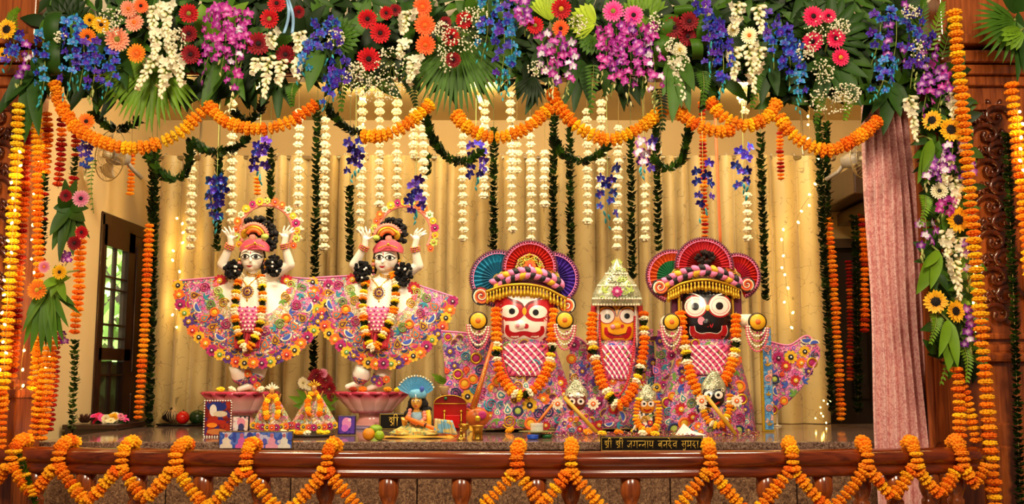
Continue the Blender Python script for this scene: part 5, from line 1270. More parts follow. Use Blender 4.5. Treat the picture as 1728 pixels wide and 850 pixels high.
def dancer(label, D, Y=6.18):
    """D: key pixels of the figure"""
    k = K(480, Y); q = lambda p, d=0: P(p[0], p[1], Y - d)
    foot = q(D['base']); t = thing('dancing_statue', label, 'statue', foot, 'white marble dancing statues')
    # ---- body as one skin
    g = G(); hc = D['head']
    g.ell(q((hc[0], hc[1] - 2)), (20 * k, 20 * k, 24 * k), 20, 14); g.ell(q((hc[0] + D['turn'], hc[1] + 8), 5 * k), (15 * k, 14 * k, 14 * k), 16, 10)
    nx = hc[0] + D['turn'] * 1.6
    g.ell(q((nx, hc[1] + 16), 11 * k), (6 * k, 6 * k, 4.6 * k), 10, 8)
    capsule(g, q((nx, hc[1] - 3), 18 * k), q((nx, hc[1] + 4), 21.5 * k), 1.6 * k, 2.6 * k, 8)
    for sx in (-7, 7): g.ell(q((nx + sx, hc[1] + 5), 9.5 * k), (6.5 * k, 7 * k, 6.5 * k), 10, 8)
    capsule(g, q((hc[0], hc[1] + 16), -2 * k), q(D['chest'], 0), 8.5 * k, 12 * k)
    ch = D['chest']; wa = D['waist']; hp = D['hip']
    g.ell(q((ch[0], ch[1] + 2)), (25 * k, 15 * k, 24 * k), 18, 12); g.ell(q((ch[0] - 9, ch[1] + 2), 7 * k), (12 * k, 8 * k, 11 * k), 12, 8); g.ell(q((ch[0] + 9, ch[1] + 2), 7 * k), (12 * k, 8 * k, 11 * k), 12, 8)
    capsule(g, q((ch[0], ch[1] + 12)), q(wa), 19 * k, 16 * k); capsule(g, q(wa), q(hp), 17 * k, 26 * k)
    g.ell(q((wa[0], wa[1] - 4), 7 * k), (13 * k, 10 * k, 14 * k), 12, 8)
    for side in ('L', 'R'):
        sh, el, wr, pm = D['sh' + side], D['el' + side], D['wr' + side], D['pm' + side]
        capsule(g, q(sh, 0), q(el, 8 * k), 11 * k, 8.6 * k); capsule(g, q(el, 8 * k), q(wr, 16 * k), 8.8 * k, 5.6 * k)
        capsule(g, q(wr, 16 * k), q(pm, 18 * k), 5.4 * k, 5.0 * k); d = V((pm[0] - wr[0], pm[1] - wr[1])).normalized(); s_ = V((-d.y, d.x))
        g.ell(q((pm[0] + d.x * 2, pm[1] + d.y * 2), 18 * k), (6.0 * k, 3.2 * k, 6.4 * k), 10, 8)
        lean = D['fl' + side]                                   # fingers fan out and curl to one side
        for i, (off, ln) in enumerate(((-4.8, 14), (-1.6, 17), (1.6, 16.5), (4.6, 13))):
            b0 = V((pm[0] + d.x * 4 + s_.x * off, pm[1] + d.y * 4 + s_.y * off)); dd = (d + V(lean) * .55 + s_ * off * .10).normalized(); m1 = b0 + dd * ln * .5; d2 = (dd + V(lean) * .5).normalized(); e1 = m1 + d2 * ln * .5
            capsule(g, q(b0, 18 * k), q(m1, 20.5 * k + i * .4 * k), 2.1 * k, 1.9 * k, 8); capsule(g, q(m1, 20.5 * k + i * .4 * k), q(e1, 20 * k), 1.9 * k, 1.5 * k, 8)
        th = V((pm[0] - d.x * 1 + s_.x * D['th' + side] * 4, pm[1] - d.y * 1 + s_.y * D['th' + side] * 4)); t2 = th + (d * .6 + s_ * D['th' + side] * .8).normalized() * 9
        capsule(g, q(th, 19 * k), q(t2, 22 * k), 2.3 * k, 1.8 * k, 8)
    for side in ('L', 'R'):
        kn, an, toe = D['kn' + side], D['an' + side], D['to' + side]
        capsule(g, q((hp[0] + (-10 if side == 'L' else 10), hp[1] + 8)), q(kn[:2], kn[2] * k), 17 * k, 11.5 * k); capsule(g, q(kn[:2], kn[2] * k), q(an[:2], an[2] * k), 11.5 * k, 6.5 * k)
        capsule(g, q(an[:2], an[2] * k), q(toe[:2], toe[2] * k), 6.2 * k, 4.2 * k)
    me = blend(g, .0034, 4, 'body'); me.materials.clear(); me.materials.append(MARBLE)
    bvh = BVHTree.FromPolygons([v.co.copy() for v in me.vertices], [list(p.vertices) for p in me.polygons])
    for v in me.vertices: v.co -= foot
    body = put('body', me, t, label='white marble body with raised arms')
    def proj(x, z):
        h = bvh.ray_cast(V((x, Y - 1.2, z)), V((0, 1, 0)))[0]
        return h if h is not None else V((x, Y - 14 * k, z))
    X = lambda u, v: (lambda p: (p.x, p.z))(q((u, v), 16 * k))
    # ---- face paint
    e = G(); s = k
    for (eu, ev), sg in zip(D['eyes'], (-1, 1)):
        x, z = X(eu, ev); alm = lambda a: (abs(math.cos(a)) ** 1.35 + abs(math.sin(a)) ** 1.35) ** (-1 / 1.35)
        disc_decal((x, z), (8.6 * s, 4.9 * s), proj, .0012, 0, e, shape=alm); disc_decal((x, z - .5 * s), (6.6 * s, 3.2 * s), proj, .0022, 1, e, shape=alm); disc_decal((x, z - .2 * s), (3.1 * s, 3.0 * s), proj, .0032, 0, e)
        strip_decal([(x - 8 * s, z + (5.4 if sg < 0 else 6.2) * s), (x, z + 8.2 * s), (x + 8 * s, z + (6.2 if sg < 0 else 5.4) * s)], [.3 * s, .7 * s, .3 * s], proj, .0016, 0, e, 10)
        strip_decal([(x + sg * 6 * s, z), (x + sg * 10 * s, z + 1.2 * s)], [1.2 * s, .3 * s], proj, .0018, 0, e, 4)
    wput('eye_paint', e, [mat('kohl_black', '#0c0a0c', .4, rnd=0), mat('eye_white', '#f6f2ea', .3, rnd=0)], body)
    e = G(); mx, mz = X(*D['mouth'])
    strip_decal([(mx - 5.2 * s, mz + 1.3 * s), (mx - 1.8 * s, mz - .2 * s), (mx, mz - .5 * s), (mx + 1.8 * s, mz - .2 * s), (mx + 5.2 * s, mz + 1.3 * s)], [.3 * s, 1.5 * s, 1.7 * s, 1.5 * s, .3 * s], proj, .0016, 0, e, 14)
    tx, tz = X(hc[0] + D['turn'] * 1.2, hc[1] - 9); strip_decal([(tx, tz + 3 * s), (tx, tz - 2 * s)], [.9 * s, .5 * s], proj, .0016, 0, e, 6)
    wput('lip_paint', e, mat('lip_red', '#c0303c', .35, rnd=0), body)
    # ---- hair, turban, plume, halo
    hr = G(); rg = random.Random(int(hc[0]))
    for (cu, cv, ru, rv, n) in D['hair']:
        for i in range(n):
            a = rg.uniform(0, 6.28); w = math.sqrt(rg.random()); hr.ell(q((cu + ru * w * math.cos(a), cv + rv * w * math.sin(a)), rg.uniform(-10, 4) * k), rg.uniform(2.4, 4.6) * k, 7, 5)
    hr.ell(q((hc[0], hc[1] - 2), -5 * k), (23 * k, 19 * k, 24 * k), 14, 10); capsule(hr, q((hc[0] - 18, hc[1] + 6), -2 * k), q((hc[0] - 24, hc[1] + 26), -6 * k), 5 * k, 6 * k); capsule(hr, q((hc[0] + 18, hc[1] + 6), -2 * k), q((hc[0] + 24, hc[1] + 34), -6 * k), 6 * k, 7 * k)
    wput('hair', hr, mat('black_hair', '#0d0a0a', .7, rnd=0, bump=.6, bscale=90), t, 'curly black hair')
    hx, hy = D['hat']; ht = G()
    def hat(a, b):
        an = PI * (1.06 * a - .03); x = -math.cos(an); lobes = 1 + .22 * math.sin(an * 2 - PI / 2) * b
        return q((hx + 25 * x * (1 + .06 * b), hy + 5 - 18 * b * (.75 + .25 * abs(math.sin(2 * an))) * (.55 + .45 * math.sin(an)) * lobes + 5 * x * x), (20 * math.sin(an) * (1 - .25 * b) + 2 * b) * k)
    ht.sheet(hat, 24, 8, t=.004); ht.ell(q((hx, hy), -6 * k), (23 * k, 16 * k, 12 * k), 16, 10)
    hto = wput('turban', ht, mat('coral_satin', '#e8546c', .4, rnd=0, sheen=.3), t)
    wput('turban_jewel', beads([q((hx - 16 + 32 * i / 12, hy + 1 - 5 * math.sin(PI * i / 12)), 22 * k) for i in range(13)], 1.6 * k, 3.2 * k).ell(q((hx, hy - 6), 23 * k), 2.4 * k, 8, 6), GOLD, hto)
    pl = G(); px, py = D['plume']
    for j, (rad, m) in enumerate(((20, 0), (15, 1), (10, 2))):
        arc = [q((px + D['pdir'] * (4 + rad * math.cos(a) * 1.1) - D['pdir'] * 8, py - rad * math.sin(a)), (14 + 2 * j) * k) for a in [PI * .04 + PI * .86 * i / 14 for i in range(15)]]
        pl.tube(arc, [k * (3.2 if j < 2 else 4.0) * (.55 + .45 * math.sin(PI * (i + 1) / 16)) for i in range(15)], 7, m)
    pl.ell(q((px - D['pdir'] * 6, py + 2), 16 * k), (6 * k, 2 * k, 6 * k), 12, 8, 0); pl.ell(q((px + D['pdir'] * 15, py + 1), 16 * k), (7 * k, 4 * k, 5 * k), 10, 6, 3); pl.ell(q((px - D['pdir'] * 20, py - 4), 14 * k), (6 * k, 3 * k, 9 * k), 10, 6, 1)
    beads([q((px + D['pdir'] * (-4 + 22.5 * math.cos(a) * 1.1), py - 22.5 * math.sin(a)), 15 * k) for a in [PI * .04 + PI * .86 * i / 14 for i in range(15)]], 1.8 * k, 4.5 * k, 0, pl)
    wput('plume_ornament', pl, [ap('salmon'), ap('gold'), ap('orange'), ap('lime')], t, 'salmon and gold curled plume ornament')
    c = D['halo']; R = c[2]; hl = G()
    arc = [q((c[0] + R * math.cos(math.radians(a)), c[1] - R * math.sin(math.radians(a))), -12 * k) for a in [D['ha'][0] + (D['ha'][1] - D['ha'][0]) * i / 40 for i in range(41)]]
    hl.tube(arc, 3.4 * k, 7, 0, flat=.5); ho = wput('halo_ring', hl, ap('salmon'), t, 'salmon halo ring sewn with flowers')
    cyc = [ap_flower('orange', 'red'), ap_flower('lime', 'gold', 6), ap_flower('yellow', 'orange'), ap_flower('magenta', 'wine'), ap_flower('yellow', 'lime'), ap_flower('cream', 'green', 6), ap_flower('orange', 'yellow')]
    nh = 17
    for i in range(nh):
        a = math.radians(D['ha'][0] + (D['ha'][1] - D['ha'][0]) * i / (nh - 1)); r_ = R + 6.5
        put('applique_flower', cyc[i % 7], ho, loc=q((c[0] + r_ * math.cos(a), c[1] - r_ * math.sin(a)), -9 * k) - foot, rot=face_rot(0, 0, a), scale=(7.2 if i % 2 else 6.0) * k)
    # ---- jewellery
    for side in ('L', 'R'):
        jw = G(); wr, el = D['wr' + side], D['el' + side]; a, b = q(wr, 16 * k), q(el, 8 * k); dr = (b - a).normalized(); z_ = V((0, 0, 1)).rotation_difference(dr).to_matrix().to_4x4()
        for j in range(3):
            T = Matrix.Translation(a + dr * (1 + 3.2 * j) * k) @ z_; n = 16
            for i in range(n): an = 2 * PI * i / n; jw.ell(T @ V((7.2 * k * math.cos(an), 7.2 * k * math.sin(an), 0)), 1.7 * k, 6, 4, (i + j) % 2)
        wput('bangle', jw, [GOLD, ap('rose')], t)
    pe = G(); pc_ = D['pend']; cx, cz = X(*pc_)
    for rr_, n_, m_ in ((9.5, 16, 0), (6.5, 12, 1), (3.2, 6, 0)):
        for i in range(n_): a = 2 * PI * i / n_; pe.ell(proj(cx + rr_ * k * math.cos(a), cz + rr_ * k * math.sin(a)) + V((0, -.004, 0)), 1.7 * k, 6, 4, m_)
    pe.ell(proj(cx, cz) + V((0, -.004, 0)), (3 * k, 2 * k, 3 * k), 8, 6, 1); pe.ell(proj(cx, cz - 14 * k) + V((0, -.004, 0)), (1.6 * k, 1.5 * k, 3.4 * k), 8, 6, 0)
    for sg in (-1, 1):
        ln = [proj(*X(pc_[0] + sg * 14 * (1 - i / 10), pc_[1] - 24 + 16 * (i / 10) ** 1.2)) + V((0, -.003, 0)) for i in range(11)]; pe.tube(ln, .9 * k, 5, 0)
    for j, yy in ((0, 21), (1, 24)):
        ln = [proj(*X(hc[0] + 12 * math.sin(a), hc[1] + yy + 5 * math.cos(a))) + V((0, -.003, 0)) for a in [-1.4 + 2.8 * i / 14 for i in range(15)]]; beads(ln, 1.3 * k, 2.8 * k, 0, pe)
    wput('pendant_necklace', pe, [GOLD, ap('wine')], t)
    for sg in (-1, 1):
        er = G()
        for i, (dy, r_) in enumerate(((2, 3.0), (8, 3.8), (14, 3.0), (19, 2.2))): er.ell(q((hc[0] + sg * 22, hc[1] + dy), 4 * k), r_ * k, 8, 6, i % 2)
        wput('earring', er, [GOLD, ap('salmon')], t)
    for (tu, tv, ru, rv) in D['tassel']:
        g = G(); rg = random.Random(int(tu))
        for i in range(90): a = rg.uniform(0, 6.28); w = math.sqrt(rg.random()); g.ell(q((tu + ru * w * math.cos(a), tv + rv * w * math.sin(a)), (14 + rg.uniform(-4, 8)) * k), rg.uniform(2.0, 4.0) * k, 7, 5, 0)
        for i in range(3): g.ell(q((tu + rg.uniform(-.5, .5) * ru, tv + rg.uniform(-.6, .6) * rv), 25 * k), 2.0 * k, 8, 6, 1)
        wput('wool_tassel', g, [mat('black_wool', '#0b0909', .95, rnd=0, bump=.8, bscale=160), ap('white')], t, 'fluffy black tassel with white beads')
    # ---- spread skirt and cape
    sc = D['skirt']; R = sc[2]; tiltA = D['tilt']
    def sk(r, a, raw=False):
        """r 0..1 from the waist to the hem, a in degrees: 180 = left wing, 270 = straight down, 360 = right wing"""
        ar = math.radians(a + tiltA * math.cos(math.radians(a))); dn = max(0, -math.sin(math.radians(a)))
        rad = R * r * (1 + .010 * math.cos(math.radians(a * 18)) * r) * (.985 + .03 * dn)
        d = (4 + 34 * r * dn ** 1.2 - 6 * r * (1 - dn) + (2.2 * r) * math.sin(math.radians(a * 11)) + 8 * (1 - r) * dn) * k
        return q((sc[0] + rad * math.cos(ar), sc[1] - rad * math.sin(ar) * sc[3]), d)
    A0, A1 = D['arc']
    def zone(a, b):
        an = A0 + (A1 - A0) * a; dn = -math.sin(math.radians(an))
        if b > .80: return 2
        if b < .42 and dn > .3: return 3
        if dn < .62: return 0 if b > .5 else 1
        return 1 if b < .6 else 2
    g = G().sheet(lambda a, b: sk(.10 + .90 * b, A0 + (A1 - A0) * a), 96, 20, t=.006, mf=zone)
    skirt = wput('spread_skirt', g, [EMB, EMB_W, EMB_M, SATIN], t, 'fan-shaped skirt and cape embroidered with bright flowers')
    rimc = [('yellow', 'black'), ('orange', 'yellow'), ('magenta', 'wine'), ('yellow', 'green'), ('purple', 'gold'), ('orange', 'red')]
    nf = 27
    for i in range(nf):
        a = A0 + (A1 - A0) * (i + .5) / nf; c_, cc = rimc[i % 6]
        put('applique_flower', ap_flower(c_, cc), skirt, loc=sk(.945, a) - foot + V((0, -.006, 0)), rot=face_rot(0, 0, a), scale=9.8 * k)
    ni = 15
    for i in range(ni):
        a = A0 + 8 + (A1 - A0 - 16) * (i + .5) / ni; me = (ap_paisley('wine', 'gold'), ap_scallop('blue', 'cream'), ap_paisley('teal', 'orange'))[i % 3]
        put(me.name.split('.')[0], me, skirt, loc=sk(.76, a) - foot + V((0, -.005, 0)), rot=face_rot(0, 0, -math.radians(a + 90)), scale=10.5 * k)
        put('applique_scallop', ap_scallop('navy' if i % 2 else 'magenta', 'gold'), skirt, loc=sk(.845, a + 5) - foot + V((0, -.005, 0)), rot=face_rot(0, 0, -math.radians(a + 90)), scale=8 * k)
    for i in range(ni + 3):
        a = A0 + 5 + (A1 - A0 - 10) * (i + .5) / (ni + 3); me = (ap_spiral('magenta'), ap_leaf('teal'), ap_spiral('green'), ap_ring('orange', 'yellow'), ap_leaf('blue'))[i % 5]
        dn = -math.sin(math.radians(a))
        put(me.name.split('.')[0], me, skirt, loc=sk(.62, a) - foot + V((0, -.005, 0)), rot=face_rot(0, 0, i), scale=8.5 * k)
        if dn < .75:
            me = (ap_paisley('orange', 'pink'), ap_spiral('lime'), ap_leaf('green'), ap_spiral('gold'))[i % 4]
            put(me.name.split('.')[0], me, skirt, loc=sk(.47, a) - foot + V((0, -.005, 0)), rot=face_rot(0, 0, i * 2), scale=8.5 * k)
    for a in (A0 + 6, A1 - 6): put('applique_flower', ap_flower('red', 'yellow', 10), skirt, loc=sk(.42, a) - foot + V((0, -.008, 0)), rot=face_rot(0, 0, 0), scale=11 * k, label='red star flower applique')
    for a0 in (A0, A1): wput('cape_border', G().tube([sk(.12 + .88 * i / 12, a0) for i in range(13)], 1.5 * k, 6), ap('pink'), skirt)
    # ---- waist lattice, red sash, leg cloth
    g = G(); wx, wy = D['apron']
    g.sheet(lambda a, b: q((wx + (a - .5) * 44 * (1 - .62 * b), wy + 42 * b), (30 + 8 * b + 5 * math.sin(PI * a)) * k), 10, 8, t=.004)
    apn = wput('beaded_apron', g, ap('pink'), t)
    bd = G()
    for i in range(7):
        for j in range(7):
            a = (i + .5 * (j % 2)) / 6.5; b = j / 6.5; bd.ell(q((wx + (a - .5) * 42 * (1 - .62 * b), wy + 41 * b), (34 + 8 * b + 5 * math.sin(PI * a)) * k), 1.9 * k, 6, 4, (i + j) % 2)
    wput('apron_bead', bd, [ap('cream'), ap('magenta')], apn, stuff=True)
    g = G()
    for sx in (-15, 0, 14): g.sheet(lambda a, b, sx=sx: q((wx + sx + (a - .5) * 14 + 2 * math.sin(5 * b), wy + 26 + 44 * b), (34 + 9 * b + 2 * math.sin(a * 7)) * k), 6, 8, t=.003)
    wput('red_sash', g, ap('red'), t)
    lg = G()
    for side in ('L', 'R'):
        kn, an = D['kn' + side], D['an' + side]; a, b = q(kn[:2], kn[2] * k), q(an[:2], an[2] * k)
        lg.tube([a.lerp(b, s_) for s_ in (-.3, .1, .35, .6, .82, .95)], [13 * k, 14 * k, 15 * k, 13 * k, 9 * k, 8 * k], 14)
    lgo = wput('leg_cloth', lg, SATIN, t, 'puffed white satin leg cloth')
    for side in ('L', 'R'):
        kn, an = D['kn' + side], D['an' + side]; a, b = q(kn[:2], kn[2] * k), q(an[:2], an[2] * k); wput('leg_band', G().tube([a.lerp(b, s_) for s_ in (.45, .6, .8, .97)], [15.2 * k, 14.2 * k, 10.6 * k, 9 * k], 14), EMB_M, lgo, 'embroidered cuff')
    for i, (u, v, c_) in enumerate(D['legfl']): put('applique_flower', ap_flower(c_, 'gold'), lgo, loc=q((u, v), 24 * k) - foot, rot=face_rot(0, 0, i), scale=6.5 * k)
    # ---- flower garland around the neck: a thing of its own
    seq = ['cream', 'cream', 'deep', 'orange', 'leaf_dark', 'lemon', 'cream', 'deep', 'leaf_dark', 'lemon']
    gp = bez([q(p, d * k) for *p, d in D['garl']], 48)
    garland(D['glabel'], gp, lambda i, f: seq[i % 10], 7.6 * k, 6.4 * k, name='flower_garland', cat='garland', group='garlands worn by the figures', flat=.66)
    return t
dancer('white marble dancing statue facing front with raised arms, nearer the door', dict(base=(408, 659), head=(426, 436), turn=-2, chest=(424, 486), waist=(423, 522), hip=(424, 556),
    shL=(401, 472), elL=(375, 446), wrL=(389, 412), pmL=(389, 402), flL=(-.55, 0), thL=1, shR=(450, 472), elR=(489, 446), wrR=(480, 411), pmR=(482, 400), flR=(.6, 0), thR=-1,
    knL=(402, 622, 18), anL=(412, 648, 4), toL=(430, 655, 10), knR=(438, 618, 6), anR=(424, 650, 12), toR=(404, 656, 18), eyes=[(414, 433), (432, 433)], mouth=(421, 449),
    hair=[(432, 382, 24, 17, 110), (457, 400, 11, 22, 60)], hat=(430, 416), plume=(432, 398), pdir=1, halo=(450, 390, 45), ha=(-28, 205), pend=(418, 492),
    tassel=[(392, 455, 15, 15), (461, 448, 14, 18)], skirt=(428, 462, 138, 1.14), tilt=0, arc=(184.5, 355.5), apron=(419, 518), legfl=[(418, 630, 'orange'), (428, 640, 'magenta'), (434, 650, 'orange')],
    garl=[(404, 462, 10), (399, 490, 22), (397, 530, 34), (402, 562, 44), (416, 588, 48), (434, 562, 44), (441, 530, 34), (443, 490, 22), (440, 462, 10)], glabel='white and orange garland on the dancing statue nearer the door'))
dancer('white marble dancing statue with tilted body and raised arms, beside the blue fan headdress', dict(base=(628, 659), head=(652, 438), turn=-4, chest=(642, 487), waist=(637, 522), hip=(635, 556),
    shL=(619, 472), elL=(598, 446), wrL=(616, 414), pmL=(617, 403), flL=(-.5, 0), thL=1, shR=(667, 474), elR=(706, 448), wrR=(700, 416), pmR=(703, 403), flR=(.9, .05), thR=-1,
    knL=(612, 625, 20), anL=(606, 646, 14), toL=(586, 652, 22), knR=(648, 622, 10), anR=(640, 648, 10), toR=(622, 655, 16), eyes=[(640, 434), (658, 435)], mouth=(645, 450),
    hair=[(663, 384, 22, 16, 110), (641, 398, 10, 14, 40), (678, 396, 9, 14, 40)], hat=(655, 418), plume=(650, 400), pdir=-1, halo=(683, 392, 45), ha=(-32, 185), pend=(640, 494),
    tassel=[(612, 458, 14, 18), (680, 462, 16, 20)], skirt=(648, 462, 129, 1.23), tilt=0, arc=(182.5, 345), apron=(636, 518), legfl=[(606, 634, 'orange'), (640, 646, 'magenta'), (632, 640, 'purple'), (652, 640, 'orange')],
    garl=[(622, 462, 10), (614, 490, 22), (613, 530, 34), (618, 566, 44), (630, 588, 48), (646, 566, 44), (662, 530, 34), (668, 490, 22), (664, 462, 10)], glabel='white and orange garland on the tilted dancing statue'))
# ================================================================ wooden figures with painted faces
def head_stack(rows, e=2.7, n=40):
    """rows: (v, centre u, half width px, depth px); returns ring builder and a front-surface function"""
    def at(v):
        for (a, b) in zip(rows, rows[1:]):
            if a[0] <= v <= b[0]:
                f = (v - a[0]) / (b[0] - a[0]); return [x + (y - x) * f for x, y in zip(a[1:], b[1:])]
        r = rows[0] if v < rows[0][0] else rows[-1]; return list(r[1:])
    return at
def spow(x, p): return math.copysign(abs(x) ** p, x)
def stack_mesh(rows, Y, k, e=2.7, n=44, fine=4):
    at = head_stack(rows); g = G(); vs, fs = [], []; vv = []
    for a, b in zip(rows, rows[1:]):
        for j in range(fine): vv.append(a[0] + (b[0] - a[0]) * j / fine)
    vv.append(rows[-1][0])
    for v in vv:
        cu, hw, dp = at(v)
        for i in range(n):
            a = 2 * PI * i / n; x = hw * spow(math.cos(a), 2 / e); y = dp * k * spow(math.sin(a), 2 / e); vs.append(P(cu + x, v, Y - y) * 1.0)
    for j in range(len(vv) - 1):
        for i in range(n): fs.append((j * n + i, j * n + (i + 1) % n, (j + 1) * n + (i + 1) % n, (j + 1) * n + i))
    fs += [tuple(range(n))[::-1], tuple((len(vv) - 1) * n + i for i in range(n))]
    g.add(vs, fs, 0)
    def surf(u, v):
        cu, hw, dp = at(v); x = min(.985, abs((u - cu) / hw)); return P(u, v, Y - dp * k * (1 - x ** e) ** (1 / e))
    return g, surf
PAINT = {n: mat('face_' + n, h, .35, var=.04, rnd=0, scale=6, coat=.25) for n, h in (('white', '#f0e4d4'), ('red', '#b01420'), ('yellow', '#f2a818'), ('black', '#0e0a0c'), ('orange', '#e8641c'), ('pink', '#e88c9c'), ('maroon', '#5c1418'), ('brown', '#6a2a1c'), ('ochre', '#d88a1c'))}
PM = ['white', 'red', 'yellow', 'black', 'orange', 'pink', 'maroon']; PMI = {n: i for i, n in enumerate(PM)}; PML = [PAINT[n] for n in PM]

def wooden_figure(label, D):
    """a wooden figure with a mask-like face, stub arms, headdress and layered robe; all numbers are pixels of the photograph"""
    Y, k = D['Y'], K(D['face'][1], D['Y']); fu, fv = D['face']; s = D.get('s', 1.0); q = lambda u, v, d=0: P(u, v, Y - d * k)
    foot = V((q(fu, fv).x, Y, ZA)); t = thing('wooden_figure', label, 'statue', foot, D.get('group', 'wooden figures with painted faces'))
    # ---- robe (all the way round) and capes
    g, rs = stack_mesh(D['robe'], Y, k, 2.1, 40, 3); robe = wput('robe', g, D.get('robe_mat', EMB), t, 'embroidered robe')
    rb = D['robe']; at = head_stack(rb)
    if D.get('nap', 0):
        ok = lambda u, v: abs(u - at(v)[0]) < at(v)[1] * .90
        scatter(robe, rs, ok, (rb[-1][1] - rb[-1][2], rb[0][0] + 6, rb[-1][1] + rb[-1][2], rb[-1][0] - 4), D['nap'], D['apr'][0], D['apr'][1], k, seed=int(fu), gap=D.get('gap', .76))
    for ci, cape in enumerate(D.get('cape', ())):
        top, bot, dy, n_ = cape
        tp = bez([V((a, 0, b)) for a, b in top], 20); bt = bez([V((a, 0, b)) for a, b in bot], 20)
        def cs(a, b, tp=tp, bt=bt, dy=dy):
            i = min(len(tp) - 1, a * (len(tp) - 1)); j = int(i); f = i - j; A = tp[j].lerp(tp[min(j + 1, len(tp) - 1)], f); B = bt[j].lerp(bt[min(j + 1, len(bt) - 1)], f); c = A.lerp(B, b)
            return q(c.x, c.z, dy + 3 * math.sin(a * 9) * b + 10 * b)
        co = wput('cape', G().sheet(cs, 24, 16, t=.006), EMB, t, 'flared cape sewn with bright flowers')
        wput('cape_border', G().tube([cs(i / 24, 0) for i in range(25)], 1.4 * k, 6), ap('pink'), co)
        rg = random.Random(ci + int(fu)); got = []; cnt = 0
        for _ in range(n_ * 14):
            a, b = rg.uniform(.04, .96), rg.uniform(.05, .95); p = cs(a, b); r = rg.uniform(7, 11.5) * s * k
            if cnt >= n_ or any((p - o).length < (r + w) * .80 for o, w in got): continue
            got.append((p, r)); cnt += 1; me = DRESS[rg.randrange(len(DRESS))]()
            put(me.name.split('.')[0], me, co, loc=p - foot + V((0, -.003, 0)), rot=face_rot(0, 0, rg.uniform(0, 6.28)), scale=r)
    # ---- head and painted face
    hd, hs = stack_mesh(D['head'], Y - D.get('hdy', 4) * k, k, 2.8, 44, 4); head = wput('head', hd, PAINT[D['skin']], t, D['skin'] + ' painted face')
    pr = lambda u, v: hs(u, -v)                                   # decals work in (u, -v) so that up is positive
    f = G()
    for op in D['paint']:
        if op[0] == 'd': _, c, r, m, o = op[:5]; disc_decal((c[0], -c[1]), r, pr, .0008 * o, PMI[m], f, shape=op[5] if len(op) > 5 else None)
        else: _, pts, w, m, o = op; strip_decal([(a, -b) for a, b in pts], w, pr, .0008 * o, PMI[m], f)
    wput('face_paint', f, PML, head)
    for (c, r, dd, m) in D.get('bumps', ()):
        wput('nose', G().ell(hs(*c) + V((0, dd * k, 0)), (r[0] * k, r[0] * k * .8, r[1] * k), 14, 10), PAINT[m], head)
    # ---- stub arms with gold discs and hanging pearl loops
    for (au, av, ar, ln) in D.get('arms', ()):
        ao = wput('arm', G().lathe([(ar * .95 * k, 0), (ar * .95 * k, ln * k)], 22, T=Matrix.Translation(q(au, av, D['arm_d'])) @ Matrix.Rotation(PI / 2, 4, 'X') @ Matrix.Translation((0, 0, -ln * k))), PAINT['white'] if D['skin'] != 'black' else ap('cream'), t, 'stub arm reaching forward')
        T = Matrix.Translation(q(au, av, D['arm_d'])) @ Matrix.Rotation(PI / 2, 4, 'X')
        wput('arm_disc', G().lathe([(ar * 1.0 * k, -.004), (ar * 1.04 * k, .0), (ar * 1.0 * k, .010), (ar * .86 * k, .011)], 24, 0, T=T).lathe([(ar * .88 * k, .008), (ar * .82 * k, .016), (ar * .3 * k, .018)], 22, 1, T=T).lathe([(ar * .34 * k, .016), (ar * .30 * k, .022), (.001, .023)], 6, 2, T=T), [mat('dark_bangle', '#3a2a14', .4, .4, rnd=0), mat('yellow_disc', '#eeb020', .4, rnd=0), ap('orange')], ao, 'yellow disc capping the arm')
        pg = G()
        for j in range(4): beads([q(au + (ar * (1.25 - .12 * j)) * math.cos(a) * s, av + 8 + (44 - 9 * j) * s * -math.sin(a) * .95, D['arm_d'] - 1 + j) for a in [PI + PI * i / 16 for i in range(17)]], 2.0 * k * s, 4.2 * k * s, j % 2, pg)
        for j in range(9): pg.ell(q(au + rr(-7, 7) * s, av + (18 + 24 * rr(0, 1)) * s, D['arm_d'] - 1), 2.2 * k * s, 6, 4, j % 3)
        wput('pearl_loops', pg, [ap('rose'), ap('cream'), ap('magenta')], ao, 'loops of pink and white pearls', stuff=True)
    # ---- chest lattice, red bead necklace
    if 'chest' in D:
        u0, v0, u1, v1 = D['chest']; cs_ = lambda u, v: rs(u, v) + V((0, -.012, 0))
        ch = wput('chest_cloth', G().sheet(lambda a, b: cs_(u0 + (u1 - u0) * (.5 + (a - .5) * (1 - .35 * b * b)), v0 + (v1 - v0) * b), 14, 10, t=.003), ap('rose'), t)
        lg = G(); nn = 3
        for i in range(-nn, nn + 1):
            for sg in (-1, 1):
                ln = []
                for j in range(13):
                    b = j / 12; a = .5 + (i / nn) * .5 + sg * (b - .5) * .7
                    if 0 <= a <= 1: ln.append(cs_(u0 + (u1 - u0) * (.5 + (a - .5) * (1 - .35 * b * b)), v0 + (v1 - v0) * b) + V((0, -.004, 0)))
                if len(ln) > 2: lg.tube(ln, 1.7 * k * s, 5, 0 if sg > 0 else 1)
        wput('chest_lattice', lg, [ap('white'), ap('magenta'), ap('white')], ch, 'crossed white and pink lattice')
    if 'neck' in D:
        g = beads(bez([q(u, v, d) for u, v, d in D['neck']], 40), 2.3 * k * s, 4.0 * k * s); wput('red_necklace', g, ap('red'), t)
    D.get('extra', lambda *a: None)(t, q, k, foot)
    if 'garl' in D:
        gp = bez([q(u, v, d) for u, v, d in D['garl']], 70)
        garland(D['glabel'], gp, D['gseq'], D.get('gr', 9.2) * k, D.get('gst', 8.4) * k, name='flower_garland', cat='garland', group='garlands worn by the figures', flat=.7)
    return t
def blocks(*ks):
    L = [k for k, n in ks for _ in range(n)]
    return lambda i, f: L[i % len(L)]
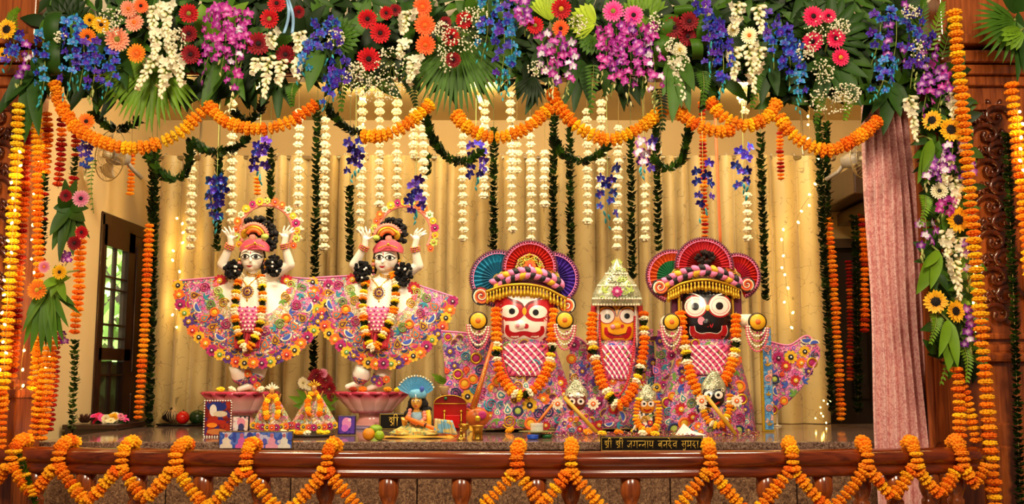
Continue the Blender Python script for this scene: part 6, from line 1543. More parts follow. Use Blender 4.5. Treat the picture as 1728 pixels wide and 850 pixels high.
def filigree(t, q, c, w, h, k, d, n=46, cols=('gold', 'lime', 'rose'), seed=2, name='gold_filigree', half=True):
    """crest of curled gold wire, beads and a flower at its heart"""
    g = G(); rg = random.Random(seed)
    for i in range(n):
        a = rg.uniform(0, PI) if half else rg.uniform(0, 2 * PI); r = math.sqrt(rg.random()); u, v = c[0] + w * r * math.cos(a), c[1] - h * r * math.sin(a); sz = rg.uniform(2.2, 4.6)
        pts = [q(u + sz * (1 - .1 * j) * math.cos(j * .8 + a), v + sz * (1 - .1 * j) * math.sin(j * .8 + a), d + rg.uniform(0, 3)) for j in range(9)]
        g.tube(pts, 1.05 * k, 4, 0 if i % 3 else 1)
    for i in range(n): a = PI * i / (n - 1) * (1 if half else 2); g.ell(q(c[0] + w * math.cos(a), c[1] - h * math.sin(a), d + 1), 1.9 * k, 6, 4, i % 3)
    o = wput(name, g, [GOLD, ap(cols[1]), ap(cols[2])], t, stuff=True)
    put('applique_flower', ap_flower('orange', 'red'), o, loc=q(c[0], c[1] - h * .4, d + 5) - root_loc(o), scale=min(w, h) * .42 * k)
    return o
def braid_band(t, q, k, pts, r=6.4, cols=('pink', 'black', 'pink', 'yellow', 'pink', 'black')):
    """two rows of slanted rolled cloth strands"""
    path = bez([V((u, 0, v)) for u, v, d in pts], 40); dd = bez([V((d, 0, 0)) for u, v, d in pts], 40); n = 15; i = 0
    for j in range(n):
        a = (j + .5) / n; m = int(a * (len(path) - 1)); p = path[m]; d = dd[m].x; tn = (path[min(m + 1, len(path) - 1)] - path[max(m - 1, 0)]).normalized()
        for row, sg in ((-1, 1), (1, -1)):
            c = p + V((-tn.z, 0, tn.x)) * row * r * .62; dirv = (tn + V((-tn.z, 0, tn.x)) * sg * .75).normalized() * r * 1.25
            P0, P1 = c - dirv, c + dirv; g = G(); ctr = q(c.x, c.z, d)
            g.tube([q(P0.x, P0.z, d - 2) - ctr, q(c.x - dirv.x * .45, c.z - dirv.z * .45, d + 2.5) - ctr, q(c.x, c.z, d + 4) - ctr, q(c.x + dirv.x * .45, c.z + dirv.z * .45, d + 2.5) - ctr, q(P1.x, P1.z, d - 2) - ctr], [2.6 * k, 5.2 * k, 5.8 * k, 5.2 * k, 2.6 * k], 8)
            put('braid_strand', g.mesh('braid_strand', ap(cols[(j + (3 if row > 0 else 0)) % len(cols)])), t, loc=ctr - root_loc(t))
def tassel_fringe(t, q, k, pts, n=24, ln=19):
    path = bez([V((u, d, v)) for u, v, d in pts], 48); g = G(); g.tube([q(p.x, p.z - 2, p.y) for p in path], 2.6 * k, 6)
    for j in range(n):
        p = path[int((j + .5) / n * (len(path) - 1))]; T = Matrix.Translation(q(p.x, p.z, p.y + 1.0)); L = ln * k * rr(.85, 1.1)
        g.lathe([(.4 * k, 0), (2.2 * k, -.12 * L), (1.4 * k, -.3 * L), (2.9 * k, -.6 * L), (3.2 * k, -.85 * L), (1.6 * k, -L)], 8, 0, T=T)
    wput('tassel_fringe', g, GOLD, t, 'fringe of short gold tassels', stuff=True)
def spiral_disc(t, q, k, c, r, d, flip=1):
    T = Matrix.Translation(q(c[0], c[1], d)) @ Matrix.Rotation(PI / 2, 4, 'X'); g = G().lathe([(r * k, -.006), (r * k, .004), (r * .95 * k, .008)], 26, 0, T=T)
    for ph, m, w in ((0, 1, 2.0), (2.1, 2, 1.5), (4.2, 3, 1.2)): g.tube([q(c[0] + flip * r * .84 * (1 - i / 30) * math.cos(i * .36 + ph), c[1] + r * .84 * (1 - i / 30) * math.sin(i * .36 + ph), d + 2.6) for i in range(28)], [w * k * (1 - .015 * i) for i in range(28)], 5, m)
    wput('spiral_earring', g, [ap('black'), ap('orange'), ap('cream'), ap('red')], t, 'round black earring with an orange spiral')

# ---- white-faced figure
def extra_white(t, q, k, foot):
    blue = [mat('blue_pleats', '#1c7ea0', .45, rnd=0, var=.25), mat('teal_pleats', '#155a78', .45, rnd=0, var=.2)]
    pleated_fan(t, 'pleated_fan', (841, 470), 47, 30, 262, blue, 5.92, k, 20, label='blue pleated cloth fan')
    pleated_fan(t, 'pleated_fan', (932, 470), 44, -82, 130, [mat('violet_pleats', '#4a2a98', .45, rnd=0, var=.25), mat('violet_deep', '#2e186c', .45, rnd=0)], 5.93, k, 20, label='violet pleated cloth fan')
    pleated_fan(t, 'pleated_fan', (894, 452), 45, -8, 188, [mat('red_pleats', '#c8281c', .45, rnd=0, var=.25), mat('red_deep', '#8c1410', .45, rnd=0)], 5.88, k, 22, label='red pleated cloth fan')
    filigree(t, q, (894, 460), 24, 30, k, 18, 60); filigree(t, q, (860, 472), 18, 18, k, 16, 30, seed=4); filigree(t, q, (926, 470), 17, 17, k, 16, 30, seed=5)
    wput('headdress_cap', G().ell(q(888, 492, 0), (58 * k, 26 * k, 24 * k), 24, 12), ap('wine'), t)
    braid_band(t, q, k, [(834, 480, 12), (860, 466, 22), (892, 460, 27), (924, 468, 22), (950, 486, 12)])
    tassel_fringe(t, q, k, [(820, 494, 16), (852, 484, 27), (888, 482, 32), (920, 488, 27), (956, 506, 16)])
    spiral_disc(t, q, k, (812, 499), 16, 12); spiral_disc(t, q, k, (957, 514), 15, 12, -1)
    for u in (842, 934): wput('hair_cloth', G().box(q(u, 524, 0), (14 * k, 20 * k, 60 * k), bev=.01), ap('wine'), t)
fw = (885, 536)
wooden_figure('white-faced wooden figure with red outlined eyes and blue, red and violet fans', dict(face=fw, Y=5.95, skin='white',
    head=[(486, 887, 40, 20), (498, 887, 44, 28), (520, 887, 45, 32), (552, 887, 44, 32), (568, 886, 42, 29), (577, 886, 36, 22), (582, 886, 26, 12)],
    paint=[('s', [(843, 500), (846, 540), (850, 570), (868, 580), (886, 582), (904, 580), (922, 570), (927, 540), (930, 500)], [4.5, 3.5, 3, 3, 3.5, 3, 3, 3.5, 4.5], 'red', 1),
           ('d', (860, 523), (25, 20), 'red', 1, lambda a: .92 + .14 * abs(math.cos(a))), ('d', (910, 524), (25, 20), 'red', 1, lambda a: .92 + .14 * abs(math.cos(a))),
           ('d', (847, 514), (12, 16), 'red', 1.3), ('d', (924, 516), (12, 16), 'red', 1.3),
           ('d', (860, 525), (15.5, 11), 'white', 2.4), ('d', (908, 526), (15.5, 11), 'white', 2.4), ('d', (864, 525), (5.2, 5.2), 'black', 3.6), ('d', (904, 527), (5.2, 5.2), 'black', 3.6),
           ('s', [(852, 500), (868, 508), (880, 512), (884, 520)], [1.2, 1.6, 1.4, 1.0], 'maroon', 2.6), ('s', [(918, 500), (902, 508), (892, 512), (888, 520)], [1.2, 1.6, 1.4, 1.0], 'maroon', 2.6),
           ('s', [(856, 548), (857, 560), (868, 566), (884, 562), (902, 566), (914, 560), (915, 550)], [2.6, 4.6, 5.6, 3.6, 5.6, 4.6, 2.6], 'red', 2), ('d', (885, 525), (3.6, 6.5), 'yellow', 3), ('d', (888, 550), (4.2, 4.2), 'red', 6)],
    bumps=[((878, 548), (11, 9), 4, 'white'), ((874, 549), (3.6, 3.6), -3, 'pink')],
    robe=[(572, 886, 44, 30), (600, 886, 56, 36), (640, 886, 70, 44), (690, 884, 88, 54), (722, 884, 94, 58)], nap=84, apr=(7, 12.5),
    cape=[([(744, 558), (790, 562), (840, 570)], [(756, 668), (784, 706), (820, 724)], -16, 30), ([(962, 566), (980, 572), (1000, 592)], [(960, 690), (984, 700), (1004, 706)], -18, 14)],
    arms=[(807, 541, 15, 46), (953, 540, 14.5, 46)], arm_d=46, chest=(846, 580, 926, 634),
    neck=[(845, 540, 24), (845, 580, 38), (856, 634, 56), (884, 660, 64), (912, 634, 56), (926, 580, 38), (928, 540, 24)],
    garl=[(837, 520, 30), (838, 560, 40), (838, 600, 48), (848, 640, 58), (878, 668, 68), (914, 644, 60), (930, 600, 48), (933, 560, 40), (936, 520, 30)],
    gseq=blocks(('deep', 5), ('orange', 2), ('cream', 1), ('lemon', 1), ('leaf_dark', 1), ('cream', 1)), glabel='orange and white garland on the white-faced figure', extra=extra_white))
# ---- yellow-faced figure with the silver crown
SILV = mat_patches('silver_filigree', ['#b8bc94', '#d8d8b8', '#9aa878', '#c4bc9c', '#e0d8c0'], 150, .35, '#6a7050', .08, .35)
def extra_yellow(t, q, k, foot):
    pts = []
    g = G(); rows = [(516, 42, 20), (506, 43, 26), (494, 40, 26), (480, 33, 22), (466, 22, 16), (452, 12, 9), (442, 4, 4), (436, 1, 1)]
    cg, csf = stack_mesh([(v, 1041, w, d) for v, w, d in reversed(rows)], 5.92, k, 2.1, 32, 3); cr = wput('crown', cg, SILV, t, 'pointed silver crown with a pink lotus')
    cb = G()
    for v, w in ((514, 41), (504, 42), (482, 33), (462, 19)): beads([csf(1041 + w * .96 * math.sin(a), v) + V((0, -.003, 0)) for a in [-1.5 + 3.0 * i / 24 for i in range(25)]], 2.2 * k, 5 * k, 0, cb)
    for i in range(34):
        a = rr(-.9, .9); v = rr(452, 512); w = 8 + (v - 445) * .52; u = 1041 + a * w
        cb.tube([csf(u + 4 * (1 - .1 * j) * math.cos(j * .8 + i), v + 4 * (1 - .1 * j) * math.sin(j * .8 + i)) + V((0, -.004, 0)) for j in range(9)], 1.0 * k, 4, 1 if i % 3 else 2)
    wput('crown_beading', cb, [ap('cream'), SILV, ap('lime')], cr, stuff=True)
    put('applique_flower', ap_flower('magenta', 'pink', 8), cr, loc=csf(1041, 492) - foot + V((0, -.012, 0)), scale=9 * k); put('applique_leaf', ap_leaf('lime'), cr, loc=csf(1022, 488) - foot + V((0, -.008, 0)), rot=face_rot(0, 0, .8), scale=10 * k); put('applique_leaf', ap_leaf('lime'), cr, loc=csf(1060, 488) - foot + V((0, -.008, 0)), rot=face_rot(0, 0, -.8), scale=10 * k)
    for j in range(7): a = -1.1 + 2.2 * j / 6; put('applique_leaf', ap_leaf('lime'), cr, loc=q(1041 + 7 * math.sin(a), 446 - 6 * math.cos(a), 2) - foot, rot=face_rot(0, 0, a), scale=6 * k)
    for sx in (-1, 1):
        wput('veil', G().sheet(lambda a, b, sx=sx: q(1041 + sx * (29 + 6 * a + 4 * b), 510 + 76 * b, 22 - 10 * a + 2 * math.sin(a * 6)), 5, 10, t=.003), SATIN, t, 'narrow white veil edge')
        wput('veil_side', G().sheet(lambda a, b, sx=sx: q(1041 + sx * (34 + 9 * a + 9 * b), 512 + 80 * b, 14 - 10 * a), 5, 10, t=.003), ap('red'), t)
wooden_figure('yellow-faced wooden figure wearing a pointed silver crown', dict(face=(1041, 546), Y=6.0, skin='yellow',
    head=[(508, 1041, 29, 18), (518, 1041, 32, 24), (540, 1041, 33, 27), (560, 1041, 32, 27), (572, 1041, 29, 24), (580, 1041, 22, 14), (583, 1041, 14, 8)],
    paint=[('d', (1024, 533), (14, 13.5), 'red', 1), ('d', (1059, 533), (14, 13.5), 'red', 1), ('d', (1024, 533), (12.4, 12), 'white', 2), ('d', (1059, 533), (12.4, 12), 'white', 2), ('d', (1025, 534), (4.8, 4.8), 'black', 3.4), ('d', (1058, 533), (4.8, 4.8), 'black', 3.4),
           ('s', [(1012, 518), (1026, 516), (1036, 522), (1040, 534)], [1, 1.5, 1.4, .8], 'maroon', 2), ('s', [(1071, 518), (1056, 516), (1046, 522), (1042, 534)], [1, 1.5, 1.4, .8], 'maroon', 2),
           ('s', [(1022, 552), (1024, 562), (1034, 568), (1046, 569), (1058, 566), (1062, 556), (1061, 551)], [2.5, 4, 4.6, 4.6, 4.6, 4, 2.5], 'red', 2), ('s', [(1026, 563), (1040, 566), (1058, 562)], [.6, 1.0, .6], 'maroon', 3.2),
           ('s', [(1012, 570), (1024, 579), (1041, 582), (1058, 579), (1070, 570)], [2, 3, 3.5, 3, 2], 'red', 1.4), ('s', [(1041, 508), (1041, 520)], [1.2, .8], 'red', 2), ('d', (1050, 550), (3, 3), 'red', 8)],
    bumps=[((1041, 549), (8, 7), 2, 'yellow'), ((1034, 551), (4.2, 4.2), -2, 'pink')],
    robe=[(574, 1041, 33, 26), (610, 1041, 44, 32), (660, 1041, 54, 38), (722, 1041, 62, 44)], nap=40, apr=(7, 11),
    cape=[([(996, 560), (1005, 566), (1012, 572)], [(984, 700), (994, 708), (1002, 712)], -6, 8), ([(1070, 572), (1084, 560), (1102, 556)], [(1080, 712), (1096, 706), (1110, 700)], -10, 12)],
    chest=(1011, 582, 1073, 640), neck=[(1012, 532, 22), (1013, 580, 34), (1024, 640, 48), (1041, 668, 54), (1060, 640, 48), (1070, 580, 34), (1071, 532, 22)],
    garl=[(1000, 528, 16), (998, 566, 26), (1004, 604, 36), (1018, 650, 50), (1044, 684, 60), (1070, 652, 50), (1084, 604, 36), (1087, 566, 26), (1086, 528, 16)],
    gseq=blocks(('deep', 6), ('cream', 1), ('lemon', 1), ('leaf_dark', 1), ('cream', 1)), glabel='orange and yellow garland on the yellow-faced figure', extra=extra_yellow))
# ---- black-faced figure
def extra_black(t, q, k, foot):
    pleated_fan(t, 'pleated_fan', (1135, 466), 44, 30, 254, [mat('orange_pleats', '#d8541c', .45, rnd=0, var=.25), mat('green_pleats', '#1c6a3c', .45, rnd=0)], 5.92, k, 20, hub=.15, label='pleated fan with green heart and orange rim')
    pleated_fan(t, 'pleated_fan', (1244, 466), 38, -70, 140, [mat('red_pleats', '#c8281c'), mat('crimson_pleats', '#a81830', .45, rnd=0)], 5.93, k, 20, label='red pleated cloth fan with beaded rim')
    pleated_fan(t, 'pleated_fan', (1188, 450), 48, -4, 184, [mat('scarlet_pleats', '#d03038', .45, rnd=0, var=.25), mat('red_deep', '#8c1410')], 5.88, k, 24, label='tall red pleated cloth fan')
    filigree(t, q, (1152, 470), 20, 20, k, 14, 34, seed=6); filigree(t, q, (1226, 466), 18, 18, k, 14, 34, seed=7); filigree(t, q, (1188, 452), 26, 20, k, 14, 34, seed=8, cols=('gold', 'salmon', 'rose'))
    g = G(); rg = random.Random(12)
    for i in range(60): a = rg.uniform(0, 6.28); w = math.sqrt(rg.random()); g.ell(q(1190 + 16 * w * math.cos(a), 434 + 12 * w * math.sin(a), 22 + rg.uniform(0, 6)), rg.uniform(2, 3.6) * k, 6, 4)
    wput('dark_tuft', g, mat('dark_wool_tuft', '#23120c', .9, rnd=0), t, 'dark woolly tuft')
    wput('headdress_cap', G().ell(q(1188, 490, 0), (60 * k, 26 * k, 24 * k), 24, 12), ap('wine'), t)
    braid_band(t, q, k, [(1122, 478, 10), (1150, 464, 20), (1186, 456, 27), (1222, 464, 20), (1252, 482, 10)], 6.0)
    tassel_fringe(t, q, k, [(1126, 494, 14), (1152, 480, 25), (1188, 474, 32), (1222, 480, 25), (1248, 490, 14)], 24, 17)
    spiral_disc(t, q, k, (1114, 484), 14, 14); spiral_disc(t, q, k, (1261, 480), 13, 14, -1)
    for u in (1146, 1236): wput('gold_ribbon', G().box(q(u, 515, 14), (4 * k, .006, 56 * k)), GOLD, t)
    for u in (1140, 1242): wput('hair_cloth', G().box(q(u, 520, -6), (16 * k, 20 * k, 60 * k), bev=.01), ap('wine'), t)
    g = G().lathe([(11 * k, 0), (11 * k, 30 * k)], 20, T=Matrix.Translation(q(1248, 541, 12)) @ Matrix.Rotation(PI / 2, 4, 'Y')); wput('sleeve', g, ap('cream'), t)
wooden_figure('black-faced wooden figure with round white eyes and red fans', dict(face=(1194, 537), Y=5.95, skin='black',
    head=[(488, 1192, 38, 20), (498, 1193, 42, 28), (520, 1194, 43, 32), (552, 1194, 42, 32), (568, 1194, 39, 28), (577, 1194, 32, 20), (583, 1194, 22, 10)],
    paint=[('s', [(1154, 556), (1160, 572), (1178, 581), (1196, 583), (1214, 581), (1230, 572), (1235, 556)], [1.2, 1.8, 2, 2, 2, 1.8, 1.2], 'orange', 1.2),
           ('d', (1173, 517), (20.5, 19.5), 'red', 1), ('d', (1215, 516), (20.5, 19.5), 'red', 1), ('d', (1173, 517), (18, 17), 'white', 2), ('d', (1215, 516), (18, 17), 'white', 2), ('d', (1173, 517), (14.6, 13.6), 'pink', 2.6), ('d', (1173, 517), (13.8, 12.8), 'white', 3.2), ('d', (1215, 516), (14.6, 13.6), 'pink', 2.6), ('d', (1215, 516), (13.8, 12.8), 'white', 3.2),
           ('d', (1173, 517), (6.4, 6.4), 'black', 4.4), ('d', (1214, 516), (6.4, 6.4), 'black', 4.4),
           ('s', [(1152, 494), (1172, 496), (1186, 504), (1192, 518)], [.8, 1.1, 1.1, .8], 'white', 2), ('s', [(1234, 494), (1216, 496), (1202, 504), (1196, 518)], [.8, 1.1, 1.1, .8], 'white', 2),
           ('s', [(1168, 550), (1170, 562), (1182, 569), (1196, 567), (1212, 569), (1222, 560), (1222, 549)], [4.4, 6.2, 7.4, 6.6, 7.4, 6.2, 4.4], 'white', 1.6), ('s', [(1168, 550), (1170, 562), (1182, 569), (1196, 567), (1212, 569), (1222, 560), (1222, 549)], [3.4, 5.0, 6.2, 5.4, 6.2, 5.0, 3.4], 'red', 2.6),
           ('d', (1194, 519), (3.6, 5.2), 'yellow', 3), ('d', (1183, 541), (6, 7), 'pink', 8), ('s', [(1194, 552), (1197, 546), (1200, 552), (1203, 546)], [.9, .9, .9, .9], 'red', 8)],
    bumps=[((1192, 545), (9, 8), 3, 'black')],
    robe=[(572, 1194, 42, 30), (600, 1194, 54, 36), (640, 1194, 66, 44), (690, 1192, 80, 52), (732, 1192, 84, 56)], nap=70, apr=(7, 12),
    cape=[([(1110, 556), (1122, 566), (1136, 574)], [(1100, 706), (1112, 716), (1124, 722)], -14, 12),
          ([(1298, 576), (1332, 582), (1362, 566), (1384, 590)], [(1300, 702), (1316, 690), (1352, 656), (1384, 602)], -22, 22)],
    arms=[(1133, 543, 14, 46), (1278, 543, 15, 46)], arm_d=46, chest=(1156, 582, 1232, 632),
    neck=[(1152, 540, 24), (1154, 580, 36), (1168, 634, 54), (1194, 664, 62), (1222, 634, 54), (1234, 580, 36), (1236, 540, 24)],
    garl=[(1148, 526, 28), (1152, 560, 38), (1158, 600, 46), (1168, 640, 58), (1190, 672, 66), (1222, 644, 58), (1238, 600, 46), (1242, 560, 38), (1242, 526, 28)],
    gseq=blocks(('deep', 5), ('orange', 2), ('cream', 1), ('lemon', 1), ('leaf_dark', 1), ('cream', 1)), glabel='orange and white garland on the black-faced figure', extra=extra_black))

# ---- three small wooden figures at their feet
def small_extra(c, wcr, top, rosettes, flute, vv):
    def ex(t, q, k, foot):
        u, v = c
        cg, csf = stack_mesh([(top, u, 4, 3), (top + 10, u, wcr * .6, 8), (v - 26, u, wcr * .95, 12), (v - 16, u, wcr, 15), (v - 10, u, wcr * .98, 15)], 5.62, k, 2.1, 26, 3); cr = wput('crown', cg, SILV, t, 'small silver crown')
        cb = G()
        for i in range(30):
            a = rr(-.85, .85); w_ = rr(0, 1); vv_ = top + 6 + (v - 14 - top - 6) * w_; uu = u + a * wcr * (.35 + .6 * w_)
            cb.tube([csf(uu + 3.4 * (1 - .1 * j) * math.cos(j * .8 + i), vv_ + 3.4 * (1 - .1 * j) * math.sin(j * .8 + i)) + V((0, -.003, 0)) for j in range(8)], .9 * k, 4, i % 2)
        for i in range(7): a = -1.2 + 2.4 * i / 6; cb.tube([q(u + 6 * math.sin(a), top + 8, 2), q(u + 15 * math.sin(a), top - 6 + 8 * abs(a), 4)], [1.4 * k, .5 * k], 5)
        wput('crown_beading', cb, [SILV, ap('cream')], cr, stuff=True)
        for (ru, rv) in rosettes: put('rosette', ap_flower('cream', 'brownc' if False else 'orange', 10), t, loc=q(ru, rv, 26) - foot, scale=10 * k, label='cream rosette with an amber heart')
        if flute: wput('flute', G().tube([q(*flute[0], 30), q(*flute[1], 44)], 3.4 * k, 10), mat('yellow_bamboo', '#c99a28', .4, rnd=0), t, 'yellow flute held across the chest')
    return ex
wooden_figure('small dark-faced figure with silver crown and yellow flute at the white-faced one\'s hem', dict(face=(972, 678), Y=5.62, skin='brown', s=.5, group='small wooden figures',
    head=[(662, 972, 15, 10), (672, 972, 17, 13), (684, 972, 16, 13), (693, 972, 10, 7)], paint=[('d', (965, 677), (6, 5.4), 'white', 1), ('d', (980, 677), (6, 5.4), 'white', 1), ('d', (965, 677), (2.4, 2.4), 'black', 2), ('d', (980, 677), (2.4, 2.4), 'black', 2), ('s', [(966, 687), (972, 689), (979, 686)], [1.2, 1.8, 1.2], 'red', 2), ('s', [(960, 668), (972, 664), (985, 668)], [1.4, 3, 1.4], 'white', 1.5)],
    robe=[(690, 972, 16, 11), (708, 972, 26, 17), (733, 972, 38, 22)], nap=16, apr=(4.5, 7), extra=small_extra((972, 684), 19, 640, [(941, 681), (1001, 681)], [(952, 670), (1008, 730)], 0)))
wooden_figure('small amber-faced figure with silver crown between the two larger small ones', dict(face=(1092, 684), Y=5.62, skin='ochre', s=.45, group='small wooden figures',
    head=[(670, 1092, 12, 9), (678, 1092, 14, 11), (690, 1092, 13, 11), (698, 1092, 8, 6)], paint=[('d', (1086, 681), (5.6, 5), 'white', 1), ('d', (1099, 681), (5.6, 5), 'white', 1), ('d', (1087, 681), (2.1, 2.1), 'black', 2), ('d', (1098, 681), (2.1, 2.1), 'black', 2), ('s', [(1086, 690), (1092, 693), (1099, 690)], [1, 2, 1], 'red', 2)],
    robe=[(694, 1092, 14, 10), (710, 1092, 20, 13), (730, 1092, 26, 16)], nap=8, apr=(4, 6), robe_mat=mat_patches('chevron_cloth', ['#2a2a30', '#e8e0d0', '#caa24a'], 60), extra=small_extra((1092, 688), 16, 648, [], None, 0),
    garl=[(1078, 672, 14), (1074, 690, 16), (1074, 712, 18), (1088, 726, 26), (1106, 722, 22), (1112, 702, 18), (1110, 676, 14)], gr=6, gst=5.6, gseq=blocks(('lemon', 1), ('orange', 4)), glabel='tiny orange garland on the small amber-faced figure'))
wooden_figure('small black-faced figure with silver crown and long yellow flute', dict(face=(1204, 672), Y=5.62, skin='black', s=.5, group='small wooden figures',
    head=[(656, 1204, 17, 11), (666, 1204, 19, 14), (678, 1204, 18, 14), (688, 1204, 11, 8)], paint=[('d', (1195, 666), (7, 6.6), 'white', 1), ('d', (1213, 666), (7, 6.6), 'white', 1), ('d', (1196, 666), (2.8, 2.8), 'black', 2), ('d', (1212, 666), (2.8, 2.8), 'black', 2), ('s', [(1195, 679), (1204, 683), (1214, 678)], [1.4, 2, 1.4], 'red', 2)],
    robe=[(685, 1204, 18, 12), (706, 1204, 30, 18), (734, 1204, 46, 24)], nap=20, apr=(4.5, 7.5), extra=small_extra((1204, 674), 21, 626, [(1184, 676), (1243, 676)], [(1192, 668), (1242, 733)], 0),
    garl=[(1184, 668, 16), (1188, 694, 20), (1200, 714, 28), (1218, 716, 28), (1230, 694, 20), (1232, 662, 14)], gr=6.5, gst=6, gseq=blocks(('orange', 3), ('cream', 1), ('lemon', 1)), glabel='tiny mixed garland on the small black-faced figure'))
# ================================================================ name plaques
GLY = {
 'shri': (1.12, [[(.04, .60), (.10, .82), (.26, .88), (.36, .74), (.28, .58), (.12, .50)], [(.12, .50), (.32, .44), (.42, .26), (.34, .08), (.18, .10)], [(.58, 1), (.58, 0)], [(.58, .36), (.40, .16)], [(.98, 1), (.98, 0)], [(.58, 1), (.62, 1.30), (.80, 1.42), (.96, 1.28), (.98, 1)]]),
 'ja': (.82, [[(.62, 1), (.62, 0)], [(.62, .60), (.40, .60), (.30, .48), (.34, .32), (.22, .16), (.08, .24), (.04, .40)]]),
 'ga': (.76, [[(.20, 1), (.20, .46), (.12, .30), (.02, .42)], [(.60, 1), (.60, 0)]]),
 'hna': (.42, [[(.42, .5), (.20, .5), (.08, .42), (.12, .28), (.24, .36)]]),
 'na': (.66, [[(.52, 1), (.52, 0)], [(.52, .5), (.20, .5), (.08, .42), (.12, .28), (.24, .36)]]),
 'aa': (.30, [[(.15, 1), (.15, 0)]]),
 'ya': (.72, [[(.56, 1), (.56, 0)], [(.08, .95), (.22, .82), (.14, .62), (.06, .44), (.28, .30), (.56, .46)]]),
 'ba': (.74, [[(.58, 1), (.58, 0)], [(.58, .66), (.30, .70), (.08, .50), (.26, .28), (.58, .40)], [(.18, .36), (.50, .62)]]),
 'va': (.74, [[(.58, 1), (.58, 0)], [(.58, .66), (.30, .70), (.08, .50), (.26, .28), (.58, .40)]]),
 'da': (.62, [[(.32, 1), (.32, .76), (.12, .62), (.10, .42), (.28, .30), (.44, .40), (.34, .52)], [(.28, .30), (.42, .12), (.54, -.04)]]),
 'de': (.62, [[(.32, 1), (.32, .76), (.12, .62), (.10, .42), (.28, .30), (.44, .40), (.34, .52)], [(.28, .30), (.42, .12), (.54, -.04)], [(.0, 1.42), (.20, 1.34), (.34, 1.0)]]),
 'su': (.78, [[(.62, 1), (.62, 0)], [(.10, 1), (.28, .86), (.24, .62), (.08, .52), (.36, .18)], [(.24, .56), (.62, .56)], [(.62, 0), (.52, -.22), (.28, -.26), (.34, -.10)]]),
 'ma': (.72, [[(.58, 1), (.58, 0)], [(.16, 1), (.16, .40), (.06, .32), (.14, .22), (.26, .36), (.58, .42)]])}
def lettering(words, origin, h, depth, space=.55, gap=.08, T=None):
    """stroke letters with a top line, in the x, z plane facing -y; returns G, width"""
    g = G(); x = 0
    for w in words:
        x0 = x
        for ch in w:
            wd, st = GLY[ch]
            for s in st: g.tube([(origin[0] + (x + a) * h, origin[1], origin[2] + b * h) for a, b in ([tuple(p)[::2] for p in bez([V((a, 0, b)) for a, b in s], 10)] if len(s) > 2 else s)], depth, 6)
            x += wd + gap
        g.tube([(origin[0] + (x0 - .04) * h, origin[1], origin[2] + h), (origin[0] + (x - gap + .06) * h, origin[1], origin[2] + h)], depth, 6); x += space
    return g, (x - space) * h
GILT = mat('gilt_letters', '#e8c050', .35, .5, rnd=0)
def plaque(label, u0, v0, u1, v1, Y, words, h_frac, tilt=0.0, name='name_plaque', x_frac=.5, fit=.92):
    a, b = P(u0, v0, Y), P(u1, v1, Y); w, h = b.x - a.x, a.z - b.z; cx = (a.x + b.x) / 2; t = thing(name, label, 'sign', (cx, Y, b.z), 'black name plaques')
    wput('board', G().box((cx, Y + .006, (a.z + b.z) / 2), (w, .014, h), bev=.002), mat('black_board', '#100d0a', .3, rnd=0), t)
    f = G(); i = .006
    for z in (a.z - i, b.z + i): f.box((cx, Y - .002, z), (w - 2 * i, .003, .0022))
    for x in (a.x + i, b.x - i): f.box((x, Y - .002, (a.z + b.z) / 2), (.0022, .003, h - 2 * i))
    wput('border_line', f, GILT, t)
    hh = h * h_frac; g, wd = lettering(words, (0, 0, 0), hh, hh * .055); s = min(1, w * fit / wd)
    gg = G().join(g, Matrix.Translation((cx - wd * s / 2, Y - .003, b.z + h * .24)) @ Matrix.Diagonal((s, 1, 1, 1)))
    wput('lettering', gg, GILT, t, 'gold lettering'); return t
plaque('long black plaque with gold lettering on the altar edge', 1013, 736, 1187, 762, 4.985, [['shri'], ['shri'], ['ja', 'ga', 'hna', 'na', 'aa', 'ya'], ['ba', 'na', 'de', 'va'], ['su', 'ma', 'da', 'aa']], .46)
plaque('small black plaque with gold lettering behind the green fruit', 640, 697, 690, 725, on(664, 725).y, [['shri']], .50, fit=.5)

# ================================================================ prints and photographs
OVAL = [(math.cos(2 * PI * i / 16), math.sin(2 * PI * i / 16)) for i in range(16)]
SIT = [(-1, -1), (1, -1), (1, -.6), (.55, -.35), (.6, .1), (.3, .35), (.28, .6), (.3, .85), (0, 1), (-.3, .85), (-.28, .6), (-.3, .35), (-.6, .1), (-.5, -.35), (-1, -.6)]
def print_panel(label, u0, v0, u1, v1, Y, frame, back, shapes, lean=0.0, cat='picture', name='framed_print', dots=False, fr=.006, prop=True):
    a, b = P(u0, v0, Y), P(u1, v1, Y); w, h = b.x - a.x, a.z - b.z; cx = (a.x + b.x) / 2; t = thing(name, label, cat, (cx, Y, b.z), 'pictures standing on the altar')
    wput('frame', G().box((cx, Y + .008, (a.z + b.z) / 2), (w, .014, h), bev=.003), mat('frame_' + frame, frame, .35, rnd=0), t)
    wput('print', G().box((cx, Y, (a.z + b.z) / 2), (w - 2 * fr, .004, h - 2 * fr)), mat_patches('print_' + back[0], back, 50, .3) if len(back) > 1 else mat('print_' + back[0], back[0], .3, rnd=0, var=.2), t)
    kk = K(v0, Y)
    for i, (su, sv, ru, rv, c) in enumerate(shapes):
        p = P(su, sv, Y); wput('printed_shape', G().prism([(x * ru * kk, z * rv * kk) for x, z in (SIT if ru < 0 else OVAL)], .001, 0, Matrix.Translation((p.x, Y - .0025 - .0003 * i, p.z))), mat('ink_' + c, c, .35, rnd=0, var=.15), t)
    if dots:
        per = [(a.x, a.z), (b.x, a.z), (b.x, b.z), (a.x, b.z), (a.x, a.z)]; wput('bead_border', beads([V((x, Y - .004, z)) for x, z in per], .0045, .014), ap('white'), t)
    if prop: wput('prop', G().tube([(cx, Y + .014, a.z - h * .3), (cx, Y + .05, b.z + .004)], .004, 6), mat('frame_' + frame, frame), t)
    return t
